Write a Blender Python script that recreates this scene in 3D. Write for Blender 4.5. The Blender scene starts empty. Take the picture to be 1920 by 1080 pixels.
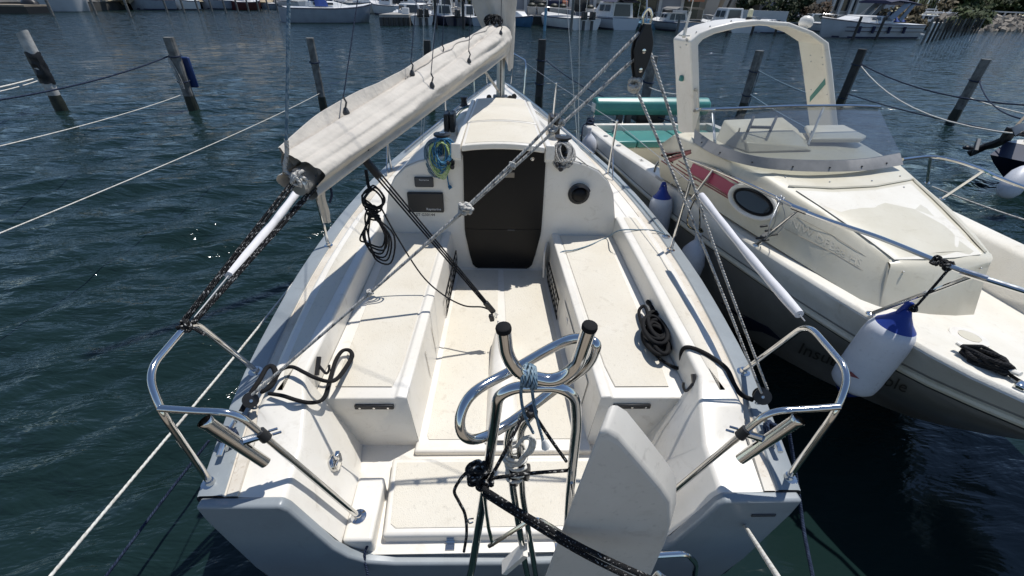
import bpy, bmesh, math, random
from mathutils import Vector, Matrix, Euler, noise
random.seed(7)
rad = math.radians
scn = bpy.context.scene
COL = scn.collection

# ------------------------------------------------------------------ camera
FPX, CX, CY = 819.0, 960.0, 540.0          # focal length and centre in the photograph's pixels
RX = Vector((0.99910, -0.02944, 0.03044))  # camera right
DX = Vector((0.00900, -0.55474, -0.83198)) # camera down
FX = Vector((0.04138, 0.83150, -0.55397))  # camera forward
CAM = Vector((-0.06, 0.0, 2.4))
cd = bpy.data.cameras.new('camera')
cam = bpy.data.objects.new('camera', cd)
COL.objects.link(cam)
m3 = Matrix((RX, -DX, -FX)).transposed()
cam.matrix_world = Matrix.Translation(CAM) @ m3.to_4x4()
cd.sensor_width = 36.0
cd.lens = 36.0 * FPX / 1920.0
cd.clip_start = 0.02
cd.clip_end = 3000
scn.camera = cam

# ------------------------------------------------------------------ light
SUN = Vector((0.30, 0.27, 1.0)).normalized()   # towards the sun
el = math.asin(SUN.z)
az = math.atan2(SUN.x, SUN.y)
w = bpy.data.worlds.new('World')
scn.world = w
w.use_nodes = True
nt = w.node_tree
sky = nt.nodes.new('ShaderNodeTexSky')
sky.sky_type = 'NISHITA'
sky.sun_disc = False
sky.sun_elevation = el
sky.sun_rotation = az
sky.air_density = 0.8
sky.dust_density = 0.0
sky.ozone_density = 2.0
nt.links.new(sky.outputs[0], nt.nodes['Background'].inputs[0])
nt.nodes['Background'].inputs[1].default_value = 0.118
sl = bpy.data.lights.new('sun', 'SUN')
sl.energy = 4.2
sl.angle = rad(0.53)
sl.color = (1.0, 0.975, 0.935)
so = bpy.data.objects.new('sun', sl)
COL.objects.link(so)
so.location = (20, 20, 60)
so.rotation_euler = (-SUN).to_track_quat('-Z', 'Y').to_euler()
vs = scn.view_settings
vs.view_transform = 'Standard'
vs.look = 'None'
vs.gamma = 1.0
vs.exposure = 0.06
vs.use_curve_mapping = False
scn.render.engine = 'CYCLES'
try:
    scn.cycles.max_bounces = 8
    scn.cycles.transparent_max_bounces = 12
except Exception:
    pass

# ------------------------------------------------------------------ helpers
def at(u, v, z=None, y=None, x=None):
    """A point of the scene from a photograph pixel and one known coordinate."""
    d = RX * (u - CX) + DX * (v - CY) + FX * FPX
    if z is not None: s = (z - CAM.z) / d.z
    elif y is not None: s = (y - CAM.y) / d.y
    else: s = (x - CAM.x) / d.x
    return CAM + d * s

def V(*a): return Vector(a)

def lerp(a, b, t): return a + (b - a) * t

def tab(table, y):
    if y <= table[0][0]: return table[0][1]
    for (a, p), (b, q) in zip(table, table[1:]):
        if y <= b: return p + (q - p) * (y - a) / (b - a)
    return table[-1][1]

def stab(table, y):
    """smooth (Catmull-Rom) table lookup"""
    n = len(table)
    if y <= table[0][0]: return table[0][1]
    if y >= table[-1][0]: return table[-1][1]
    for i in range(n - 1):
        a, b = table[i], table[i + 1]
        if y <= b[0]:
            t = (y - a[0]) / (b[0] - a[0])
            h = b[0] - a[0]
            def sl_(j):
                if j == 0: return (table[1][1] - table[0][1]) / (table[1][0] - table[0][0])
                if j == n - 1: return (table[-1][1] - table[-2][1]) / (table[-1][0] - table[-2][0])
                return (table[j + 1][1] - table[j - 1][1]) / (table[j + 1][0] - table[j - 1][0])
            m0, m1 = sl_(i) * h, sl_(i + 1) * h
            t2, t3 = t * t, t * t * t
            return (2*t3 - 3*t2 + 1) * a[1] + (t3 - 2*t2 + t) * m0 + (-2*t3 + 3*t2) * b[1] + (t3 - t2) * m1

def smooth(pts, n=6, closed=False):
    """Catmull-Rom through the points"""
    P = [Vector(p) for p in pts]
    if len(P) < 3: return P
    out = []
    N = len(P)
    rng = range(N if closed else N - 1)
    for i in rng:
        p1, p2 = P[i % N], P[(i + 1) % N]
        p0 = P[(i - 1) % N] if (closed or i > 0) else p1 * 2 - p2
        p3 = P[(i + 2) % N] if (closed or i + 2 < N) else p2 * 2 - p1
        for k in range(n):
            t = k / n
            out.append(0.5 * ((2 * p1) + (p2 - p0) * t + (2*p0 - 5*p1 + 4*p2 - p3) * t*t + (3*p1 - p0 - 3*p2 + p3) * t*t*t))
    if not closed: out.append(P[-1].copy())
    return out

def rounded(pts, r=0.06, n=6):
    """polyline with filleted corners (bent tube)"""
    P = [Vector(p) for p in pts]
    out = [P[0]]
    for i in range(1, len(P) - 1):
        a, b, c = P[i - 1], P[i], P[i + 1]
        d1, d2 = (a - b), (c - b)
        rr = min(r, d1.length * 0.48, d2.length * 0.48)
        s, e = b + d1.normalized() * rr, b + d2.normalized() * rr
        for k in range(n + 1):
            t = k / n
            out.append(s * (1 - t) ** 2 + b * 2 * t * (1 - t) + e * t * t)
    out.append(P[-1])
    return out

class MB:
    def __init__(self):
        self.v, self.f, self.uv = [], [], {}
    def add(self, verts, faces, uvs=None):
        o = len(self.v)
        self.v += [Vector(p) for p in verts]
        for k, f in enumerate(faces):
            if uvs: self.uv[len(self.f)] = uvs[k]
            self.f.append([i + o for i in f])
        return self
    def quad(self, *p):
        return self.add(p, [list(range(len(p)))])
    def box(self, c, s, rz=0, rot=None):
        c = Vector(c); hx, hy, hz = s[0]/2, s[1]/2, s[2]/2
        M = rot if rot is not None else Matrix.Rotation(rz, 3, 'Z')
        vs_ = [c + M @ Vector((x*hx, y*hy, z*hz)) for z in (-1, 1) for y in (-1, 1) for x in (-1, 1)]
        return self.add(vs_, [(0,2,3,1), (4,5,7,6), (0,1,5,4), (2,6,7,3), (0,4,6,2), (1,3,7,5)])
    def bar(self, a, b, wd, th, up=(0, 0, 1)):
        a, b = Vector(a), Vector(b)
        d = (b - a); L = d.length; d.normalize()
        x = d.cross(Vector(up))
        if x.length < 1e-4: x = d.cross(Vector((1, 0, 0)))
        x.normalize(); u = x.cross(d)
        M = Matrix((x, d, u)).transposed()
        return self.box((a + b) / 2, (wd, L, th), rot=M)
    def prism(self, poly, h, axis=None):
        """poly: list of 3D points (planar), h: Vector offset"""
        h = Vector(h); n = len(poly)
        vs_ = [Vector(p) for p in poly] + [Vector(p) + h for p in poly]
        fs = [list(range(n))[::-1], list(range(n, 2*n))]
        fs += [(i, (i+1) % n, n + (i+1) % n, n + i) for i in range(n)]
        return self.add(vs_, fs)
    def loft(self, rows, close=False, caps=False):
        n = len(rows[0]); vs_ = [p for r in rows for p in r]; fs = []
        m = n if close else n - 1
        for i in range(len(rows) - 1):
            for j in range(m):
                fs.append((i*n + j, i*n + (j+1) % n, (i+1)*n + (j+1) % n, (i+1)*n + j))
        if caps:
            fs.append(list(range(n))[::-1])
            fs.append([(len(rows)-1)*n + j for j in range(n)])
        return self.add(vs_, fs)
    def tube(self, path, r, seg=8, closed=False, caps=True, flat=1.0, up=None):
        P = [Vector(p) for p in path]; n = len(P)
        R = r if callable(r) else (lambda t: r)
        T = []
        for i in range(n):
            a = P[(i-1) % n] if (closed or i > 0) else P[i]
            b = P[(i+1) % n] if (closed or i < n-1) else P[i]
            t = b - a
            T.append(t.normalized() if t.length > 1e-9 else Vector((0, 0, 1)))
        ref = Vector(up) if up else (Vector((0, 0, 1)) if abs(T[0].z) < 0.9 else Vector((1, 0, 0)))
        N = (ref - T[0] * ref.dot(T[0])).normalized()
        rows = []; L = 0; vs_ = []; Ls = []
        for i in range(n):
            if i:
                L += (P[i] - P[i-1]).length
                N = (N - T[i] * N.dot(T[i]))
                N = N.normalized() if N.length > 1e-6 else T[i].orthogonal().normalized()
            B = T[i].cross(N)
            rr = R(i / max(1, n-1))
            for k in range(seg):
                a = 2 * math.pi * k / seg
                vs_.append(P[i] + N * (math.cos(a) * rr * flat) + B * (math.sin(a) * rr))
            Ls.append(L)
        fs, uvs = [], []
        for i in range(n if closed else n-1):
            j = (i+1) % n
            l0, l1 = Ls[i], (Ls[j] if j > i else L + (P[0]-P[-1]).length)
            for k in range(seg):
                k2 = (k+1) % seg
                fs.append((i*seg+k, i*seg+k2, j*seg+k2, j*seg+k))
                u0, u1 = k/seg, (k+1)/seg
                uvs.append(((u0, l0), (u1, l0), (u1, l1), (u0, l1)))
        if caps and not closed:
            fs.append(list(range(seg))[::-1]); uvs.append([(0, 0)] * seg)
            fs.append([(n-1)*seg + k for k in range(seg)]); uvs.append([(0, L)] * seg)
        return self.add(vs_, fs, uvs)
    def lathe(self, prof, o=(0, 0, 0), axis=(0, 0, 1), seg=16, caps=True):
        """prof: (radius, height) pairs along axis"""
        o = Vector(o); a = Vector(axis).normalized()
        x = a.orthogonal().normalized(); y = a.cross(x)
        rows = [[o + a*h + (x*math.cos(2*math.pi*k/seg) + y*math.sin(2*math.pi*k/seg))*r for k in range(seg)] for r, h in prof]
        return self.loft(rows, close=True, caps=caps)
    def ball(self, c, r, seg=10, rings=6, sc=(1, 1, 1)):
        c = Vector(c)
        prof = [(max(1e-4, math.sin(math.pi*i/rings))*1.0, -math.cos(math.pi*i/rings)) for i in range(rings+1)]
        rows = [[c + Vector((p*math.cos(2*math.pi*k/seg)*r*sc[0], p*math.sin(2*math.pi*k/seg)*r*sc[1], h*r*sc[2])) for k in range(seg)] for p, h in prof]
        return self.loft(rows, close=True)
    def join(self, o):
        off = len(self.f)
        base = len(self.v)
        self.v += o.v
        for k, f in enumerate(o.f):
            if k in o.uv: self.uv[off + k] = o.uv[k]
            self.f.append([i + base for i in f])
        return self
    def mesh(self, name, angle=35, shift=None):
        me = bpy.data.meshes.new(name)
        vv = [tuple(p - shift) if shift else tuple(p) for p in self.v]
        me.from_pydata(vv, [], [tuple(f) for f in self.f])
        if self.uv:
            ul = me.uv_layers.new(name='UVMap')
            for k, poly in enumerate(me.polygons):
                if k in self.uv:
                    for li, uvv in zip(poly.loop_indices, self.uv[k]): ul.data[li].uv = uvv
        bm = bmesh.new(); bm.from_mesh(me)
        bmesh.ops.recalc_face_normals(bm, faces=bm.faces)
        bm.to_mesh(me); bm.free()
        for p in me.polygons: p.use_smooth = True
        if angle: me.set_sharp_from_angle(angle=rad(angle))
        me.update()
        return me

def put(o, parent=None):
    COL.objects.link(o)
    if parent is not None:
        o.parent = parent
    return o

def thing(name, label, cat, loc=(0, 0, 0), group=None, rz=0):
    o = bpy.data.objects.new(name, None)
    o.empty_display_size = 0.2
    o.location = loc
    o.rotation_euler = (0, 0, rz)
    o['label'] = label; o['category'] = cat
    if group: o['group'] = group
    return put(o)

def bev(o, wd, seg=2, ang=35):
    m = o.modifiers.new('bevel', 'BEVEL')
    m.width = wd; m.segments = seg; m.limit_method = 'ANGLE'; m.angle_limit = rad(ang)
    m.harden_normals = False
    return o

def part(name, mb, mat, parent, label=None, bevel=0, seg=2, angle=35, local=False, kind=None):
    """one mesh object under its thing; mesh given in world coordinates unless local"""
    me = mb.mesh(name, angle) if isinstance(mb, MB) else mb
    if mat and not me.materials: me.materials.append(mat)
    o = bpy.data.objects.new(name, me)
    put(o, parent)
    if not local and parent is not None and parent.parent is None and parent.type == 'EMPTY':
        o.location = -Vector(parent.location)
    if label: o['label'] = label
    if kind: o['kind'] = kind
    if bevel: bev(o, bevel, seg)
    return o

def solo(name, mb, mat, label, cat, group=None, bevel=0, angle=35, kind=None):
    """a thing that is one mesh, its origin at the middle of its base"""
    lo = Vector((min(p.x for p in mb.v), min(p.y for p in mb.v), min(p.z for p in mb.v)))
    hi = Vector((max(p.x for p in mb.v), max(p.y for p in mb.v), max(p.z for p in mb.v)))
    c = Vector(((lo.x+hi.x)/2, (lo.y+hi.y)/2, lo.z))
    me = mb.mesh(name, angle, shift=c)
    me.materials.append(mat)
    o = bpy.data.objects.new(name, me)
    o.location = c
    if kind != 'structure':
        o['label'] = label; o['category'] = cat
    elif label: o['label'] = label
    if group: o['group'] = group
    if kind: o['kind'] = kind
    if bevel: bev(o, bevel)
    return put(o)

def copy_tree(o, parent=None):
    c = o.copy(); COL.objects.link(c); c.parent = parent
    for ch in list(o.children): copy_tree(ch, c)
    return c

def text_mb(s, size, origin, xdir, ydir, thick=0.001, shear=0.0, align='LEFT'):
    """lettering as thin geometry on a surface"""
    cu = bpy.data.curves.new('lettering', 'FONT')
    cu.body = s; cu.size = size; cu.extrude = thick; cu.shear = shear
    cu.align_x = align; cu.resolution_u = 2
    ob = bpy.data.objects.new('lettering', cu)
    COL.objects.link(ob)
    dg = bpy.context.evaluated_depsgraph_get(); dg.update()
    me = bpy.data.meshes.new_from_object(ob.evaluated_get(dg))
    X, Y = Vector(xdir).normalized(), Vector(ydir).normalized()
    Z = X.cross(Y)
    mb = MB()
    mb.add([Vector(origin) + X*v.co.x + Y*v.co.y + Z*v.co.z for v in me.vertices], [list(p.vertices) for p in me.polygons])
    bpy.data.objects.remove(ob); bpy.data.curves.remove(cu); bpy.data.meshes.remove(me)
    return mb

# ------------------------------------------------------------------ materials
MATS = {}
def mat(name, base=(0.5, 0.5, 0.5), rough=0.5, metal=0.0, var=0.0, vscale=8.0, bump=0.0, bscale=200.0,
        var2=None, coat=0.0, spec=0.5, rvar=0.0, alpha=1.0, trans=0.0, ior=1.45, detail=4.0, bdist=0.002):
    if name in MATS: return MATS[name]
    m = bpy.data.materials.new(name); m.use_nodes = True
    n, L = m.node_tree.nodes, m.node_tree.links
    b = n['Principled BSDF']
    b.inputs['Base Color'].default_value = (*base, 1)
    b.inputs['Roughness'].default_value = rough
    b.inputs['Metallic'].default_value = metal
    b.inputs['Specular IOR Level'].default_value = spec
    b.inputs['Coat Weight'].default_value = coat
    b.inputs['IOR'].default_value = ior
    if trans: b.inputs['Transmission Weight'].default_value = trans
    if alpha < 1: b.inputs['Alpha'].default_value = alpha
    tc = n.new('ShaderNodeTexCoord')
    if var or rvar:
        nz = n.new('ShaderNodeTexNoise'); nz.inputs['Scale'].default_value = vscale
        nz.inputs['Detail'].default_value = detail; nz.inputs['Roughness'].default_value = 0.6
        L.new(tc.outputs['Object'], nz.inputs['Vector'])
        if var:
            r = n.new('ShaderNodeValToRGB')
            c2 = var2 or tuple(c * (1 - var) for c in base)
            r.color_ramp.elements[0].position = 0.35; r.color_ramp.elements[0].color = (*c2, 1)
            r.color_ramp.elements[1].position = 0.62; r.color_ramp.elements[1].color = (*base, 1)
            L.new(nz.outputs['Fac'], r.inputs[0]); L.new(r.outputs[0], b.inputs['Base Color'])
        if rvar:
            mr = n.new('ShaderNodeMapRange')
            mr.inputs['To Min'].default_value = max(0.02, rough - rvar); mr.inputs['To Max'].default_value = rough + rvar
            L.new(nz.outputs['Fac'], mr.inputs['Value']); L.new(mr.outputs[0], b.inputs['Roughness'])
    if bump:
        nb = n.new('ShaderNodeTexNoise'); nb.inputs['Scale'].default_value = bscale; nb.inputs['Detail'].default_value = 2
        L.new(tc.outputs['Object'], nb.inputs['Vector'])
        bp = n.new('ShaderNodeBump'); bp.inputs['Strength'].default_value = bump; bp.inputs['Distance'].default_value = bdist
        L.new(nb.outputs['Fac'], bp.inputs['Height']); L.new(bp.outputs[0], b.inputs['Normal'])
    MATS[name] = m
    return m

def rope_mat(name, c1, c2, freq=60.0, turns=2.0, mix=0.5, rough=0.85):
    """braided rope: diagonal strands along the rope's own length (UV)"""
    if name in MATS: return MATS[name]
    m = bpy.data.materials.new(name); m.use_nodes = True
    n, L = m.node_tree.nodes, m.node_tree.links
    b = n['Principled BSDF']; b.inputs['Roughness'].default_value = rough
    b.inputs['Specular IOR Level'].default_value = 0.25
    uv = n.new('ShaderNodeUVMap'); sp = n.new('ShaderNodeSeparateXYZ')
    L.new(uv.outputs[0], sp.inputs[0])
    def math_(op, a, bb):
        q = n.new('ShaderNodeMath'); q.operation = op
        for i, s in enumerate((a, bb)):
            if isinstance(s, (int, float)): q.inputs[i].default_value = s
            else: L.new(s, q.inputs[i])
        return q.outputs[0]
    ph = math_('ADD', math_('MULTIPLY', sp.outputs[1], freq * 6.283), math_('MULTIPLY', sp.outputs[0], turns * 6.283))
    s1 = math_('SINE', ph, 0)
    nz = n.new('ShaderNodeTexNoise'); nz.inputs['Scale'].default_value = freq * 0.55; nz.inputs['Detail'].default_value = 1
    cmb = n.new('ShaderNodeCombineXYZ'); L.new(sp.outputs[1], cmb.inputs[1]); L.new(sp.outputs[0], cmb.inputs[0])
    sc = n.new('ShaderNodeVectorMath'); sc.operation = 'MULTIPLY'; sc.inputs[1].default_value = (0.06, 1, 1)
    L.new(cmb.outputs[0], sc.inputs[0]); L.new(sc.outputs[0], nz.inputs['Vector'])
    r = n.new('ShaderNodeValToRGB')
    r.color_ramp.elements[0].position = max(0, mix - 0.06); r.color_ramp.elements[0].color = (*c1, 1)
    r.color_ramp.elements[1].position = min(1, mix + 0.06); r.color_ramp.elements[1].color = (*c2, 1)
    L.new(nz.outputs['Fac'], r.inputs[0]); L.new(r.outputs[0], b.inputs['Base Color'])
    bp = n.new('ShaderNodeBump'); bp.inputs['Strength'].default_value = 0.7; bp.inputs['Distance'].default_value = 0.002
    L.new(s1, bp.inputs['Height']); L.new(bp.outputs[0], b.inputs['Normal'])
    MATS[name] = m
    return m

def gel_mat(name, base, dirt, amount=0.5, bump=0.0, rough=0.32, speck=0.0, speck_col=(0.12, 0.10, 0.08), scuff=0.38):
    """gelcoat or moulded non-skid: slight yellowing, stains and specks of wear"""
    if name in MATS: return MATS[name]
    m = bpy.data.materials.new(name); m.use_nodes = True
    n, L = m.node_tree.nodes, m.node_tree.links
    b = n['Principled BSDF']; b.inputs['Roughness'].default_value = rough
    tc = n.new('ShaderNodeTexCoord')
    n1 = n.new('ShaderNodeTexNoise'); n1.inputs['Scale'].default_value = 2.3; n1.inputs['Detail'].default_value = 6; n1.inputs['Roughness'].default_value = 0.65
    n2 = n.new('ShaderNodeTexNoise'); n2.inputs['Scale'].default_value = 55; n2.inputs['Detail'].default_value = 3
    for q in (n1, n2): L.new(tc.outputs['Object'], q.inputs['Vector'])
    r = n.new('ShaderNodeValToRGB')
    r.color_ramp.elements[0].position = 0.30; r.color_ramp.elements[0].color = (*dirt, 1)
    r.color_ramp.elements[1].position = 0.30 + 0.5 * amount + 0.05; r.color_ramp.elements[1].color = (*base, 1)
    L.new(n1.outputs['Fac'], r.inputs[0])
    out = r.outputs[0]
    if speck:
        r2 = n.new('ShaderNodeValToRGB')
        r2.color_ramp.elements[0].position = 0.60; r2.color_ramp.elements[0].color = (0, 0, 0, 1)
        r2.color_ramp.elements[1].position = 0.78; r2.color_ramp.elements[1].color = (speck, speck, speck, 1)
        L.new(n2.outputs['Fac'], r2.inputs[0])
        mx = n.new('ShaderNodeMixRGB'); L.new(r2.outputs[0], mx.inputs[0]); L.new(out, mx.inputs[1])
        mx.inputs[2].default_value = (*speck_col, 1); out = mx.outputs[0]
    n3 = n.new('ShaderNodeTexNoise'); n3.inputs['Scale'].default_value = 7.0; n3.inputs['Detail'].default_value = 8; n3.inputs['Roughness'].default_value = 0.72
    n3.inputs['Distortion'].default_value = 1.2
    L.new(tc.outputs['Object'], n3.inputs['Vector'])
    r3 = n.new('ShaderNodeValToRGB')
    r3.color_ramp.elements[0].position = 0.57; r3.color_ramp.elements[0].color = (0, 0, 0, 1)
    r3.color_ramp.elements[1].position = 0.74; r3.color_ramp.elements[1].color = (scuff, scuff, scuff, 1)
    L.new(n3.outputs['Fac'], r3.inputs[0])
    mx3 = n.new('ShaderNodeMixRGB'); L.new(r3.outputs[0], mx3.inputs[0]); L.new(out, mx3.inputs[1])
    mx3.inputs[2].default_value = (dirt[0] * 0.55, dirt[1] * 0.50, dirt[2] * 0.42, 1); out = mx3.outputs[0]
    L.new(out, b.inputs['Base Color'])
    mr = n.new('ShaderNodeMapRange'); mr.inputs['To Min'].default_value = rough * 0.8; mr.inputs['To Max'].default_value = rough * 1.35
    L.new(n1.outputs['Fac'], mr.inputs['Value']); L.new(mr.outputs[0], b.inputs['Roughness'])
    if bump:
        nb = n.new('ShaderNodeTexVoronoi'); nb.inputs['Scale'].default_value = 190
        L.new(tc.outputs['Object'], nb.inputs['Vector'])
        bp = n.new('ShaderNodeBump'); bp.inputs['Strength'].default_value = bump; bp.inputs['Distance'].default_value = 0.0015
        L.new(nb.outputs['Distance'], bp.inputs['Height']); L.new(bp.outputs[0], b.inputs['Normal'])
    MATS[name] = m
    return m

GEL = gel_mat('white_gelcoat', (0.755, 0.718, 0.648), (0.69, 0.645, 0.56), 0.5, speck=0.10)
PAD = gel_mat('beige_nonskid', (0.67, 0.627, 0.538), (0.61, 0.555, 0.452), 0.7, bump=0.9, rough=0.62, speck=0.22)
TOE = gel_mat('stained_cream_strip', (0.67, 0.63, 0.555), (0.50, 0.43, 0.335), 0.6, bump=0.3, rough=0.6, speck=0.5, speck_col=(0.25, 0.15, 0.07))
CREAM = gel_mat('cream_gelcoat', (0.635, 0.595, 0.485), (0.56, 0.51, 0.385), 0.6, speck=0.10)
CREAMP = gel_mat('cream_nonskid', (0.71, 0.68, 0.605), (0.64, 0.595, 0.50), 0.6, bump=0.5, rough=0.5, speck=0.15)
HULLG = gel_mat('grey_blue_paint', (0.270, 0.298, 0.312), (0.225, 0.246, 0.256), 0.5, rough=0.35, speck=0.12, speck_col=(0.5, 0.55, 0.6))
STEEL = mat('stainless_steel', (0.66, 0.65, 0.63), rough=0.10, metal=1.0, rvar=0.05, vscale=30)
STEELD = mat('dull_steel', (0.55, 0.54, 0.52), rough=0.28, metal=1.0, rvar=0.08, vscale=40)
ALU = mat('anodised_aluminium', (0.60, 0.60, 0.59), rough=0.32, metal=0.85, rvar=0.08, vscale=12)
BLACK = mat('black_plastic', (0.018, 0.018, 0.019), rough=0.42, rvar=0.12, vscale=60)
RUBBER = mat('black_rubber', (0.009, 0.009, 0.0095), rough=0.8, spec=0.25, bump=0.4, bscale=300)
ACRYL = mat('smoked_acrylic', (0.009, 0.0088, 0.009), rough=0.32, rvar=0.10, vscale=5, spec=0.22)
DGREY = mat('dark_grey_plastic', (0.05, 0.052, 0.055), rough=0.5, rvar=0.1, vscale=40)
PRINT = mat('white_print', (0.62, 0.62, 0.62), rough=0.5)
PRINTD = mat('black_print', (0.03, 0.03, 0.03), rough=0.5)
BRASS = mat('tarnished_plate', (0.22, 0.2, 0.17), rough=0.45, metal=0.7)
R_BLACK = rope_mat('black_rope', (0.012, 0.012, 0.013), (0.022, 0.022, 0.024), 90, 3, 0.5)
R_FLECK = rope_mat('black_white_fleck_rope', (0.013, 0.013, 0.014), (0.42, 0.41, 0.39), 130, 3, 0.63)
R_FLECKF = rope_mat('fine_fleck_rope', (0.013, 0.013, 0.014), (0.42, 0.41, 0.39), 240, 3, 0.66)
R_GREY = rope_mat('grey_white_rope', (0.50, 0.48, 0.44), (0.17, 0.165, 0.16), 70, 3, 0.58)
R_WHITE = rope_mat('white_rope', (0.66, 0.64, 0.58), (0.52, 0.49, 0.43), 45, 1, 0.55)
R_BLUE = rope_mat('blue_rope', (0.03, 0.13, 0.26), (0.13, 0.33, 0.48), 90, 3, 0.55)
R_LIME = rope_mat('lime_rope', (0.36, 0.52, 0.16), (0.55, 0.62, 0.36), 90, 3, 0.5)
R_STEELB = rope_mat('blue_grey_rope', (0.10, 0.17, 0.23), (0.25, 0.33, 0.38), 90, 3, 0.5)
R_NAVY = rope_mat('navy_rope', (0.012, 0.02, 0.045), (0.03, 0.045, 0.08), 90, 3, 0.5)
R_GOLD = rope_mat('black_gold_rope', (0.015, 0.014, 0.012), (0.40, 0.32, 0.16), 40, 3, 0.55)
WIRE = mat('wire_rope', (0.42, 0.43, 0.44), rough=0.35, metal=0.6)
# ------------------------------------------------------------------ water
def water_material():
    m = bpy.data.materials.new('harbour_water'); m.use_nodes = True
    n, L = m.node_tree.nodes, m.node_tree.links
    b = n['Principled BSDF']
    b.inputs['Base Color'].default_value = (0.0075, 0.0185, 0.0175, 1)
    b.inputs['Roughness'].default_value = 0.07
    b.inputs['IOR'].default_value = 1.333
    tc = n.new('ShaderNodeTexCoord')
    # sheltered water close under the sterns is smoother
    of = n.new('ShaderNodeVectorMath'); of.operation = 'DISTANCE'; of.inputs[1].default_value = (1.6, 0.3, 0)
    L.new(tc.outputs['Object'], of.inputs[0])
    shel = n.new('ShaderNodeMapRange'); shel.inputs['From Min'].default_value = 1.2; shel.inputs['From Max'].default_value = 3.4
    shel.inputs['To Min'].default_value = 0.22; shel.inputs['To Max'].default_value = 1.0
    L.new(of.outputs['Value'], shel.inputs['Value'])
    def layer(scale, rot, stretch, detail, dist, strength, prev):
        mp = n.new('ShaderNodeMapping'); mp.inputs['Rotation'].default_value = (0, 0, rad(rot))
        mp.inputs['Scale'].default_value = (scale * stretch, scale, scale)
        L.new(tc.outputs['Object'], mp.inputs['Vector'])
        nz = n.new('ShaderNodeTexNoise'); nz.inputs['Scale'].default_value = 1.0
        nz.inputs['Detail'].default_value = detail; nz.inputs['Roughness'].default_value = 0.55
        nz.inputs['Distortion'].default_value = 0.4
        L.new(mp.outputs[0], nz.inputs['Vector'])
        bp = n.new('ShaderNodeBump'); bp.inputs['Strength'].default_value = strength; bp.inputs['Distance'].default_value = dist
        L.new(nz.outputs['Fac'], bp.inputs['Height']); L.new(shel.outputs[0], bp.inputs['Strength'])
        if prev: L.new(prev, bp.inputs['Normal'])
        return bp.outputs[0]
    p = layer(1.3, -35, 0.45, 3, 0.17, 1.0, None)
    p = layer(5.0, -28, 0.35, 4, 0.085, 1.0, p)
    p = layer(11.0, -20, 0.55, 3, 0.012, 0.8, p)
    # open water further off: many small facets (too fine to model) tilt the surface
    ln = n.new('ShaderNodeVectorMath'); ln.operation = 'LENGTH'; L.new(tc.outputs['Object'], ln.inputs[0])
    mr = n.new('ShaderNodeMapRange'); mr.inputs['From Min'].default_value = 5; mr.inputs['From Max'].default_value = 40
    mr.inputs['To Min'].default_value = 0.0; mr.inputs['To Max'].default_value = 2.1
    L.new(ln.outputs['Value'], mr.inputs['Value'])
    mp = n.new('ShaderNodeMapping'); mp.inputs['Scale'].default_value = (1.6, 3.4, 1.0); mp.inputs['Rotation'].default_value = (0, 0, rad(-12))
    L.new(tc.outputs['Object'], mp.inputs['Vector'])
    nz = n.new('ShaderNodeTexNoise'); nz.inputs['Scale'].default_value = 1.0; nz.inputs['Detail'].default_value = 5; nz.inputs['Roughness'].default_value = 0.68
    L.new(mp.outputs[0], nz.inputs['Vector'])
    sb_ = n.new('ShaderNodeVectorMath'); sb_.operation = 'SUBTRACT'; sb_.inputs[1].default_value = (0.5, 0.5, 0.5); L.new(nz.outputs['Color'], sb_.inputs[0])
    fl = n.new('ShaderNodeVectorMath'); fl.operation = 'MULTIPLY'; fl.inputs[1].default_value = (1, 1, 0); L.new(sb_.outputs[0], fl.inputs[0])
    sc = n.new('ShaderNodeVectorMath'); sc.operation = 'SCALE'; L.new(fl.outputs[0], sc.inputs[0]); L.new(mr.outputs[0], sc.inputs['Scale'])
    ad = n.new('ShaderNodeVectorMath'); ad.operation = 'ADD'; L.new(p, ad.inputs[0]); L.new(sc.outputs[0], ad.inputs[1])
    no = n.new('ShaderNodeVectorMath'); no.operation = 'NORMALIZE'; L.new(ad.outputs[0], no.inputs[0])
    L.new(no.outputs[0], b.inputs['Normal'])
    return m
WATER = water_material()
import numpy as np
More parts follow.
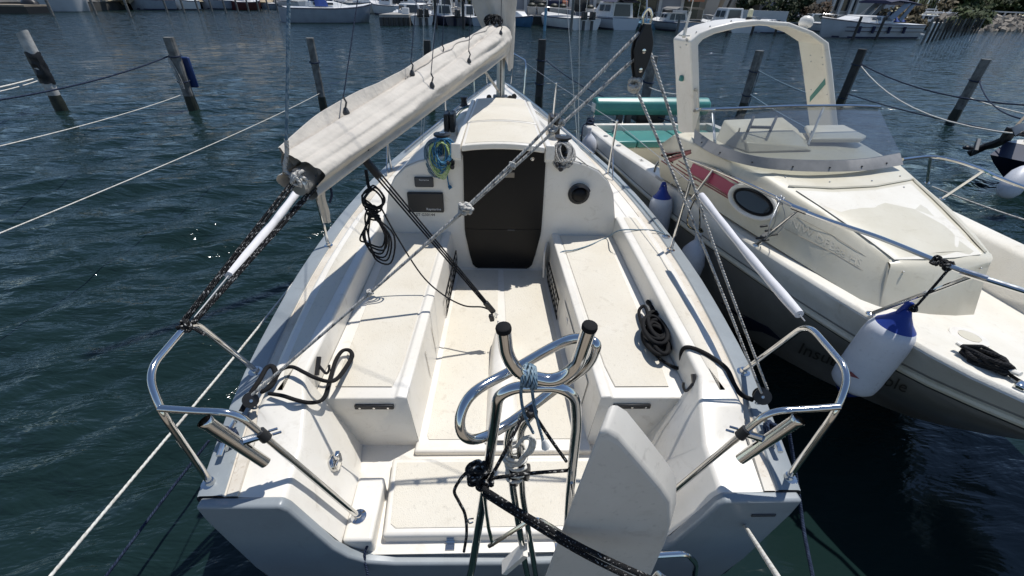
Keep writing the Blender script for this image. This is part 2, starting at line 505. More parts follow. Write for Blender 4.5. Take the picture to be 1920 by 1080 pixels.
def water_mesh():
    """rings round the berth, fine near and coarse far, with wind ripples as real relief"""
    c0, c1 = at(60, 520, z=0), at(233, 483, z=0)
    cr = (c1 - c0); base = math.atan2(cr.y, cr.x) + math.pi / 2
    rng = np.random.default_rng(4)
    nr, na = 760, 620
    r = 0.6 * (700 / 0.6) ** (np.arange(nr) / (nr - 1)); r[0] = 0.3
    a = np.radians(np.linspace(-78, 82, na))
    R, A = np.meshgrid(r, a, indexing='ij')
    X, Y = CAM.x + R * np.sin(A), -0.4 + R * np.cos(A)
    Zw = np.zeros_like(X); dr = R * (math.log(700 / 0.6) / nr)
    for k in range(52):
        lam = 0.12 * (1.1 / 0.12) ** rng.random()
        th = base + rng.normal(0, 0.30)
        kx, ky = 2 * math.pi / lam * math.cos(th), 2 * math.pi / lam * math.sin(th)
        amp = WSLOPE * lam / (2 * math.pi) * (0.5 + rng.random())
        fade = np.clip((lam / dr - 3.0) / 4.0, 0, 1)
        ph = kx * X + ky * Y + rng.random() * 6.28 + 0.8 * np.sin(0.37 * X + 0.21 * Y + k) + 0.6 * np.sin(0.9 * Y - 0.5 * X + 2 * k)
        s = np.sin(ph)
        Zw += fade * amp * (s + 0.22 * np.cos(2 * ph))
    gust = 0.75 + 0.35 * np.sin(0.16 * X + 0.11 * Y) * np.sin(0.07 * X - 0.19 * Y + 1.0)
    lee = 1 - 0.80 * np.exp(-(((X - 2.2) / 2.0) ** 4 + ((Y - 1.0) / 2.6) ** 4))
    Zw *= gust * lee
    me = bpy.data.meshes.new('water')
    nv = nr * na
    me.vertices.add(nv)
    me.vertices.foreach_set('co', np.stack([X, Y, Zw], -1).reshape(-1).astype(np.float32))
    idx = np.arange(nv).reshape(nr, na)
    q = np.stack([idx[:-1, :-1], idx[1:, :-1], idx[1:, 1:], idx[:-1, 1:]], -1).reshape(-1, 4)
    nf = len(q)
    me.loops.add(nf * 4); me.polygons.add(nf)
    me.loops.foreach_set('vertex_index', q.reshape(-1).astype(np.int32))
    me.polygons.foreach_set('loop_start', (np.arange(nf) * 4).astype(np.int32))
    me.polygons.foreach_set('use_smooth', np.ones(nf, dtype=bool))
    me.update(calc_edges=True); me.validate()
    if me.polygons[0].normal.z < 0: me.flip_normals()
    return me
WSLOPE = 0.050
o = bpy.data.objects.new('water', water_mesh()); o.data.materials.append(WATER); o['kind'] = 'structure'; put(o)
o = bpy.data.objects.new('harbour_bed', MB().quad((-700, -300, -3.5), (900, -300, -3.5), (900, 900, -3.5), (-700, 900, -3.5)).mesh('harbour_bed')); o.data.materials.append(mat('harbour_mud', (0.02, 0.022, 0.018), rough=0.9)); o['kind'] = 'structure'; put(o)

# ------------------------------------------------------------------ moored sailing boat
boat = thing('sailing_boat', 'grey and white open transom sailing boat with black companionway boards filling the foreground', 'sailboat', (0, 4.0, 0))
XS = [(0.92, 1.16), (1.5, 1.265), (2.15, 1.325), (2.7, 1.345), (3.5, 1.32), (4.5, 1.215), (5.4, 1.04), (6.5, 0.79), (7.4, 0.585), (8.3, 0.355), (9.45, 0.03)]
ZS = [(0.92, 0.80), (1.5, 0.83), (2.2, 0.85), (3.5, 0.87), (5.0, 0.90), (7.0, 0.97), (9.45, 1.05)]
xs = lambda y: stab(XS, y)
zs = lambda y: stab(ZS, y)
YH = [0.965 + i * (9.45 - 0.965) / 40 for i in range(41)]

# topsides
rows = []
for y in YH:
    X, Z = xs(y), zs(y)
    f = min(1, (9.45 - y) / 2.5)
    half = [(X + 0.004, Z - 0.035), (X * 1.0, Z * 0.72), (X * 0.965, Z * 0.42), (X * (0.78 + 0.14 * f), 0.10), (X * (0.5 + 0.2 * f), -0.10), (0.0, -0.30)]
    rows.append([Vector((-a, y, b)) for a, b in half] + [Vector((a, y, b)) for a, b in half[::-1][1:]])
hull = part('hull', MB().loft(rows), HULLG, boat)

# gunwale: painted cap along both sides
GW = 0.098
for s in (-1, 1):
    rows = []
    for y in YH:
        X, Z = xs(y), zs(y)
        g = GW * min(1.0, 0.25 + (9.45 - y) / 2.0)
        rows.append([Vector((s * max(0.004, a), y, b)) for a, b in ((X + 0.006, Z - 0.045), (X + 0.008, Z - 0.018), (X, Z - 0.003), (X - 0.012, Z + 0.002), (X - g + 0.008, Z + 0.004), (X - g, Z - 0.004))])
    part('gunwale', MB().loft(rows), HULLG, boat)
    # stained strip inside the gunwale
    rows = []
    for y in YH[0:29]:
        X, Z = xs(y), zs(y)
        rows.append([Vector((s * a, y, b)) for a, b in ((X - GW + 0.001, Z - 0.003), (X - GW - 0.004, Z - 0.006), (X - GW - 0.010, Z - 0.001), (X - GW - 0.050, Z - 0.001), (X - GW - 0.053, Z - 0.012))])
    part('toe_strip', MB().loft(rows), TOE, boat)

# transom with the scooped opening
ol = [(-1.158, 0.795), (-0.850, 0.795), (-0.825, 0.765), (-0.715, 0.475), (-0.665, 0.405), (-0.59, 0.355), (-0.48, 0.335), (0, 0.322)]
top = [Vector((x, 0.925, z)) for x, z in ol] + [Vector((-x, 0.925, z)) for x, z in ol[::-1][1:]]
bot = [Vector((x, 0.925, z)) for x, z in ((1.15, 0.70), (1.075, 0.33), (1.0, 0.12), (0.75, 0.0), (0.0, -0.12), (-0.75, 0.0), (-1.0, 0.12), (-1.075, 0.33), (-1.15, 0.70))]
part('transom', MB().prism(top + bot, (0, 0.045, 0)), HULLG, boat, bevel=0.012, seg=3)
part('transom_plate', MB().box((1.03, 0.922, 0.70), (0.10, 0.006, 0.016)), DGREY, boat, bevel=0.004)

ZC = lambda y: 0.875 + 0.010 * (y - 1.3)      # coaming height
XC = 0.955                                      # coaming inner edge
xi = lambda y: lerp(0.488, 0.425, (y - 1.52) / 1.83)   # seat inner edge
for s in (-1, 1):
    S = lambda x, y, z: Vector((s * x, y, z))
    # side of the cockpit: corner deck, sloping wall, coaming
    mb = MB()
    g = lambda y: xs(y) - GW - 0.052
    ys = [0.967, 1.21, 1.335, 1.52]
    # corner deck
    mb.quad(S(g(0.967), 0.967, 0.792), S(g(1.21), 1.21, 0.797), S(0.868, 1.19, 0.790), S(0.848, 0.967, 0.785))
    # facet up to the coaming end
    mb.quad(S(g(1.21), 1.21, 0.797), S(g(1.335), 1.335, 0.862), S(g(1.335) - 0.012, 1.335, 0.875), S(0.885, 1.335, 0.875), S(0.868, 1.19, 0.790))
    # wall down to the bench and the cockpit well
    mb.quad(S(0.848, 0.967, 0.785), S(0.868, 1.19, 0.790), S(0.705, 1.27, 0.44), S(0.700, 0.967, 0.44))
    mb.quad(S(0.868, 1.19, 0.790), S(0.885, 1.335, 0.875), S(0.735, 1.36, 0.355), S(0.705, 1.27, 0.44))
    mb.quad(S(0.885, 1.335, 0.875), S(XC, 1.52, 0.877), S(0.765, 1.52, 0.355), S(0.735, 1.36, 0.355))
    # coaming top between end and seat
    mb.quad(S(g(1.335) - 0.012, 1.335, 0.875), S(g(1.52) - 0.012, 1.52, 0.877), S(XC, 1.52, 0.877), S(0.885, 1.335, 0.875))
    mb.quad(S(g(1.335), 1.335, 0.862), S(g(1.52), 1.52, 0.83), S(g(1.52) - 0.012, 1.52, 0.877), S(g(1.335) - 0.012, 1.335, 0.875))
    bm_rows = []
    for i in range(13):
        y = 1.52 + (3.352 - 1.52) * i / 12
        zc = ZC(y)
        bm_rows.append([S(g(y), y, zs(y) - 0.01), S(g(y) - 0.012, y, zc), S(XC, y, zc), S(0.948, y, 0.70)])
    mb.loft(bm_rows)
    bmx = part('coaming', mb, GEL, boat, bevel=0.016, seg=3, angle=50)
    bmx.data['k'] = 0
    # weld seams between the strips
    bmm = bmesh.new(); bmm.from_mesh(bmx.data); bmesh.ops.remove_doubles(bmm, verts=bmm.verts, dist=0.0015)
    bmesh.ops.recalc_face_normals(bmm, faces=bmm.faces); bmm.to_mesh(bmx.data); bmm.free()
    # nonskid pad on the coaming top, rounded end
    ol = []
    y0, y1 = 1.43, 3.33
    inn = lambda y: XC + 0.062
    out = lambda y: g(y) - 0.012 - 0.048
    ol = [S(inn(y0) + 0.02, y0, ZC(y0))] + [S(inn(y), y, ZC(y)) for y in (y0 + 0.05, 2.0, 2.6, y1)]
    ol += [S(out(y), y, ZC(y)) for y in (y1, 2.9, 2.6, 2.3, 2.0, 1.75, y0 + 0.05)] + [S(out(y0) - 0.02, y0, ZC(y0))]
    rows = []
    for i in range(14):
        t = i / 13; y = lerp(y0, y1, t)
        ins = 0.022 * max(0, 1 - (y - y0) / 0.05)
        rows.append([S(inn(y) + ins, y, ZC(y) + 0.001), S(inn(y) + ins + 0.004, y, ZC(y) + 0.0035), S(out(y) - ins - 0.004, y, ZC(y) + 0.0035), S(out(y) - ins, y, ZC(y) + 0.001)])
    part('coaming_pad', MB().loft(rows), PAD, boat)
    # stern bench step
    part('corner_step', MB().prism([S(0.700, 0.972, 0.30), S(0.572, 0.972, 0.30), S(0.580, 1.272, 0.30), S(0.706, 1.272, 0.30)], (0, 0, 0.148)), GEL, boat, bevel=0.014, seg=3)
    # seat
    mb = MB()
    rows = []
    for i in range(9):
        y = 1.52 + (3.352 - 1.52) * i / 8
        rows.append([S(0.946, y, 0.722), S(xi(y) + 0.062, y, 0.720), S(xi(y) + 0.050, y, 0.734), S(xi(y), y, 0.728), S(xi(y) - 0.030, y, 0.380)])
    mb.loft(rows)
    y = 1.52
    mb.quad(S(0.946, y, 0.722), S(xi(y) + 0.062, y, 0.720), S(xi(y) + 0.050, y, 0.734), S(xi(y), y, 0.728), S(xi(y) - 0.030, y, 0.352), S(0.775, y, 0.352))
    seat = part('seat', mb, GEL, boat, bevel=0.018, seg=3, angle=50)
    bmm = bmesh.new(); bmm.from_mesh(seat.data); bmesh.ops.remove_doubles(bmm, verts=bmm.verts, dist=0.001)
    bmesh.ops.recalc_face_normals(bmm, faces=bmm.faces); bmm.to_mesh(seat.data); bmm.free()
    # pad of the seat
    o0 = lambda y: 0.946 - 0.050 - 0.03 * (3.3 - y) / 1.8
    rows = []
    for i in range(12):
        t = i / 11; y = lerp(1.595, 3.325, t)
        ins = 0.018 * max(0, 1 - (y - 1.595) / 0.05)
        a, c = xi(y) + 0.072 + ins, o0(y) - ins * 0.3
        rows.append([S(a, y, 0.722), S(a + 0.004, y, 0.7265), S(c - 0.004, y, 0.7275), S(c, y, 0.722)])
    part('seat_pad', MB().loft(rows), PAD, seat)
    # black grab strip with three screws on the aft face of the seat
    x0 = 0.655
    gb = part('grab_strip', MB().prism([S(x0 - 0.098, 1.522, 0.652), S(x0 + 0.098, 1.522, 0.652), S(x0 + 0.098, 1.522, 0.682), S(x0 - 0.098, 1.522, 0.682)], (0, -0.016, 0)), BLACK, seat, bevel=0.006)
    for dx in (-0.07, 0, 0.07):
        part('screw', MB().lathe([(0.006, 0), (0.006, 0.003), (0.001, 0.004)], S(x0 + dx, 1.506, 0.667), (0, -1, 0), 8), STEEL, seat)

# aft well and hatch
part('well_floor', MB().quad((-0.78, 0.96, 0.352), (0.78, 0.96, 0.352), (0.78, 1.56, 0.352), (-0.78, 1.56, 0.352)), GEL, boat)
mb = MB().prism([V(-0.575, 1.405, 0.33), V(0.575, 1.405, 0.33), V(0.545, 1.055, 0.33), V(0.545, 1.012, 0.33), V(-0.545, 1.012, 0.33), V(-0.545, 1.055, 0.33)], (0, 0, 0.075))
hatch = part('aft_hatch', mb, GEL, boat, bevel=0.016, seg=3)
part('hatch_pad', MB().prism([V(-0.545, 1.375, 0.405), V(0.545, 1.375, 0.405), V(0.515, 1.065, 0.405), V(0.49, 1.045, 0.405), V(-0.49, 1.045, 0.405), V(-0.515, 1.065, 0.405)], (0, 0, 0.0035)), PAD, hatch)
for x in (-0.245, 0.245):
    mb = MB().box((x, 1.013, 0.372), (0.032, 0.006, 0.034)).box((x, 0.990, 0.355), (0.040, 0.036, 0.004)).lathe([(0.006, -0.02), (0.006, 0.02)], (x, 1.008, 0.356), (1, 0, 0), 8)
    part('hinge', mb, STEEL, hatch)
part('aft_lip', MB().prism([V(-0.57, 0.968, 0.30), V(0.57, 0.968, 0.30), V(0.57, 1.006, 0.30), V(-0.57, 1.006, 0.30)], (0, 0, 0.045)), GEL, boat, bevel=0.010, seg=3)

# cockpit sole with its raised spine and nonskid panels
mb = MB().prism([V(-0.475, 1.455, 0.345), V(0.475, 1.455, 0.345), V(0.40, 3.36, 0.345), V(-0.40, 3.36, 0.345)], (0, 0, 0.040))
sole = part('sole', mb, GEL, boat, bevel=0.012, seg=3)
for s in (-1, 1):
    P = [V(s * 0.045, 1.53, 0.386), V(s * 0.405, 1.53, 0.386), V(s * 0.418, 1.56, 0.386), V(s * 0.365, 3.30, 0.386), V(s * 0.022, 3.30, 0.386)]
    part('nonskid_panel', MB().prism(P if s > 0 else P[::-1], (0, 0, 0.003)), PAD, sole)
rows = []
for y, hw, h in ((1.50, 0.085, 0.03), (1.62, 0.080, 0.055), (2.0, 0.072, 0.085), (2.18, 0.062, 0.125), (2.25, 0.058, 0.145), (2.31, 0.050, 0.140), (2.36, 0.030, 0.10), (2.385, 0.02, 0.0)):
    rows.append([V(-hw - 0.02, y, 0.384), V(-hw, y, 0.384 + h * 0.75), V(-hw * 0.72, y, 0.386 + h), V(hw * 0.72, y, 0.386 + h), V(hw, y, 0.384 + h * 0.75), V(hw + 0.02, y, 0.384)])
part('sole_spine', MB().loft(rows), GEL, boat, angle=70)

# bulkhead, coachroof
RY = [(3.352, 0.955), (4.4, 0.84), (5.4, 0.63), (6.3, 0.42), (7.1, 0.20), (7.5, 0.02)]
RZ = [(3.352, 1.405), (4.4, 1.385), (5.4, 1.33), (6.3, 1.20), (7.1, 1.06), (7.5, 0.985)]
prof = [(1.0, 0.0), (0.985, 0.10), (0.945, 0.42), (0.885, 0.62), (0.79, 0.78), (0.68, 0.865), (0.53, 0.935), (0.34, 0.985), (0.0, 1.0)]
def roof_half(y):
    W, Zt = stab(RY, y), stab(RZ, y)
    z0 = zs(y) + 0.004
    return [(W * a, z0 + (Zt - z0) * b) for a, b in prof]
yr = [3.352, 3.5, 3.8, 4.1, 4.5, 4.9, 5.3, 5.7, 6.1, 6.5, 6.9, 7.2, 7.45]
rows = []
for y in yr:
    h = roof_half(y)
    rows.append([V(-a, y, b) for a, b in h] + [V(a, y, b) for a, b in h[::-1][1:]])
roof = part('coachroof', MB().loft(rows), GEL, boat, angle=60)
# deck around it
for s in (-1, 1):
    rows = []
    for i in range(28):
        y = 3.352 + (9.3 - 3.352) * i / 27
        a = xs(y) - GW * min(1.0, 0.25 + (9.45 - y) / 2.0) - (0.052 if y < 6.8 else 0.0)
        inn = max(0.0, stab(RY, y) - 0.01) if y < 7.5 else 0.0
        a = max(a, inn + 0.002)
        rows.append([V(s * a, y, zs(y) - 0.004), V(s * lerp(a, inn, 0.5), y, zs(y) + 0.006), V(s * inn, y, zs(y) + 0.012)])
    part('deck', MB().loft(rows), GEL, boat)
# bulkhead wall
h = roof_half(3.352)
wall = [V(-0.965, 3.345, 0.70)] + [V(-a, 3.345, b - 0.004) for a, b in h] + [V(a, 3.345, b - 0.004) for a, b in h[::-1][1:]] + [V(0.965, 3.345, 0.70), V(0.40, 3.345, 0.35), V(-0.40, 3.345, 0.35)]
part('bulkhead', MB().prism(wall, (0, 0.03, 0)), GEL, boat, bevel=0.012, seg=3)
# companionway opening: frame and smoked boards
def door(inset, y):
    P = [(-0.315, 1.46), (0.315, 1.46), (0.322, 0.95), (0.318, 0.72), (0.285, 0.53), (0.262, 0.43), (0.235, 0.398), (-0.235, 0.398), (-0.262, 0.43), (-0.285, 0.53), (-0.318, 0.72), (-0.322, 0.95)]
    return [V(x + 0.013 - math.copysign(inset, x), y, z + (inset if z < 0.6 else 0)) for x, z in P]
part('door_frame', MB().prism(door(-0.016, 3.346), (0, -0.010, 0)), DGREY, boat, bevel=0.003)
b1 = [p for p in door(0, 3.336) ]
low = [V(p.x, p.y, min(p.z, 0.775)) for p in b1 if p.z < 0.94]
low = [V(0.322 + 0.013, 3.336, 0.772), V(0.318 + 0.013, 3.336, 0.72)] + [V(x + 0.013, 3.336, z) for x, z in ((0.285, 0.53), (0.262, 0.43), (0.235, 0.398), (-0.235, 0.398), (-0.262, 0.43), (-0.285, 0.53), (-0.318, 0.72))] + [V(-0.322 + 0.013, 3.336, 0.772)]
part('washboard', MB().prism(low, (0, -0.008, 0)), ACRYL, boat, bevel=0.001)
upp = [V(x + 0.013, 3.336, z) for x, z in ((-0.315, 1.46), (0.315, 1.46), (0.322, 0.95), (0.322, 0.775), (-0.322, 0.775), (-0.322, 0.95))]
wb = part('washboard', MB().prism(upp, (0, -0.0085, 0)), ACRYL, boat, bevel=0.001)
part('name_plate', MB().box((0.035, 3.322, 1.245), (0.115, 0.004, 0.042)), BRASS, wb, bevel=0.002)
part('lock_knob', MB().lathe([(0.016, 0), (0.016, 0.006), (0.012, 0.010), (0.001, 0.011)], (0.226, 3.324, 1.375), (0, -1, 0), 12), STEEL, wb)
part('board_edge', MB().box((0.08, 3.325, 0.770), (0.06, 0.006, 0.010)), DGREY, wb)
# sliding hatch, garage and side rails
def camber(x, z): return z + 0.030 * (1 - (x / 0.35) ** 2)
def hatch_rows(y0, y1, w0, w1, z0, z1, th):
    rows = []
    for i in range(6):
        t = i / 5; y = lerp(y0, y1, t); W = lerp(w0, w1, t); z = lerp(z0, z1, t)
        tp = [V(W * k / 4, y, camber(W * k / 4, z)) for k in range(-4, 5)]
        bt = [V(W * k / 4, y, camber(W * k / 4, z) - th) for k in range(4, -5, -1)]
        rows.append(tp + bt)
    return MB().loft(rows, close=True, caps=True)
sh = part('sliding_hatch', hatch_rows(3.275, 3.93, 0.312, 0.300, 1.470, 1.478, 0.045), GEL, boat, bevel=0.010, seg=3)
part('hatch_top_pad', hatch_rows(3.32, 3.915, 0.285, 0.275, 1.4725, 1.4805, 0.004), PAD, sh)
ga = part('hatch_garage', hatch_rows(3.945, 5.20, 0.305, 0.275, 1.482, 1.440, 0.10), GEL, boat, bevel=0.012, seg=3)
part('garage_pad', hatch_rows(3.96, 5.17, 0.28, 0.25, 1.4845, 1.4435, 0.004), PAD, ga)
for s in (-1, 1):
    rows = []
    for i in range(9):
        t = i / 8; y = lerp(3.285, 5.15, t); W = lerp(0.316, 0.282, t); zt = lerp(1.492, 1.450, t)
        rows.append([V(s * W, y, zt - 0.13), V(s * W, y, zt), V(s * (W + 0.045), y, zt - 0.002), V(s * (W + 0.062), y, zt - 0.13)])
    part('hatch_rail', MB().loft(rows, caps=True), GEL, boat, bevel=0.012, seg=3)
    part('rail_end', MB().box((s * 0.352, 3.279, 1.435), (0.070, 0.020, 0.115)), GEL, boat, bevel=0.012, seg=3)
# instrument covers, compass, registration
def plate(name, u, m, dpt=0.022, lab=None):
    (x0, z1), (x1, z0) = u
    return part(name, MB().prism([V(x0, 3.345, z0), V(x1, 3.345, z0), V(x1, 3.345, z1), V(x0, 3.345, z1)], (0, -dpt, 0)), m, boat, bevel=0.010, seg=3, label=lab)
p1 = plate('instrument_cover', ((-0.690, 1.213), (-0.542, 1.130)), DGREY, lab='small grey instrument cover')
p2 = plate('instrument_cover', ((-0.757, 1.088), (-0.472, 0.920)), BLACK, 0.030, 'large black display cover')
part('cover_lettering', text_mb('Raymarine', 0.018, (-0.652, 3.3215, 1.187), (1, 0, 0), (0, 0, 1), 0.0008), PRINT, p1)
part('cover_lettering', text_mb('Raymarine', 0.028, (-0.612, 3.3135, 0.943), (1, 0, 0), (0, 0, 1), 0.0008), PRINT, p2)
part('registration', text_mb('ST G30144', 0.034, (-0.705, 3.3435, 0.878), (1, 0, 0), (0, 0, 1), 0.0008), PRINTD, boat)
cp = part('compass', MB().lathe([(0.088, 0), (0.088, 0.012), (0.078, 0.030), (0.070, 0.034)], (0.618, 3.345, 1.095), (0, -1, 0), 24), BLACK, boat, angle=50)
part('compass_dome', MB().ball((0.618, 3.315, 1.095), 0.066, 16, 8, (1, 0.6, 1)), ACRYL, cp)
part('compass_hood', MB().loft([[V(0.618 + r * math.cos(a), 3.345 - d, 1.095 + r * math.sin(a)) for a in [rad(25 + 130 * k / 10) for k in range(11)]] for r, d in ((0.088, 0.01), (0.094, 0.045), (0.074, 0.062))]), BLACK, cp)

# halyard winches and clutches on the roof
for s, c in ((-1, STEELD), (1, STEELD)):
    o3 = V(s * 0.468, 3.46, 1.375)
    wd = part('winch', MB().lathe([(0.062, 0), (0.062, 0.022), (0.042, 0.030), (0.036, 0.070), (0.046, 0.115), (0.066, 0.125), (0.066, 0.138), (0.030, 0.142)], o3, (0, 0, 1), 20), BLACK, boat, angle=50)
    part('winch_socket', MB().lathe([(0.022, 0), (0.022, 0.004), (0.012, 0.004), (0.010, -0.004)], o3 + V(0, 0, 0.142), (0, 0, 1), 12), STEELD, wd)
    part('clutch_base', MB().box((s * 0.455, 4.02, 1.390), (0.11, 0.16, 0.075)), GEL, boat, bevel=0.010)
    cl = part('rope_clutch', MB().box((s * 0.432, 4.0, 1.48), (0.044, 0.17, 0.15)).box((s * 0.482, 4.0, 1.48), (0.044, 0.17, 0.15)), BLACK, boat, bevel=0.010)
    for dx in (-0.023, 0.023):
        part('clutch_lever', MB().bar((s * 0.455 + dx, 3.93, 1.52), (s * 0.455 + dx, 4.06, 1.555), 0.024, 0.014), BLACK, cl, bevel=0.004)
# shock cord cleats at the top corners of the bulkhead
for s, x in ((-1, -0.395), (1, 0.435)):
    part('cam_cleat', MB().box((x, 3.33, 1.335), (0.05, 0.035, 0.04)).lathe([(0.018, 0), (0.018, 0.03)], (x + 0.01, 3.31, 1.31), (0, -1, 0), 10).lathe([(0.014, 0), (0.014, 0.03)], (x - 0.02, 3.31, 1.34), (0, -1, 0), 10), BLACK, boat, bevel=0.004)

# locker lids, pockets and small fittings
lid = part('locker_lid', MB().loft([[V(xi(y) - 0.030 * (0.728 - z) / 0.348 - 0.006, y, z) for z in (0.405, 0.60, 0.625)] for y in (1.72, 1.74, 2.50, 2.52)]), GEL, boat)
part('lid_pull', MB().lathe([(0.03, 0), (0.03, 0.004), (0.024, 0.006)], (xi(2.35) - 0.018, 2.35, 0.56), (-1, 0, 0), 16), GEL, boat)
for y0 in (1.95, 2.18):
    part('cupboard_edge', MB().loft([[V(-xi(y) + 0.030 * (0.728 - z) / 0.348 + 0.004, y, z) for z in (0.43, 0.64)] for y in (y0, y0 + 0.012)]), STEELD, boat)
part('pocket_flap', MB().prism([V(0.352, 3.13, 0.42), V(0.385, 3.335, 0.42), V(0.385, 3.335, 0.66), V(0.352, 3.20, 0.63)], (0.014, -0.003, 0)), GEL, boat, bevel=0.004)
for s, y0, y1 in ((-1, 2.62, 3.30), (1, 2.58, 3.12)):
    mb = MB()
    def np(y, z): return V(s * (xi(y) - 0.030 * (0.728 - z) / 0.348 - 0.010 - 0.018 * math.sin(math.pi * (z - 0.40) / 0.3)), y, z)
    for k in range(9):
        y = lerp(y0, y1, k / 8)
        mb.tube([np(y, z) for z in (0.40, 0.46, 0.52, 0.58)], 0.003, 4)
    for z in (0.40, 0.46, 0.52, 0.58): mb.tube([np(lerp(y0, y1, k / 6), z) for k in range(7)], 0.003 if z < 0.57 else 0.006, 4)
    part('net_pocket', mb, RUBBER, boat)
for s in (1, -1):
    # small black line hooks on the coaming wall
    x = 0.945
    yk = 1.50 if s > 0 else 1.62
    mb = MB().bar((s * (x - 0.006), yk + 0.05, 0.86), (s * (x - 0.006), yk - 0.02, 0.80), 0.018, 0.016)
    mb.tube(smooth([(s * (x - 0.012), yk + 0.015, 0.83), (s * (x - 0.045), yk - 0.005, 0.80), (s * (x - 0.062), yk + 0.0, 0.815), (s * (x - 0.064), yk + 0.012, 0.84)], 5), 0.007, 6)
    part('line_hook', mb, BLACK, boat)
# shore power inlet on the port quarter wall
n_ = V(0.905, 0.0, 0.42)
c0 = at(620, 862, z=0.60); c0 = V(-0.782, 1.235, 0.61)
inl = part('shore_inlet', MB().lathe([(0.040, 0), (0.040, 0.008), (0.032, 0.020), (0.026, 0.022)], c0, n_, 14), STEEL, boat)
part('inlet_cap', MB().prism([c0 + n_*0.02 + V(0.0, -0.03, -0.03), c0 + n_*0.02 + V(0, 0.03, -0.03), c0 + n_*0.02 + V(0, 0.034, 0.02), c0 + n_*0.02 + V(0, -0.034, 0.02)], n_ * 0.014), STEEL, inl, bevel=0.006)
part('inlet_latch', MB().box(c0 + n_ * 0.03 + V(0.0, 0, 0.045), (0.02, 0.03, 0.03)), STEEL, inl, bevel=0.004)

# ------------------------------------------------------------------ pushpits (tubular stern rails)
def flange(mb, p, r=0.034):
    p = Vector(p)
    mb.lathe([(r, -0.002), (r, 0.003), (r * 0.55, 0.006), (0.016, 0.022)], p, (0, 0, 1), 16)
for s in (-1, 1):
    S = lambda x, y, z: Vector((s * x, y, z))
    pr = part('pushpit', MB().tube(rounded([S(1.222, 1.592, 0.84), S(1.238, 1.385, 1.315), S(1.238, 1.115, 1.30), S(1.185, 1.035, 1.20), S(1.145, 1.018, 0.81)], 0.07, 7), 0.0125, 12), STEEL, boat)
    part('pushpit_leg', MB().tube(rounded([S(1.19, 1.04, 1.205), S(1.075, 1.045, 1.185), S(0.955, 1.055, 1.165), S(0.655, 1.075, 0.455)], 0.09, 8), 0.0125, 12), STEEL, pr)
    for q in (S(1.222, 1.592, 0.834), S(1.145, 1.018, 0.802), S(0.654, 1.076, 0.449)):
        mb = MB(); flange(mb, q); part('foot_flange', mb, STEEL, pr)
    # rod holder clamped to the inboard leg
    a = S(0.955, 1.055, 1.165); b = S(0.655, 1.075, 0.455)
    d = (b - a).normalized()
    c = a + d * 0.14
    off = S(0.055, -0.045, 0.02)
    top_, low_ = c + off - d * 0.13 + S(0.03, 0, 0), c + off + d * 0.135
    rh = part('rod_holder', MB().loft([[top_ + (low_ - top_) * h + Vector(w_) * 0 + q * r for q in
              [(d.orthogonal().normalized() * math.cos(2*math.pi*k/18) + d.cross(d.orthogonal().normalized()) * math.sin(2*math.pi*k/18)) for k in range(18)]]
              for h, r, w_ in ((0, 0.024, (0,0,0)), (0.02, 0.0255, (0,0,0)), (0.06, 0.023, (0,0,0)), (1, 0.021, (0,0,0)), (1, 0.019, (0,0,0)), (0.06, 0.021, (0,0,0)))], close=True), STEEL, pr)
    mb = MB().tube([c - d * 0.022, c + d * 0.022], 0.021, 12)
    part('clamp', mb, BLACK, pr)
    mb = MB().tube([c, c + off * 0.9], 0.015, 10).tube([c - off * 0.35 + d * 0.01, c - off * 0.75 + d * 0.01], 0.005, 6).tube([c - off * 0.35 - d * 0.012, c - off * 0.75 - d * 0.012], 0.005, 6)
    part('clamp_bracket', mb, STEEL, pr)
# mooring cleats on the stern corners
for s in (-1, 1):
    c = V(s * 1.155, 1.19, 0.815)
    d = V(s * 0.12, 0.98, 0).normalized()
    mb = MB().tube([c - d * 0.085 + V(0, 0, 0.035), c - d * 0.04 + V(0, 0, 0.042), c + d * 0.04 + V(0, 0, 0.042), c + d * 0.085 + V(0, 0, 0.035)], 0.011, 10)
    mb.tube([c - d * 0.03, c - d * 0.03 + V(0, 0, 0.04)], 0.012, 8).tube([c + d * 0.03, c + d * 0.03 + V(0, 0, 0.04)], 0.012, 8)
    part('mooring_cleat', mb, STEEL, boat)

# stanchions and lifelines, bow rail
for s in (-1, 1):
    S = lambda x, y, z: Vector((s * x, y, z))
    ST = [(2.84, 1.40), (4.48, 1.41), (6.35, 1.46)]
    tops = []
    for y, zt in ST:
        X = xs(y) - 0.085
        mb = MB().tube([S(X, y, zs(y) - 0.01), S(X + 0.01, y, zt)], 0.0115, 10)
        mb.ball(S(X + 0.01, y, zt), 0.014, 8, 5); flange(mb, S(X, y, zs(y) + 0.002), 0.03)
        if y > 4 and y < 5: mb.tube([S(X, y - 0.22, zs(y) + 0.0), S(X + 0.004, y - 0.02, zs(y) + 0.28)], 0.007, 6)
        part('stanchion', mb, STEEL, boat)
        tops.append(S(X + 0.01, y, zt - 0.012))
    bowp = S(0.44, 8.05, 1.50)
    part('lifeline', MB().tube([S(1.235, 1.40, 1.315)] + tops + [bowp], 0.0028, 6), WIRE, boat)
mb = MB().tube(rounded([V(-0.42, 8.0, 1.0), V(-0.44, 8.05, 1.53), V(-0.20, 8.9, 1.58), V(0.20, 8.9, 1.58), V(0.44, 8.05, 1.53), V(0.42, 8.0, 1.0)], 0.12, 6), 0.0125, 10)
mb.tube([V(-0.22, 8.75, 1.03), V(-0.26, 8.7, 1.57)], 0.0115, 8).tube([V(0.22, 8.75, 1.03), V(0.26, 8.7, 1.57)], 0.0115, 8)
part('pulpit', mb, STEEL, boat)
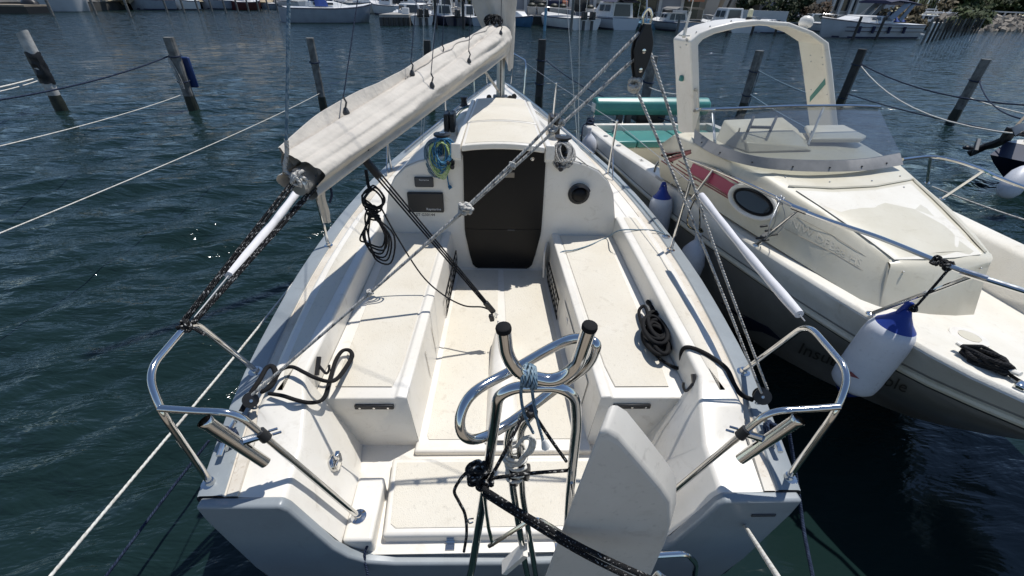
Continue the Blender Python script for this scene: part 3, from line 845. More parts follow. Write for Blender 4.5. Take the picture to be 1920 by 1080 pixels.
for s in (-1, 1):  # toe rails along the foredeck
    rows = [V(s * (xs(y) - 0.05), y, zs(y) + 0.03) for y in [5.0 + 0.35 * k for k in range(12)]]
    mb = MB().tube(rows, 0.012, 8)
    for y in (5.1, 6.1, 7.1, 8.1): mb.tube([V(s * (xs(y) - 0.05), y, zs(y)), V(s * (xs(y) - 0.05), y, zs(y) + 0.03)], 0.009, 6)
    part('foredeck_rail', mb, STEEL, boat)

# mast, kicker, boom
MX, MY = -0.005, 5.45
def mast_row(z):
    return [V(MX + 0.048 * math.cos(a) * (1 if abs(math.sin(a)) < 2 else 1), MY + 0.068 * math.sin(a), z) for a in [2 * math.pi * k / 20 for k in range(20)]]
mst = part('mast', MB().loft([mast_row(z) for z in (1.36, 1.5, 3, 6, 10.5)], close=True, caps=True), ALU, boat)
part('mast_groove', MB().box((MX, MY - 0.069, 3.6), (0.014, 0.006, 4.3)), DGREY, mst)
part('mast_collar', MB().box((MX, MY, 1.40), (0.17, 0.19, 0.09)), BLACK, mst, bevel=0.012)
for a, x, y in ((0.3, 0.11, -0.06), (2.4, -0.13, -0.05), (4.0, 0.16, 0.05)):
    mb = MB().box((MX + x, MY + y, 1.42), (0.05, 0.06, 0.06)).lathe([(0.03, 0), (0.03, 0.02)], (MX + x, MY + y - 0.03, 1.44), (0, -1, 0), 10)
    part('halyard_block', mb, BLACK, mst)
part('mast_winch', MB().lathe([(0.05, 0), (0.035, 0.03), (0.03, 0.07), (0.045, 0.10), (0.02, 0.105)], (-0.42, 5.35, 1.34), (0, 0, 1), 14), BLACK, boat)
GOOSE = V(-0.02, MY - 0.08, 1.935)
BEND = V(-0.885, 1.87, 1.715)
bd = (GOOSE - BEND).normalized()
bxs = bd.cross(V(0, 0, 1)).normalized(); bup = bxs.cross(bd)
rows = []
for t in (-0.01, 0.0, 1.0):
    p = BEND + (GOOSE - BEND) * t
    rows.append([p + bxs * (0.042 * math.cos(a)) + bup * (0.062 * math.sin(a)) for a in [2 * math.pi * k / 18 for k in range(18)]])
boom = part('boom', MB().loft(rows, close=True, caps=True), ALU, boat)
part('boom_end_cap', MB().tube([BEND - bd * 0.06 + bup * -0.012, BEND - bd * 0.01 + bup * -0.008], 0.036, 10, flat=1.2), ALU, boom)
part('kicker', MB().tube([V(-0.02, MY - 0.09, 1.50), BEND + (GOOSE - BEND) * 0.80 - bup * 0.06], 0.014, 8), R_GREY, boat)

# shrouds and stays
for s in (-1, 1):
    part('shroud', MB().tube([V(s * 0.93, 5.15, 0.90), V(s * 0.88, 5.17, 1.30), V(0.0, MY, 10.2)], 0.003, 6), WIRE, boat)
    part('shroud', MB().tube([V(s * 0.90, 5.0, 0.90), V(s * 0.05, MY, 5.6)], 0.003, 6), WIRE, boat)
part('forestay', MB().tube([V(0, 9.3, 1.06), V(0, MY + 0.06, 10.3)], 0.004, 6), WIRE, boat)
# ------------------------------------------------------------------ sail cover on the boom
CANVAS = mat('tan_canvas', (0.56, 0.515, 0.45), rough=0.85, var=0.14, vscale=5, bump=0.55, bscale=24, bdist=0.012)
CANVASD = mat('dark_canvas', (0.33, 0.31, 0.285), rough=0.9, var=0.25, vscale=9, bump=0.35, bscale=400)
SAILW = mat('sailcloth', (0.70, 0.69, 0.66), rough=0.7, var=0.08, vscale=10)
SLEEVE = mat('white_vinyl_sleeve', (0.66, 0.65, 0.66), rough=0.55, var=0.08, vscale=14, bump=0.2, bscale=60)
cov = thing('sail_cover', 'long tan canvas sail cover folded over the boom above the port coaming', 'sail cover', BEND)
HT = [(0.0, 0.200), (0.25, 0.235), (0.55, 0.280), (0.80, 0.32), (0.93, 0.335), (1.0, 0.31)]
HW = [(0.0, 0.085), (0.25, 0.105), (0.6, 0.13), (0.9, 0.155), (1.0, 0.13)]
def cover_pt(t, a, k=1.0):
    p = BEND + (GOOSE - BEND) * t
    h, wd = stab(HT, t), stab(HW, t)
    f = 1 + 0.60 * (abs(math.sin(2.0 * a + 0.55 + 0.45 * math.sin(3.3 * t + 0.6))) - 0.62) * (0.55 + 0.45 * math.sin(5 * t + 1.2) ** 2)
    f += 0.28 * (abs(math.sin(3.5 * a + 1.0 + 0.9 * t)) - 0.6) * (0.5 + 0.5 * math.sin(11 * t + a)) + 0.02 * math.sin(14 * a - 9 * t)
    f += 0.16 * (noise.noise(Vector((math.cos(a) * 1.6, math.sin(a) * 1.6, t * 4.5))))
    f += 0.05 * (noise.noise(Vector((math.cos(a) * 5, math.sin(a) * 5, t * 17))))
    # narrow where it meets the boom underneath, wide above
    ca, sa = math.cos(a), math.sin(a)
    x = ca * wd * (0.72 + 0.28 * min(1, (sa + 1))) * f * k
    z = (sa * 0.5 + 0.5) * h * (0.74 + 0.26 * f) * k - 0.095 + h * 0.5 * (1 - k)
    return p + bxs * x + bup * z
NS, NA = 110, 96
def crow(t): return [cover_pt(t, -math.pi / 2 + 2 * math.pi * k / NA) for k in range(NA)]
rows = [crow(lerp(0.012, 0.985, i / NS)) for i in range(NS + 1)]
# ragged aft edge
for k in range(NA):
    q_ = 2 * math.pi * k / NA
    rows[0][k] = rows[0][k] - bd * (0.05 + 0.05 * max(0, math.sin(q_ - 2.6)) + 0.012 * math.sin(3 * q_))
part('cover_body', MB().loft(rows, close=True), CANVAS, cov, angle=80)
# folded top flap with its seam, a strip standing on the outboard side
rows = []
for i in range(50):
    t = lerp(0.0, 0.72, i / 49)
    a = lerp(2.35, 1.95, i / 49)
    p = cover_pt(t, a)
    hgt = 0.075 + 0.018 * math.sin(9 * t) - 0.05 * max(0, (t - 0.55) / 0.17)
    out_ = -bxs * (0.022 + 0.014 * math.sin(14 * t))
    q = p - bup * 0.02
    rows.append([q, q + bup * hgt * 0.6 + out_, q + bup * hgt + out_ * 1.4, q + bup * (hgt * 1.02) + out_ * 1.4 + bxs * 0.010, q + bup * hgt * 0.6 + out_ + bxs * 0.016, q + bxs * 0.02])
part('cover_flap', MB().loft(rows), CANVAS, cov, angle=60)
# dark seam cord along the top
part('seam_cord', MB().tube([cover_pt(lerp(0.34, 0.93, i / 40), lerp(1.9, 1.62, i / 40) + 0.10 * math.sin(i * 0.7)) + bup * 0.004 for i in range(41)], 0.0045, 5), CANVASD, cov)
# strap band near the mast, open throat
rows = []
for i in range(9):
    t = lerp(0.955, 1.005, i / 8)
    rows.append([cover_pt(t, -math.pi / 2 + 2 * math.pi * k / 40, 1.05 - 0.05 * abs(i - 4) / 4) for k in range(41)])
part('cover_collar', MB().loft(rows), CANVAS, cov, angle=70)
# collar up the mast
rows = []
for i in range(40):
    z = lerp(1.83, 3.9, i / 39)
    cx = stab([(1.83, 0.035), (2.0, 0.0), (2.2, -0.05), (2.45, -0.09), (3.0, -0.06), (3.9, -0.03)], z)
    rx = stab([(1.83, 0.085), (2.0, 0.125), (2.2, 0.185), (2.45, 0.225), (3.0, 0.17), (3.9, 0.12)], z)
    ry = stab([(1.83, 0.10), (2.2, 0.14), (3.0, 0.15), (3.9, 0.12)], z)
    row = []
    for k in range(60):
        a = 2 * math.pi * k / 60
        f = 1 + 0.11 * math.sin(5 * a + 1.4 * z) + 0.07 * math.sin(11 * a - 2.2 * z) + 0.16 * noise.noise(Vector((math.cos(a) * 2.2, math.sin(a) * 2.2, z * 1.4)))
        zz = z + (0.07 * noise.noise(Vector((a, 0, 5))) - 0.10 * math.cos(a) if i == 0 else 0)
        row.append(V(MX + cx + rx * f * math.cos(a), MY + 0.0 + ry * f * math.sin(a), zz))
    rows.append(row)
part('mast_collar_cloth', MB().loft(rows, close=True), CANVAS, cov, 'cloth collar gathered upright round the mast', angle=80)
# gathered knot where the cover meets the mast
mb = MB()
kc = GOOSE + V(-0.07, -0.18, 0.235)
for q in range(6):
    a = q * 1.05
    mb.tube(smooth([kc + V(0.07*math.cos(a), 0.05*math.sin(a), -0.05), kc + V(0.09*math.cos(a+0.8), 0.06*math.sin(a+0.8), 0.03), kc + V(0.03*math.cos(a+1.8), 0.03*math.sin(a+1.8), 0.07), kc + V(0.08*math.cos(a+2.9), 0.05*math.sin(a+2.9), 0.0)], 5), 0.013, 7)
part('cover_tie', mb, R_FLECK, cov)
# folded sail and cord seen in the open aft end
rows = []
for i in range(10):
    t = lerp(0.012, 0.16, i / 9)
    rows.append([cover_pt(t, -math.pi / 2 + 2 * math.pi * k / 40, 0.62 + 0.04 * math.sin(k * 0.9)) + bup * 0.01 for k in range(40)])
part('folded_sail', MB().loft(rows, close=True, caps=True), CANVASD, cov, angle=80)  # dark cloth colour carries the shade inside the cover
for k, (t, a) in enumerate(((0.14, 2.0), (0.36, 1.75), (0.36, 0.55), (0.57, 0.5), (0.57, 2.3), (0.86, 0.75))):
    p = cover_pt(t, a)
    part('lazy_jack_hook', MB().lathe([(0.016, 0), (0.018, 0.01), (0.010, 0.03), (0.005, 0.035)], p, bup, 10).tube([p + bup*0.03, p + bup*0.06 + bxs*0.012, p + bup*0.085], 0.005, 6), DGREY, cov)
    o = solo('lazy_jack', MB().tube([p + bup * 0.08, V((-1 if a > 1.5 else 1) * 0.05, MY - 0.05, 6.6)], 0.0028, 6), R_NAVY,
         ['dark lazy jack line to the aft hook on the outboard edge of the sail cover', 'dark lazy jack line to the middle hook on the cover outboard edge',
          'thin dark lazy jack line hooked low on the inboard face of the sail cover, aft', 'thin dark lazy jack line hooked on the inboard face halfway along the sail cover',
          'thin dark lazy jack line behind the sail cover, outboard and nearer the mast', 'dark lazy jack line to the hook nearest the mast'][k], 'rope', 'lazy jack lines')

def knot(c, r, rr, n=4, seed=1):
    """a lump of interlocked loops"""
    rnd = random.Random(seed); mb = MB(); c = Vector(c)
    for q in range(n):
        ax = Vector((rnd.uniform(-1, 1), rnd.uniform(-1, 1), rnd.uniform(-1, 1))).normalized()
        x = ax.orthogonal().normalized(); y = ax.cross(x)
        o = Vector((rnd.uniform(-1, 1), rnd.uniform(-1, 1), rnd.uniform(-1, 1))) * r * 0.35
        pts = [c + o + x * math.cos(2*math.pi*k/10) * r * rnd.uniform(.7, 1.1) + y * math.sin(2*math.pi*k/10) * r * rnd.uniform(.6, 1.0) for k in range(10)]
        mb.tube(smooth(pts, 3, closed=True), rr, 6, closed=True)
    return mb

# ------------------------------------------------------------------ running rigging
def rope(label, pts, r, m, name='rope', group=None, sm=6, extra=None):
    mb = MB().tube(smooth(pts, sm), r, 8)
    if extra: mb.join(extra)
    return solo(name, mb, m, label, 'rope', group, angle=80)

APEX = at(1203, 95, y=1.78)
PEND = V(-1.115, 1.345, 0.905); SEND = V(1.175, 1.36, 0.91)
ex = MB()
d1 = PEND - APEX
for t, sd in ((0.175, 1), (0.195, 2), (0.29, 3), (0.655, 5)):
    ex.join(knot(APEX + d1 * t, 0.011, 0.0055, 3, sd))
ex.join(knot(APEX + d1 * 0.405, 0.022, 0.009, 4, 9))
up_ = V(0, 0, 1)
a0 = APEX + V(-0.02, 0, 0.055)
rope('grey flecked backstay rope with knots, crossing the companionway to the port quarter', [a0, APEX + d1 * 0.4, PEND + V(0.02, 0.01, 0.03)], 0.0062, R_GREY, extra=ex, name='backstay_rope')
rope('grey flecked backstay rope under the knotted one, running down to the port quarter block', [APEX + V(-0.02, 0.01, -0.03), APEX + d1 * 0.42 + V(0.0, 0.01, -0.012), PEND + V(-0.02, 0.0, 0.0)], 0.0062, R_GREY, name='backstay_rope')
rope('grey backstay rope running from the high black block down beside the starboard quarter block', [APEX + V(0.03, 0, 0.0), lerp(APEX, SEND, 0.5) + V(0.018, 0, 0), SEND + V(0.03, 0.02, 0.02)], 0.0058, R_GREY, name='backstay_rope')
rope('grey backstay rope from the white knot under the high block to starboard', [APEX + V(0.005, 0, -0.13), lerp(APEX, SEND, 0.5) + V(-0.014, 0, -0.02), SEND + V(-0.01, 0, 0.02)], 0.0058, R_GREY, name='backstay_rope', extra=knot(APEX + V(0.0, 0, -0.11), 0.022, 0.009, 4, 4))
rope('thin backstay wire rising from the shackle above the high black block', [APEX + V(0, 0, 0.09), V(0.02, MY - 0.1, 10.3)], 0.003, WIRE, name='backstay', sm=2)
# the high block
fwd = V(0.2, -1, 0).normalized(); sid = fwd.cross(up_)
bt = thing('rope_block', 'large black double rope block hanging high in the backstay beside the white arch', 'block', APEX)
pr_ = [(-0.012, 0.085), (0.012, 0.085), (0.034, 0.03), (0.036, 0.0), (0.026, -0.05), (0.010, -0.095), (-0.010, -0.095), (-0.026, -0.05), (-0.036, 0.0), (-0.034, 0.03)]
for sgn in (-1, 1):
    part('cheek', MB().prism([APEX + sid * x + up_ * z + fwd * (0.010 * sgn) for x, z in pr_], fwd * 0.006 * sgn), BLACK, bt, bevel=0.003)
part('sheave', MB().lathe([(0.027, -0.009), (0.022, 0), (0.027, 0.009)], APEX, fwd, 16), DGREY, bt)
for z in (0.0, -0.062):
    part('pin', MB().lathe([(0.008, 0.012), (0.008, 0.019), (0.001, 0.020)], APEX + up_ * z, fwd, 10), STEEL, bt)
part('shackle', MB().tube(smooth([APEX + V(-0.012, 0, 0.08), APEX + V(-0.014, 0, 0.11), APEX + V(0, 0, 0.128), APEX + V(0.014, 0, 0.11), APEX + V(0.012, 0, 0.08)], 4), 0.005, 6), STEEL, bt)

def small_block(label, c, ax, m=BLACK, r=0.032):
    c = Vector(c)
    t = thing('rope_block', label, 'block', c)
    ax = Vector(ax).normalized()
    part('cheek', MB().lathe([(r * 0.5, -0.017), (r, -0.015), (r, -0.009), (r * 0.6, -0.008)], c, ax, 16), m, t)
    part('cheek', MB().lathe([(r * 0.6, 0.008), (r, 0.009), (r, 0.015), (r * 0.5, 0.017)], c, ax, 16), m, t)
    part('sheave', MB().lathe([(r * 0.85, -0.008), (r * 0.7, 0), (r * 0.85, 0.008)], c, ax, 16), DGREY, t)
    part('pin', MB().lathe([(0.007, -0.02), (0.007, 0.02)], c, ax, 8), STEEL, t)
    part('shackle', MB().tube(smooth([c + V(-0.012, 0, -0.02), c + V(-0.012, 0.0, -0.05), c + V(0.012, 0, -0.05), c + V(0.012, 0, -0.02)], 4), 0.005, 6), STEEL, t)
    return t
small_block('small black rope block shackled to the port quarter beside the webbing loop', PEND, (0.6, -0.7, 0.5))
small_block('small black rope block shackled to the starboard quarter at the end of the backstay ropes', SEND, (-0.3, -0.8, 0.5), r=0.038)

# vang tackle from the boom to the cockpit spine
VT = BEND + (GOOSE - BEND) * 0.135 - bup * 0.075
VB = at(926, 586, y=2.31)
SP = V(0.0, 2.26, 0.535)
vd = (VB - VT).normalized(); vs_ = vd.cross(V(0, 1, 0)).normalized()
t = thing('tackle_block', 'long black fiddle block hanging under the boom with three black lines', 'block', VT)
part('block_body', MB().bar(VT + vd * 0.02, VT + vd * 0.14, 0.046, 0.028, up=(0, 1, 0.3)), BLACK, t, bevel=0.010)
part('block_strap', MB().tube(smooth([VT + vs_*0.03, VT + bup*0.06 + vs_*0.05, VT + bup*0.10, VT + bup*0.05 - vs_*0.05, VT - vs_*0.02, VT + vd*0.03], 4), 0.012, 7), RUBBER, t)
t = thing('tackle_block', 'small black cam block chained to the white spine on the cockpit floor', 'block', VB)
part('block_body', MB().bar(VB - vd * 0.10, VB, 0.034, 0.026, up=(0, 1, 0.3)), BLACK, t, bevel=0.006)
part('cam_jaw', MB().bar(VB - vd * 0.02 + V(-0.01, -0.02, -0.02), VB + vd * 0.02 + V(-0.02, -0.02, -0.035), 0.03, 0.03), BLACK, t, bevel=0.006)
part('cheek_plate', MB().prism([VB + V(0.0, -0.02, 0.02), VB + V(0.03, -0.02, 0.0), VB + V(0.015, -0.02, -0.02)], (0, -0.004, 0)), STEEL, t)
for k in range(3):
    p = VB.lerp(SP + V(0, 0, 0.01), (k + 0.6) / 3.0)
    x = (SP - VB).normalized(); y = x.cross(V(0, 0, 1)).normalized() if k % 2 else x.cross(V(0, 1, 0)).normalized()
    part('chain_link', MB().tube(smooth([p - x*0.013, p + y*0.007, p + x*0.013, p - y*0.007], 4, closed=True), 0.0026, 5, closed=True), STEEL, t)
part('shackle', MB().tube(smooth([SP + V(-0.014, 0, -0.02), SP + V(-0.012, 0, 0.012), SP + V(0.012, 0, 0.012), SP + V(0.014, 0, -0.02)], 4), 0.004, 6), STEEL, t)
for k, (a_, b_) in enumerate(((-0.022, -0.010), (0.0, 0.0), (0.022, 0.010))):
    rope(['left', 'middle', 'right'][k] + ' of the three taut black vang lines under the boom', [VT + vd * 0.13 + vs_ * a_ * 0.8, VB - vd * 0.08 + vs_ * b_], 0.0052, R_BLACK, 'vang_line', 'black vang lines', 2)
P = lambda u, v, y: at(u, v, y=y)
rope('slack black tail of the vang curving down to the cockpit floor block', [P(712, 385, 2.52), P(745, 445, 2.50), P(790, 515, 2.45), P(830, 552, 2.40), P(870, 573, 2.34), P(905, 576, 2.31), VB], 0.0052, R_BLACK, 'vang_line')
# coil of the vang tail
mb = MB()
rnd = random.Random(3)
for k in range(5):
    j = lambda: rnd.uniform(-5, 5)
    yk = 2.50 - 0.012 * k
    mb.tube(smooth([P(698 + j(), 352 + j(), yk), P(718 + j(), 372 + j(), yk), P(712 + j(), 392 + j(), yk - .01), P(690 + j(), 385 + j(), yk - .01), P(682 + j(), 370 + j(), yk)], 5, closed=True), 0.0056, 7, closed=True)
for k in range(6):
    j = lambda q=6: rnd.uniform(-q, q)
    yk = 2.49 - 0.010 * k; bt_ = 455 + 6 * k
    xl, xr = 674 + 4 * k + j(3), 706 + 4 * k + j(4)
    mb.tube(smooth([P(694 + j(3), 392, yk), P(688 + j(), 410, yk), P(xl, 445 + j(), yk), P(xl + 12, bt_, yk), P(xr + 6, bt_ + 8, yk), P(xr + 12, 440 + j(), yk), P(705 + j(), 405, yk)], 5, closed=True), 0.0056, 7, closed=True)
for k in range(5):
    c_ = P(695 + 2 * k, 390 + 5 * k, 2.47)
    mb.tube([c_ + V(0.032*math.cos(q), 0.028*math.sin(q), 0.006*math.sin(q + k)) for q in [2*math.pi*i/12 for i in range(12)]], 0.0056, 6, closed=True)
mb.tube([P(686, 318, 2.53), P(690, 345, 2.51), P(694, 360, 2.50)], 0.010, 8)
solo('rope_coil', mb, R_BLACK, 'coiled black vang rope hanging from the boom over the port coaming', 'rope coil', angle=80)

# boom end: topping lift, tie-down ropes
BE = BEND - bd * 0.04
rope('blue topping lift rising from the end of the boom', [at(537, 262, y=1.84), at(540, 100, y=1.86), at(541.5, -60, y=1.90)], 0.0068, R_STEELB, 'topping_lift', sm=3)
rope('grey spliced end of the topping lift on the boom end', [at(537, 262, y=1.84), at(538, 290, y=1.84), at(535, 320, y=1.83), BE], 0.0095, R_GREY, 'topping_lift', sm=4)
PC = V(-1.238, 1.345, 1.318)
mb = MB()
for k in range(2):
    mb.tube([BE + V(-0.015 + 0.02 * k, 0.0, 0.02), PC + V(-0.012 + 0.012 * k, 0.012 * k, 0.012)], 0.0062, 8)
solo('boom_tie', mb, R_FLECK, 'outer pair of black flecked ropes holding the boom end to the port stern rail', 'rope', 'boom tie ropes', angle=80)
mb = MB()
for k in range(2):
    mb.tube([BE + V(0.035 + 0.018 * k, 0.03, -0.035), PC + V(0.016 + 0.010 * k, 0.012, 0.0)], 0.0062, 8)
solo('boom_tie', mb, R_FLECK, 'inner pair of black flecked ropes beside the white lifeline sleeve at the port stern rail', 'rope', 'boom tie ropes', angle=80)
k_ = knot(PC, 0.022, 0.0062, 5, 12); k_.tube(smooth([PC, PC + V(0.04, -0.01, -0.01), PC + V(0.075, -0.02, -0.03)], 4), 0.0062, 7)
solo('rope_knot', k_, R_FLECK, 'black flecked knot tied round the top corner of the port stern rail', 'knot', angle=80)
solo('rope_knot', knot(BE + V(0.0, 0, 0.02), 0.034, 0.0075, 6, 21), R_GREY, 'tangle of grey rope knotted round the boom end', 'knot', angle=80)
rope('blue cord tucked under the open end of the sail cover', [P(560, 325, 1.9), P(575, 318, 1.88), P(590, 330, 1.88), P(596, 352, 1.9), P(588, 322, 1.9), P(570, 332, 1.88)], 0.0055, R_BLUE, 'reef_line')
rope('dark blue reef line dangling below the boom', [P(606, 345, 2.05), P(618, 350, 2.05), P(622, 365, 2.05), P(618, 380, 2.05)], 0.006, R_NAVY, 'reef_line', extra=knot(P(614, 348, 2.05), 0.012, 0.006, 3, 2))

# sleeves
def sleeve(label, a, b, r, m, name, lumps=0.06, flat=1.0):
    a, b = Vector(a), Vector(b)
    pts = [a.lerp(b, i / 18) + V(0, 0, -0.010 * math.sin(math.pi * i / 18)) for i in range(19)]
    mb = MB().tube(pts, lambda q: r * (1 + lumps * math.sin(23 * q) + lumps * math.sin(9 * q + 1)), 12, flat=flat)
    return solo(name, mb, m, label, 'sleeve', 'lifeline sleeves' if name == 'lifeline_sleeve' else None, angle=60)
LS = lambda s, t: V(s * (xs(2.84) - 0.075), 2.84, 1.388).lerp(V(s * 1.235, 1.40, 1.315), t)
sleeve('white padded sleeve on the port lifeline beside the black boom ropes', LS(-1, 0.13), LS(-1, 0.80), 0.021, SLEEVE, 'lifeline_sleeve')
sleeve('white padded sleeve on the starboard lifeline in front of the neighbouring hull', LS(1, 0.15), LS(1, 0.97), 0.021, SLEEVE, 'lifeline_sleeve')
st_ = [at(u, v, y=y) for u, v, y in ((590, 292, 1.93), (591, 310, 1.96), (596, 340, 2.02), (602, 372, 2.08), (608, 398, 2.14), (613, 417, 2.18))]
rows = []
for i, p in enumerate(smooth(st_, 4)):
    w_ = 0.023 + 0.003 * math.sin(i * 0.9)
    rows.append([p + V(-w_, 0.006, 0), p + V(-w_ * .5, -0.010, 0), p + V(0, -0.004, 0), p + V(w_ * .5, -0.010, 0), p + V(w_, 0.006, 0), p + V(0, 0.012, 0)])
solo('canvas_strap', MB().loft(rows, close=True, caps=True), CANVAS, 'tan canvas strap hanging from the aft end of the sail cover over the port gunwale', 'strap', angle=50)

# ------------------------------------------------------------------ lines lying in the cockpit
def strap(label, pts, wd, m, name='webbing'):
    return solo(name, MB().tube(smooth(pts, 7), wd, 8, flat=0.72), m, label, 'webbing', None, angle=70)
Z = lambda u, v, z: at(u, v, z=z)
strap('black webbing line looped from the port quarter block over the coaming to the seat',
      [Z(452, 772, .86), Z(470, 738, .90), Z(487, 712, .92), Z(500, 690, .93), Z(512, 688, .93), Z(517, 705, .92), Z(508, 724, .91), Z(492, 734, .90), Z(500, 728, .90), Z(515, 712, .92), Z(528, 693, .93), Z(548, 688, .93),
       Z(570, 698, .93), Z(590, 708, .92), Z(615, 715, .86), Z(632, 710, .82), Z(648, 690, .78), Z(660, 668, .765), Z(655, 657, .765), Z(642, 658, .765), Z(630, 675, .77), Z(622, 700, .78), Z(616, 722, .80),
       Z(610, 742, .82), Z(600, 752, .84), Z(580, 755, .88), Z(555, 750, .91), Z(530, 742, .91), Z(505, 738, .90)], 0.0122, RUBBER)
mb = MB()
rnd = random.Random(11)
for k in range(13):
    cu, cv = 1235 + rnd.uniform(-8, 12), 622 + rnd.uniform(-14, 16)
    ru, rv = rnd.uniform(10, 22), rnd.uniform(14, 30)
    ph = rnd.uniform(0, 6)
    pts = [at(cu + ru * math.cos(q) + 0.35 * rv * math.sin(q), cv + rv * math.sin(q), z=0.744 + 0.006 * k + 0.010 * math.sin(2 * q + ph)) for q in [2*math.pi*i/10 for i in range(10)]]
    mb.tube(smooth(pts, 4, closed=True), 0.0125, 7, closed=True, flat=0.75)
mb.tube(smooth([Z(1225, 640, .75), Z(1207, 615, .755), Z(1198, 585, .76), Z(1206, 574, .775), Z(1212, 580, .775), Z(1216, 600, .765), Z(1222, 620, .76)], 5), 0.0105, 7)
mb.tube(smooth([Z(1236, 600, .79), Z(1228, 580, .79), Z(1214, 568, .78), Z(1217, 566, .79), Z(1226, 590, .78)], 5), 0.0105, 7)
mb.tube(smooth([Z(1208, 632, .735), Z(1220, 655, .735), Z(1240, 675, .735), Z(1262, 688, .735)], 5), 0.009, 7)
solo('webbing_bundle', mb, RUBBER, 'bundle of black webbing line heaped on the starboard seat', 'webbing', angle=70)
strap('black webbing line from the heap over the starboard coaming to the quarter block',
      [Z(1262, 688, .735), Z(1272, 690, .74), Z(1276, 680, .77), Z(1277, 662, .83), Z(1284, 652, .885), Z(1300, 653, .895), Z(1325, 664, .892), Z(1352, 682, .892), Z(1366, 697, .888), Z(1377, 722, .87), Z(1390, 740, .86), Z(1412, 750, .88)], 0.0115, RUBBER)
rope('blue grey cord lying across the starboard seat and coaming to the gunwale eye',
     [Z(1046, 545, .50), Z(1045, 510, .60), Z(1047, 482, .70), Z(1054, 472, .735), Z(1075, 469, .738), Z(1105, 460, .733), Z(1138, 445, .74), Z(1162, 432, .90), Z(1200, 431, .90), Z(1225, 432, .885), Z(1243, 437, .875)], 0.0052, R_STEELB, 'cord')
c = V(xs(3.05) - 0.05, 3.05, zs(3.05) + 0.003)
solo('fairlead_eye', MB().lathe([(0.032, 0), (0.032, 0.008), (0.016, 0.012), (0.014, 0.004)], c, (0, 0, 1), 16), STEEL, 'round fairlead eye on the starboard gunwale ending the blue cord', 'fairlead', angle=50)
rope('dark jib sheet led along the starboard gunwale to the fairlead eye', [c + V(0, 0, 0.01), V(xs(3.8) - 0.06, 3.8, zs(3.8) + 0.012), V(xs(4.8) - 0.07, 4.8, zs(4.8) + 0.012), V(xs(6) - 0.12, 6.0, zs(6) + 0.02)], 0.004, R_STEELB, 'jib_sheet')

# hanks of rope on the halyard winches
def hank(label, c, mats_n, n, hgt, wd, seed, m, r=0.0052):
    rnd = random.Random(seed); mb = MB()
    for k in range(n):
        a = rnd.uniform(-1, 1); h = hgt * rnd.uniform(0.6, 1.0); ww = wd * rnd.uniform(0.5, 1.0)
        ox, oy = rnd.uniform(-.02, .02), -0.055 - rnd.uniform(0, 0.05)
        pts = []
        for i in range(12):
            q = 2 * math.pi * i / 12
            pts.append(Vector(c) + V(ox + ww * math.sin(q) * (1 + 0.25 * math.cos(q + a)), oy - 0.045 * math.cos(q) * -1 + rnd.uniform(-.006, .006), 0.05 - h * 0.5 + h * 0.5 * math.cos(q) + 0.02 * math.sin(q) * a))
        mb.tube(smooth(pts, 3, closed=True), r, 6, closed=True)
    return solo('rope_hank', mb, m, label, 'rope coil', 'rope hanks on the winches', angle=80)
c = V(-0.475, 3.44, 1.44)
hank('blue halyard tail hanked on the port winch', c + V(0.02, 0, 0), None, 14, 0.24, 0.085, 2, R_BLUE, 0.0062)
hank('lime green halyard tail mixed with the blue one on the port winch', c + V(0.0, -0.01, -0.02), None, 13, 0.26, 0.085, 5, R_LIME, 0.0062)
hank('darker blue line at the back of the hank on the port winch', c + V(-0.03, 0.0, -0.01), None, 8, 0.28, 0.09, 8, R_STEELB, 0.006)
rope('blue rope end with a stopper knot hanging below the port hank', [c + V(0.04, -0.11, -0.13), c + V(0.045, -0.12, -0.22), c + V(0.055, -0.12, -0.30)], 0.0055, R_BLUE, 'rope_end', extra=knot(c + V(0.062, -0.12, -0.305), 0.012, 0.006, 3, 5))
c = V(0.468, 3.44, 1.43)
hank('white and black rope hanked on the starboard winch', c, None, 14, 0.19, 0.078, 14, R_GREY, 0.0058)
rope('grey rope end lying on the roof outboard of the starboard winch', [c + V(0.04, -0.05, -0.02), c + V(0.10, -0.04, -0.05), c + V(0.15, -0.09, -0.075), c + V(0.19, -0.12, -0.10)], 0.005, R_GREY, 'rope_end')
# halyards on the port side of the roof
for k, (m, x, lab) in enumerate(((R_BLUE, -0.46, 'blue halyard led aft along the port side of the roof'), (R_LIME, -0.435, 'lime halyard led aft along the port side of the roof'), (R_STEELB, -0.485, 'grey blue halyard led aft along the port side of the roof'))):
    rope(lab, [V(x, 4.08, 1.47), V(x - 0.01, 4.5, 1.40), V(x + 0.03, 4.95, 1.385), V(x + 0.2, 5.3, 1.39)], 0.0055, m, 'halyard')
for k, (m, x, lab) in enumerate(((R_GREY, 0.46, 'grey halyard led aft along the starboard side of the roof'), (R_WHITE, 0.44, 'white halyard led aft to the starboard rope clutch'))):
    rope(lab, [V(x, 4.08, 1.47), V(x - 0.02, 4.5, 1.41), V(x - 0.10, 4.95, 1.39), V(x - 0.3, 5.35, 1.39)], 0.0055, m, 'halyard')
rope('lime and blue rope bundle against the coachroof beside the port clutch', [V(-0.50, 4.15, 1.36), V(-0.52, 4.4, 1.36), V(-0.47, 4.65, 1.38), V(-0.50, 4.85, 1.35), V(-0.46, 4.6, 1.39), V(-0.51, 4.3, 1.38)], 0.008, R_STEELB, 'halyard')

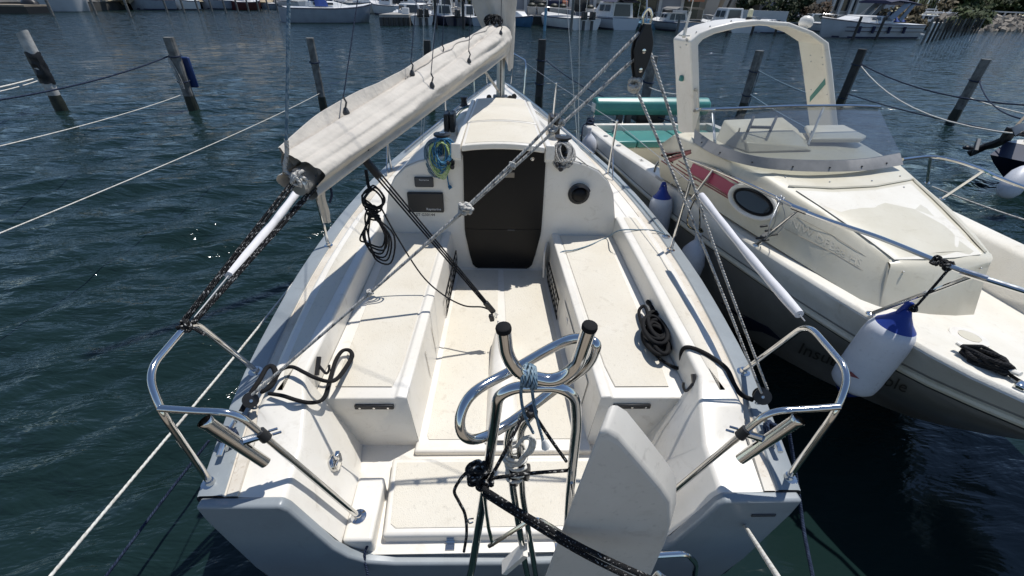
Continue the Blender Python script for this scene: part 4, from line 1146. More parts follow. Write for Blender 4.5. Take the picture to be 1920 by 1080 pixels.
# ------------------------------------------------------------------ stern: raised boarding ladder, crutch, rudder
Y7 = lambda u, v, y=0.70: at(u, v, y=y)
lad = thing('boarding_ladder', 'polished steel boarding ladder folded up at the transom with a lashed crutch', 'ladder', (0, 0.85, 0.33))
pth = rounded([Y7(868, 1130, .78), Y7(885, 1065, .765), Y7(912, 900, .72), Y7(934, 742, .70), Y7(965, 726, .70), Y7(1045, 724, .70), Y7(1078, 742, .70), Y7(1082, 790, .705), Y7(1068, 930, .74), Y7(1055, 1130, .82)], 0.045, 7)
part('ladder_frame', MB().tube(pth, 0.0135, 14), STEEL, lad, 'outer hoop of the ladder')
part('ladder_rail', MB().tube(rounded([Y7(1000, 1130, .86), Y7(985, 1060, .85), Y7(962, 920, .83), Y7(951, 830, .80), Y7(958, 797, .79), Y7(985, 778, .78)], 0.04, 6), 0.0125, 12), STEEL, lad)
part('ladder_rail', MB().tube(rounded([Y7(1012, 1130, .87), Y7(1000, 1050, .86), Y7(980, 930, .84), Y7(975, 840, .82), Y7(978, 800, .80), Y7(1000, 775, .79)], 0.04, 6), 0.0115, 12), STEEL, lad)
part('ladder_step', MB().bar(Y7(945, 1065, .83), Y7(985, 1030, .83), 0.05, 0.02), GEL, lad, 'white plastic tread')
for a, b, c in ((Y7(905, 905, .69), Y7(916, 990, .67), Y7(924, 1022, .66)), (Y7(1072, 905, .70), Y7(1078, 960, .68), Y7(1086, 1018, .66))):
    part('pivot_rod', MB().tube([a, b, c], 0.0052, 8), STEEL, lad)
part('pivot_rod', MB().tube(rounded([Y7(917, 1024, .66), Y7(995, 975, .66), Y7(1012, 974, .66), Y7(1088, 1020, .66)], 0.02, 5), 0.0062, 8), STEEL, lad)
part('lashing_eye', MB().tube(smooth([Y7(888, 972, .72), Y7(878, 974, .72), Y7(880, 981, .72), Y7(887, 979, .72)], 4), 0.0025, 5), STEEL, lad)

crt = thing('mast_crutch', 'polished steel forked mast crutch with black end caps lashed to the raised ladder', 'crutch', Y7(1020, 700))
part('fork', MB().tube(rounded([Y7(944, 615, .66), Y7(950, 668, .665), Y7(975, 703, .67), Y7(1040, 716, .67), Y7(1080, 690, .67), Y7(1106, 612, .66)], 0.055, 8), 0.0145, 14), STEEL, crt)
for u, v in ((944, 615), (1106, 612)):
    p = Y7(u, v, .66); q = Y7(950, 668, .665) if u < 1000 else Y7(1080, 690, .67)
    d = (p - q).normalized()
    part('end_cap', MB().lathe([(0.0155, -0.007), (0.0160, 0.0), (0.0150, 0.004), (0.012, 0.006), (0.001, 0.0065)], p, d, 16), RUBBER, crt)
part('steel_loop', MB().tube(smooth([Y7(1108, 640, .80), Y7(1060, 640, .83), Y7(960, 695, .82), Y7(890, 735, .76), Y7(864, 778, .72), Y7(868, 815, .70), Y7(900, 822, .72), Y7(960, 790, .78), Y7(1040, 730, .82), Y7(1095, 690, .80), Y7(1116, 655, .79)], 6, closed=True), 0.0135, 14, closed=True), STEEL, crt, 'oval tube hoop behind the fork')
part('hoop_clamp', MB().box(Y7(995, 772, .78), (0.03, 0.03, 0.02), rz=0.6), BLACK, crt, bevel=0.004)
mb = MB()
for k in range(5):
    c_ = Y7(983 + 5 * k, 702 + 1.5 * k, .675)
    x, y = V(0.15, 0.4, 0.9).normalized(), V(0.1, 1, -0.3).normalized()
    mb.tube([c_ + x * 0.021 * math.cos(q) + y * 0.024 * math.sin(q) + V(0.004 * math.sin(q + k), 0, 0) for q in [2*math.pi*i/14 for i in range(14)]], 0.0038, 6, closed=True)
for pts in ([Y7(978, 720, .66), Y7(977, 745, .66), Y7(984, 780, .65), Y7(1000, 812, .65)], [Y7(997, 722, .66), Y7(1000, 750, .66), Y7(1008, 790, .65), Y7(1018, 825, .65)]):
    mb.tube(smooth(pts, 5), 0.0036, 6)
solo('cord_lashing', mb, R_STEELB, 'pale blue cord wound round the crutch and ladder with two hanging tails', 'cord', angle=80)
mb = MB().tube(smooth([Y7(1018, 824, .65), Y7(1021, 832, .65), Y7(1023, 838, .65)], 3), lambda q: 0.005 + 0.006 * q, 7)
solo('cord_end', mb, SAILW, 'frayed white end of the blue cord with a blue whipping', 'cord', angle=80)
mb = MB()
rnd = random.Random(31)
for k in range(6):
    c_ = Y7(966, 845 + 8 * k, .80)
    mb.tube([c_ + V(0.030 * math.cos(q) + 0.004 * math.sin(3*q+k), 0.028 * math.sin(q), 0.010 * math.sin(q + k * 1.3)) for q in [2*math.pi*i/14 for i in range(14)]], 0.0052, 6, closed=True)
for k in range(3):
    mb.tube(smooth([Y7(975, 862, .77), Y7(990 + 4*k, 845, .76), Y7(995 + 3*k, 825 - 2*k, .765), Y7(982, 822, .78), Y7(968, 838, .79)], 4), 0.0052, 6)
solo('rope_wrap', mb, R_WHITE, 'greenish white rope wrapped round the inner ladder rails', 'rope', angle=80)
mb = MB()
for u, v in ((965, 895), (985, 885)):
    mb.lathe([(0.012, -0.012), (0.026, -0.010), (0.026, 0.010), (0.012, 0.012)], Y7(u, v, .80), (1, -0.3, 0.2), 14)
solo('twin_block', mb, BLACK, 'pair of black rope blocks below the white rope on the ladder rails', 'block', angle=50)
fl = lambda u, v, y=0.69: at(u, v, y=y)
mb = knot(fl(893, 882), 0.024, 0.0066, 5, 41).join(knot(fl(905, 903), 0.022, 0.0066, 4, 43)).join(knot(fl(885, 897), 0.014, 0.006, 3, 47))
mb.tube(smooth([fl(888, 875), fl(866, 895), fl(852, 920), fl(860, 940), fl(872, 965), fl(875, 1000), fl(870, 1034)], 6), 0.0046, 7)
solo('rope_knot', mb, R_FLECK, 'big black flecked knot on the left ladder leg with a loose hanging tail', 'knot', angle=80)
rope('black flecked rope from the knot up to the clamp on the steel hoop', [fl(915, 905), fl(945, 850), fl(975, 790, .74), fl(990, 765, .78)], 0.0052, R_FLECK, 'ladder_rope', sm=4)
rope('black flecked rope from the hoop clamp down to the right ladder leg', [fl(997, 770, .78), fl(1030, 820, .76), fl(1062, 865, .75)], 0.0048, R_FLECK, 'ladder_rope', sm=4)
rope('black flecked rope stretched level between the two ladder legs', [fl(912, 898, .70), fl(990, 888, .70), fl(1064, 882, .73)], 0.0050, R_FLECK, 'ladder_rope', sm=4)
for k, dy in enumerate((0, 10)):
    rope(('upper' if k == 0 else 'lower') + ' of two thick black flecked lines from the ladder knot past the rudder', [fl(905, 915 + dy, .66), fl(985, 965 + dy, .60), fl(1100, 1030 + dy * 1.3, .53), fl(1235, 1092 + dy * 1.6, .47)], 0.0072, R_FLECKF, 'rudder_line', 'black lines across the rudder', 5)

RUDW = gel_mat('white_rudder_paint', (0.64, 0.605, 0.54), (0.55, 0.51, 0.445), 0.6, rough=0.45, speck=0.25)
front = [(1124, 808), (1138, 806), (1158, 818), (1200, 866), (1240, 914), (1257, 940), (1257, 985), (1246, 1020), (1216, 1088), (1180, 1180), (984, 1180), (1026, 1070), (1074, 938)]
fp = [at(u, v, y=0.575 + 0.00006 * (v - 800)) for u, v in front]
back = [p + V(0.028, 0.050, 0.018) for p in fp]
mid = [at(u, v, y=0.57) for u, v in ((1150, 900), (1170, 1000), (1130, 1130))]
mb = MB()
n = len(fp)
cn = sum(fp, Vector()) / n
cin = [p.lerp(cn, 0.07) + V(0, -0.004, 0) for p in fp]
mb.loft([back, fp, cin], close=True)
mb.add(cin, [list(range(n))]); mb.add(back, [list(range(n))])
rud = part('rudder_blade', mb, RUDW, boat, 'white rudder blade tipped up beside the ladder', bevel=0.007, seg=3, angle=30)
part('pintle', MB().tube([at(1265, 1100, y=.60), at(1235, 1078, y=.62), at(1215, 1100, y=.66)], 0.012, 8), STEELD, rud)
part('grab_handle', MB().tube(rounded([at(1222, 1042, y=.80), at(1288, 1038, y=.80), at(1305, 1056, y=.80), at(1298, 1120, y=.84)], 0.03, 6), 0.0105, 10), STEEL, boat)
rope('short dark lashing hanging over the aft lip left of the ladder', [Z(697, 1010, .42), Z(686, 1030, .39), Z(684, 1050, .36), at(690, 1078, y=.90)], 0.0058, R_NAVY, 'lashing')

# ------------------------------------------------------------------ mooring lines of the sailing boat
a_, b_ = at(612, 452, x=-1.365), at(85, 1092, z=0.62)
rope('thick white twisted mooring line running along the port side down to the lower left', [a_, a_.lerp(b_, 0.5) + V(0, 0, -0.02), b_], 0.0066, R_WHITE, 'mooring_line')
rope('thin dark mooring line slanting from the port stern cleat to the lower left corner', [at(392, 826, z=.83), at(300, 945, z=.70), at(190, 1092, z=.6)], 0.0055, R_NAVY, 'mooring_line')
rope('white mooring line under the transom at the lower right', [at(1396, 985, y=.93), at(1425, 1030, y=.72), at(1470, 1100, y=.45)], 0.008, R_WHITE, 'mooring_line')
rope('dark mooring line hanging from the starboard stern corner', [at(1478, 800, z=.83), at(1498, 930, z=.55), at(1508, 1000, z=.45), at(1528, 1100, z=.42)], 0.008, R_NAVY, 'mooring_line')
solo('cleat_wrap', knot(V(-1.15, 1.20, 0.86), 0.035, 0.008, 5, 61), R_NAVY, 'dark rope turns made fast on the port stern cleat', 'rope', angle=80)
solo('cleat_wrap', knot(V(1.16, 1.22, 0.86), 0.03, 0.008, 4, 62), R_NAVY, 'dark rope turns made fast on the starboard stern cleat', 'rope', angle=80)
# ------------------------------------------------------------------ the neighbouring motor boat
from mathutils.bvhtree import BVHTree
class Surf:
    def __init__(self, mb):
        self.t = BVHTree.FromPolygons([tuple(p) for p in mb.v], [tuple(f) for f in mb.f])
    def hit(self, u, v, off=0.003):
        d = (RX * (u - CX) + DX * (v - CY) + FX * FPX).normalized()
        loc, nor, i, dist = self.t.ray_cast(CAM, d)
        if loc is None:
            loc, nor, i, dist = self.t.find_nearest(CAM + d * 4.0)
        if nor.dot(d) > 0: nor = -nor
        return loc + nor * off
    def flat(self, poly, off=0.003):
        """a thin piece lying on the surface, outline given in pixels"""
        top = [self.hit(u, v, off) for u, v in poly]
        bot = [self.hit(u, v, off - 0.0025) for u, v in poly]
        n = len(poly)
        return MB().add(top + bot, [list(range(n)), list(range(n, 2*n))[::-1]] + [(i, (i+1) % n, n + (i+1) % n, n + i) for i in range(n)])
    def line(self, pts, r=0.0015, off=0.001, n=10):
        q = []
        for (a, b), (c, d) in zip(pts, pts[1:]):
            q += [self.hit(lerp(a, c, k / n), lerp(b, d, k / n), off) for k in range(n)]
        q.append(self.hit(*pts[-1], off))
        return MB().tube(q, r, 4)
    def text(self, s, size, o, ex, ey, off=0.003, shear=0.0):
        t = text_mb(s, size, (0, 0, 0), (1, 0, 0), (0, 1, 0), 0, shear)
        mb = MB()
        mb.add([self.hit(o[0] + p.x * ex[0] + p.y * ey[0], o[1] + p.x * ex[1] + p.y * ey[1], off) for p in t.v], t.f)
        return mb

HB = rad(6.5)
OB = V(2.35, 6.5, 0); fB = V(math.sin(HB), -math.cos(HB), 0); rB = V(math.cos(HB), math.sin(HB), 0)
B = lambda u, v, z: OB + fB * u + rB * v + V(0, 0, z)
TEAL = mat('teal_vinyl', (0.055, 0.22, 0.20), rough=0.38, var=0.12, vscale=6, bump=0.2, bscale=120)
MAGENTA = mat('magenta_decal', (0.30, 0.022, 0.075), rough=0.4)
MAROON = mat('maroon_decal', (0.24, 0.07, 0.07), rough=0.45)
NAVYD = mat('navy_decal', (0.02, 0.024, 0.05), rough=0.4)
SCRIPT = mat('faded_hull_script', (0.07, 0.06, 0.05), rough=0.5)
FAINT = mat('faint_outline', (0.36, 0.30, 0.23), rough=0.6)
GHOST = mat('faded_lettering', (0.52, 0.485, 0.40), rough=0.5)
NAVY = mat('navy_paint', (0.012, 0.018, 0.045), rough=0.35, var=0.3, vscale=5)
BLUEV = mat('blue_vinyl', (0.012, 0.035, 0.22), rough=0.4)
FENDW = gel_mat('white_fender_vinyl', (0.62, 0.63, 0.66), (0.50, 0.51, 0.54), 0.6, rough=0.42, speck=0.25)
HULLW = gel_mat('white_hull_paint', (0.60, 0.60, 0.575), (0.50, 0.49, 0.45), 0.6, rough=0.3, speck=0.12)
def glass_mat():
    m = bpy.data.materials.new('smoky_glass'); m.use_nodes = True
    n, L = m.node_tree.nodes, m.node_tree.links
    out = n['Material Output']; n.remove(n['Principled BSDF'])
    tr = n.new('ShaderNodeBsdfTransparent'); tr.inputs[0].default_value = (0.62, 0.65, 0.66, 1)
    gl = n.new('ShaderNodeBsdfGlossy'); gl.inputs['Roughness'].default_value = 0.03; gl.inputs[0].default_value = (0.9, 0.9, 0.9, 1)
    df = n.new('ShaderNodeBsdfDiffuse'); df.inputs[0].default_value = (0.35, 0.36, 0.36, 1)
    lw = n.new('ShaderNodeFresnel'); lw.inputs[0].default_value = 1.45
    m1 = n.new('ShaderNodeMixShader'); m1.inputs[0].default_value = 0.09; L.new(tr.outputs[0], m1.inputs[1]); L.new(df.outputs[0], m1.inputs[2])
    m2 = n.new('ShaderNodeMixShader'); L.new(lw.outputs[0], m2.inputs[0]); L.new(m1.outputs[0], m2.inputs[1]); L.new(gl.outputs[0], m2.inputs[2])
    L.new(m2.outputs[0], out.inputs[0])
    return m
GLASS = glass_mat()
HULLD = gel_mat('grey_brown_lower_hull', (0.27, 0.26, 0.24), (0.20, 0.19, 0.17), 0.6, rough=0.3, speck=0.12)  # hull below the topside band, a darker tone than the band
GREYP = mat('grey_screen_frame', (0.24, 0.235, 0.225), rough=0.45, var=0.25, vscale=7)
TINT = mat('dark_window', (0.02, 0.022, 0.022), rough=0.06, coat=0.3)

mboat = thing('motor_boat', 'cream motor boat with white arch and magenta stripes moored to the right', 'motorboat', (2.6, 4.0, 0))
VN = [(-0.45, -1.03), (0.5, -1.03), (1.5, -1.035), (2.3, -1.05), (3.0, -1.04), (3.7, -1.0), (4.59, -0.89), (5.0, -0.84), (5.23, -0.76), (5.6, -0.50), (5.95, -0.2), (6.12, 0.02)]
VF_ = [(-0.45, 1.08), (1.0, 1.12), (2.3, 1.14), (3.0, 1.12), (3.9, 0.97), (4.6, 0.84), (5.2, 0.64), (5.6, 0.42), (5.95, 0.18), (6.12, 0.04)]
ZB = [(-0.45, 0.845), (1.0, 0.88), (2.0, 0.945), (3.0, 0.98), (4.6, 1.02), (5.2, 1.06), (6.12, 1.12)]
RN = [(-0.45, -1.04), (0.5, -1.055), (1.0, -1.06), (2.4, -1.06), (3.7, -0.95), (4.76, -0.775), (5.05, -0.65), (5.3, -0.50), (5.7, -0.22), (6.0, 0.02)]
RZ_ = [(-0.45, 0.66), (1.0, 0.70), (2.4, 0.73), (3.6, 0.76), (4.7, 0.80), (5.1, 0.83), (6.0, 0.92)]
US = [-0.45 + i * 6.5 / 40 for i in range(41)]
WLN = [(-0.45, -0.93), (1.5, -0.93), (2.4, -0.90), (3.25, -0.74), (4.0, -0.42), (4.5, -0.02)]
KZ = [(4.5, 0.0), (4.8, 0.22), (5.1, 0.48), (5.5, 0.76), (6.05, 1.02)]
rows = []
for u in US:
    z = stab(ZB, u); rz = stab(RZ_, min(u, 6.0)); rn = stab(RN, min(u, 6.0)); vn = stab(VN, u); vf = stab(VF_, u)
    c_ = (vn + vf) / 2 if u < 5 else lerp((vn + vf) / 2, 0.02, min(1, (u - 5) / 0.6))
    if u <= 4.5: wv, wz = stab(WLN, u), 0.0
    else: wv, wz = c_ - 0.012, min(stab(KZ, u), rz - 0.07)
    lo = [B(u, lerp(rn + 0.02, wv, t) - 0.05 * math.sin(math.pi * t), lerp(rz - 0.06, wz, t)) for t in (0.0, 0.3, 0.6, 1.0)]
    dn = -0.3 if u <= 4.3 else 0.0
    rows.append([B(u, vn + 0.006, z - 0.012), B(u, vn - 0.004, z - 0.03), B(u, lerp(vn, rn, 0.5) - 0.004, lerp(z, rz, 0.5)), B(u, rn - 0.002, rz + 0.03)] + lo +
                [B(u, lerp(wv, c_, 0.6), wz + dn), B(u, c_ + (c_ - wv), wz), B(u, vf - 0.02, max(rz, wz)), B(u, vf, z - 0.015)])
hullmb = MB().loft([r[3:] for r in rows], caps=True)
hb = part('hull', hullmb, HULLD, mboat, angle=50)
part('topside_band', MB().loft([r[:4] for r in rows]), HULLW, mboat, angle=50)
HS = Surf(hullmb)
part('rub_rail', MB().tube([B(u, stab(RN, min(u, 6.0)) - 0.008, stab(RZ_, min(u, 6)) ) for u in US[:-1]], 0.021, 8), CREAM, mboat)
part('rub_groove', MB().tube([B(u, stab(RN, min(u, 6.0)) + 0.004, stab(RZ_, min(u, 6)) - 0.028) for u in US[:-1]], 0.010, 6), BLACK, mboat)
part('hull_lettering', HS.text('Insubmersible', 34, (1494, 660), (1.08, 0.40), (0.42, -0.80), 0.004, 0.0), SCRIPT, hb)
part('hull_emblem', HS.flat([(1352, 566), (1400, 598), (1394, 590), (1440, 613), (1472, 642), (1430, 622), (1402, 618), (1396, 603)], 0.004), NAVYD, hb)
# gunwale and side deck, near side; foredeck with its far bulwark
rows = []
for u in US[:18]:
    z = stab(ZB, u); vn = stab(VN, u)
    rows.append([B(u, vn - 0.002, z - 0.02), B(u, vn + 0.008, z - 0.004), B(u, vn + 0.02, z), B(u, vn + 0.15, z + 0.004), B(u, vn + 0.165, z - 0.01), B(u, vn + 0.17, 0.42)])
part('gunwale', MB().loft(rows), GEL, mboat, angle=50)
rows = []
for u in US[:18]:
    z = stab(ZB, u); vf = stab(VF_, u)
    rows.append([B(u, vf, z - 0.02), B(u, vf - 0.02, z), B(u, vf - 0.15, z + 0.004), B(u, vf - 0.17, 0.42)])
part('gunwale', MB().loft(rows), GEL, mboat, angle=50)
rows = []
for u in US[16:]:
    z = stab(ZB, u); vn = stab(VN, u); vf = stab(VF_, u)
    w_ = vf - vn; fl_ = min(1, w_ / 1.5)
    rows.append([B(u, vn - 0.002, z - 0.02), B(u, vn + 0.008, z - 0.004), B(u, vn + 0.02 * fl_, z), B(u, vn + 0.14 * fl_, z - 0.002), B(u, lerp(vn, vf, 0.5), z - 0.13 * fl_), B(u, vf - 0.36 * fl_, z - 0.22 * fl_),
                 B(u, vf - 0.23 * fl_, z + 0.02), B(u, vf - 0.20 * fl_, z + 0.048), B(u, vf - 0.05 * fl_, z + 0.045), B(u, vf - 0.02 * fl_, z + 0.03), B(u, vf, z - 0.02)])
foremb = MB().loft(rows)
part('foredeck', foremb, CREAMP, mboat, angle=45)
FS = Surf(foremb)
# cockpit
part('cockpit_floor', MB().prism([B(-0.42, -0.9, 0.40), B(2.3, -0.9, 0.40), B(2.3, 0.98, 0.40), B(-0.42, 0.95, 0.40)], (0, 0, 0.03)), CREAM, mboat)
part('transom_wall', MB().prism([B(-0.47, -1.02, 0.3), B(-0.40, -1.02, 0.3), B(-0.40, 1.07, 0.3), B(-0.47, 1.07, 0.3)], (0, 0, 0.545)), GEL, mboat, bevel=0.02)
sb = part('seat_box', MB().prism([B(-0.36, -0.86, 0.42), B(0.22, -0.86, 0.42), B(0.22, 0.93, 0.42), B(-0.36, 0.93, 0.42)], (0, 0, 0.25)), CREAM, mboat, bevel=0.015)
for v0, v1 in ((-0.85, -0.44), (-0.42, 0.24), (0.26, 0.92)):
    part('seat_cushion', MB().prism([B(-0.36, v0, 0.672), B(0.25, v0, 0.672), B(0.25, v1, 0.672), B(-0.36, v1, 0.672)], (0, 0, 0.095)), TEAL, mboat, bevel=0.025, seg=3)
part('bolster', MB().prism([B(-0.78, -0.84, 0.95), B(-0.58, -0.84, 0.93), B(-0.50, -0.84, 1.03), B(-0.52, -0.84, 1.13), B(-0.62, -0.84, 1.19), B(-0.78, -0.84, 1.15)], rB * 1.85), TEAL, mboat, bevel=0.03, seg=3)
part('bolster_end', MB().prism([B(-0.74, -0.85, 0.97), B(-0.58, -0.85, 0.97), B(-0.58, -0.85, 1.10), B(-0.74, -0.85, 1.10)], rB * 0.03), GEL, mboat, bevel=0.01)
for v0 in (-0.82, 0.95):
    part('bolster_leg', MB().tube([B(-0.66, v0, 0.84), B(-0.66, v0, 1.02)], 0.012, 8), STEEL, mboat)
ob = part('outboard_cowl', MB().prism([B(-1.05, -0.12, 0.80), B(-0.62, -0.12, 0.80), B(-0.62, 0.36, 0.80), B(-1.05, 0.36, 0.80)], (0, 0, 0.19)), BLACK, mboat, bevel=0.05, seg=3)
for v0 in (-0.42, -0.28):
    part('outboard_bracket', MB().box(B(-0.62, v0, 0.84), (0.09, 0.10, 0.24), rz=HB), DGREY, mboat, bevel=0.02)
# cuddy
ZP = lambda u, v, z: at(u, v, z=z)
stn = [  # near base, near shoulder, far shoulder, far base
    (ZP(1238, 332, 0.97), ZP(1240, 268, 1.34), B(2.35, 0.60, 1.36), B(2.35, 0.66, 0.95)),
    (ZP(1262, 346, 0.99), ZP(1262, 252, 1.42), B(2.50, 0.58, 1.42), B(2.50, 0.64, 0.95)),
    (ZP(1313, 375, 1.00), ZP(1305, 270, 1.43), B(2.75, 0.50, 1.43), B(2.75, 0.60, 0.95)),
    (ZP(1385, 421, 1.01), ZP(1368, 302, 1.42), B(3.05, 0.42, 1.42), B(3.05, 0.58, 0.95)),
    (ZP(1447, 460, 1.01), ZP(1428, 330, 1.38), ZP(1688, 308, 1.40), B(3.35, 0.58, 0.95)),
    (ZP(1510, 499, 1.01), ZP(1490, 370, 1.33), ZP(1735, 350, 1.36), B(3.65, 0.48, 0.95)),
    (ZP(1565, 533, 1.01), ZP(1562, 415, 1.285), ZP(1785, 392, 1.315), B(3.95, 0.36, 0.94)),
    (ZP(1613, 563, 1.01), ZP(1625, 458, 1.245), ZP(1830, 438, 1.265), B(4.25, 0.20, 0.94)),
    (ZP(1642, 579, 1.00), ZP(1664, 488, 1.225), ZP(1858, 474, 1.225), B(4.44, 0.02, 0.94)),
]
rows = []
for nb, ntp, ftp, fb in stn:
    mid_ = (ntp + ftp) / 2 + V(0, 0, 0.030)
    rows.append([nb, nb.lerp(ntp, 0.5) + (-rB) * 0.02, nb.lerp(ntp, 0.86) - rB * 0.006, ntp, ntp.lerp(mid_, 0.12) + V(0, 0, 0.018), ntp.lerp(mid_, 0.5) + V(0, 0, 0.010), mid_, ftp.lerp(mid_, 0.5) + V(0, 0, 0.010), ftp, ftp.lerp(fb, 0.14) + rB * 0.004, ftp.lerp(fb, 0.55), fb])
last = rows[-1]
fr = [ZP(1648, 583, 0.995), ZP(1690, 597, 0.95), ZP(1740, 602, 0.92), ZP(1790, 598, 0.90), ZP(1826, 590, 0.885)]
tpf = [ZP(1668, 505, 1.20), ZP(1710, 514, 1.185), ZP(1760, 513, 1.182), ZP(1810, 506, 1.185), ZP(1855, 497, 1.195)]
trunkmb = MB().loft(rows)
# front face in strips
topedge = [last[3], last[4], last[5].lerp(last[6], 0.5), last[7], last[8]]
trunkmb.loft([topedge, [topedge[i].lerp(tpf[i], 0.5) + V(0.0, -0.015, 0.008) for i in range(5)], tpf, [tpf[i].lerp(fr[i], 0.5) for i in range(5)], fr])
trunkmb.add([last[0], last[1], last[3], tpf[0], fr[0]], [[0, 1, 2, 3, 4]])
trunkmb.add([last[8], last[9], last[10], last[11], fr[4], tpf[4]], [[0, 1, 2, 3, 4, 5]])
ck = part('cuddy', trunkmb, CREAM, mboat, angle=40)
bmm = bmesh.new(); bmm.from_mesh(ck.data); bmesh.ops.remove_doubles(bmm, verts=bmm.verts, dist=0.004)
bmesh.ops.recalc_face_normals(bmm, faces=bmm.faces); bmm.to_mesh(ck.data); bmm.free()
for p in ck.data.polygons: p.use_smooth = True
ck.data.set_sharp_from_angle(angle=rad(50))
bev(ck, 0.035, 4, 24)
TS = Surf(trunkmb)
# aft face of the cuddy, so it is closed towards the cockpit
part('cuddy_bulkhead', MB().add(list(rows[0]), [list(range(len(rows[0])))]), CREAM, mboat)
# raised panel on top, its rim
part('deck_panel', TS.flat([(1492, 358), (1560, 362), (1640, 358), (1706, 346), (1745, 382), (1795, 433), (1838, 478), (1790, 484), (1735, 487), (1676, 488), (1640, 460), (1585, 420), (1535, 386)], 0.007), CREAMP, ck)
rim = [(1478, 350), (1560, 354), (1640, 350), (1710, 337), (1750, 374), (1800, 424), (1846, 474)]
part('panel_rim', TS.line(rim, 0.008, 0.006, 8), CREAM, ck)
for u, v in ((1472, 333), (1555, 342), (1634, 340), (1687, 331), (1694, 352), (1693, 510), (1772, 510), (1838, 503)):
    part('stud', MB().ball(TS.hit(u, v, 0.004), 0.006, 8, 5), STEELD, ck)
# stripes
part('stripe_band', TS.flat([(1300, 306), (1318, 314), (1338, 324), (1358, 334), (1378, 346), (1371, 355), (1366, 366), (1345, 352), (1318, 336), (1293, 322)], 0.004), MAGENTA, ck)
for k, (a, b) in enumerate((((1322, 309), (1384, 344)), ((1298, 327), (1366, 369)), ((1290, 328), (1368, 374)), ((1240, 302), (1310, 350)), ((1226, 288), (1300, 337)), ((1231, 286), (1262, 306)), ((1243, 284), (1268, 298)), ((1272, 302), (1296, 318)), ((1268, 308), (1300, 330)), ((1266, 314), (1304, 338)))):
    n_ = 8
    du, dv = 0.9, -1.6
    poly = [(lerp(a[0], b[0], i / n_) , lerp(a[1], b[1], i / n_)) for i in range(n_ + 1)]
    wv = 1.2 if k in (0, 1, 2) else 0.8
    part('thin_stripe', TS.flat(poly + [(u + du * wv, v + dv * wv) for u, v in poly[::-1]], 0.004), MAGENTA if k < 1 else MAROON, ck)
# oval porthole
def oval(a, b, n=28, c=(1413, 379), th=0.46):
    ct, st = math.cos(th), math.sin(th)
    return [(c[0] + a * math.cos(q) * ct - b * math.sin(q) * st, c[1] + a * math.cos(q) * st + b * math.sin(q) * ct) for q in [2*math.pi*i/n for i in range(n)]]
pw = part('porthole_frame', MB().tube([TS.hit(u, v, 0.006) for u, v in oval(46, 26)], 0.017, 8, closed=True, flat=0.7), GEL, ck)
part('porthole_gasket', MB().tube([TS.hit(u, v, 0.008) for u, v in oval(37, 18.5)], 0.009, 8, closed=True), RUBBER, pw)
part('porthole_rim', TS.flat(oval(41, 22), 0.004), DGREY, pw)
part('porthole_glass', TS.flat(oval(35, 17), 0.010), TINT, pw)
# faded outline and lettering
part('faded_outline', TS.line([(1470, 428), (1560, 473), (1641, 521), (1638, 500), (1630, 486), (1614, 475), (1560, 441), (1494, 407)], 0.0013, 0.0004), FAINT, ck)
part('faded_lettering', TS.text('NJW DFB88 HSSO', 22, (1480, 421), (0.93, 0.56), (0.28, -0.95), 0.0008), GHOST, ck)
# windscreen: base strip, glass, top rail, stays
def poly_rs(pts, n):
    P = smooth(pts, 8); L = [0]
    for a, b in zip(P, P[1:]): L.append(L[-1] + (b - a).length)
    out = []
    for i in range(n):
        d = L[-1] * i / (n - 1); j = 0
        while j < len(L) - 2 and L[j+1] < d: j += 1
        out.append(P[j].lerp(P[j+1], (d - L[j]) / max(1e-9, L[j+1] - L[j])))
    return out
wl = poly_rs([ZP(1302, 268, 1.435), ZP(1345, 293, 1.43), ZP(1412, 312, 1.43), ZP(1480, 320, 1.435), ZP(1560, 322, 1.435), ZP(1630, 319, 1.435), ZP(1694, 309, 1.435)], 30)
wm = poly_rs([ZP(1303, 243, 1.50), ZP(1345, 270, 1.495), ZP(1412, 292, 1.495), ZP(1480, 299, 1.50), ZP(1560, 301, 1.50), ZP(1630, 297, 1.50), ZP(1688, 287, 1.50)], 30)
wt = poly_rs([ZP(1312, 209, 1.69), ZP(1350, 208, 1.70), ZP(1400, 206, 1.705), ZP(1470, 203, 1.705), ZP(1540, 202, 1.705), ZP(1600, 202, 1.70), ZP(1648, 204, 1.69)], 30)
ws = part('windscreen_base', MB().loft([wl, wm, [p + V(0.0, 0.012, 0) for p in wm], [p + V(0, 0.014, -0.002) for p in wl]], close=False), GREYP, mboat, angle=50)
for i in range(2, 29, 4):
    part('bolt', MB().ball(wl[i].lerp(wm[i], 0.4) + V(-0.002, -0.006, 0), 0.007, 8, 5), DGREY, ws)
part('windscreen_glass', MB().loft([wm, wt]), GLASS, mboat)
part('windscreen_rail', MB().tube([p + V(0, 0, 0.014) for p in [ZP(1302, 211, 1.70)] + wt], 0.012, 10), STEEL, mboat)
part('windscreen_post', MB().bar(ZP(1342, 283, 1.44), ZP(1336, 213, 1.66), 0.028, 0.010, up=(0.3, -1, 0)), ALU, mboat, bevel=0.003)
part('windscreen_stay', MB().tube([ZP(1515, 272, 1.46), ZP(1545, 200, 1.70)], 0.009, 8), ALU, mboat)
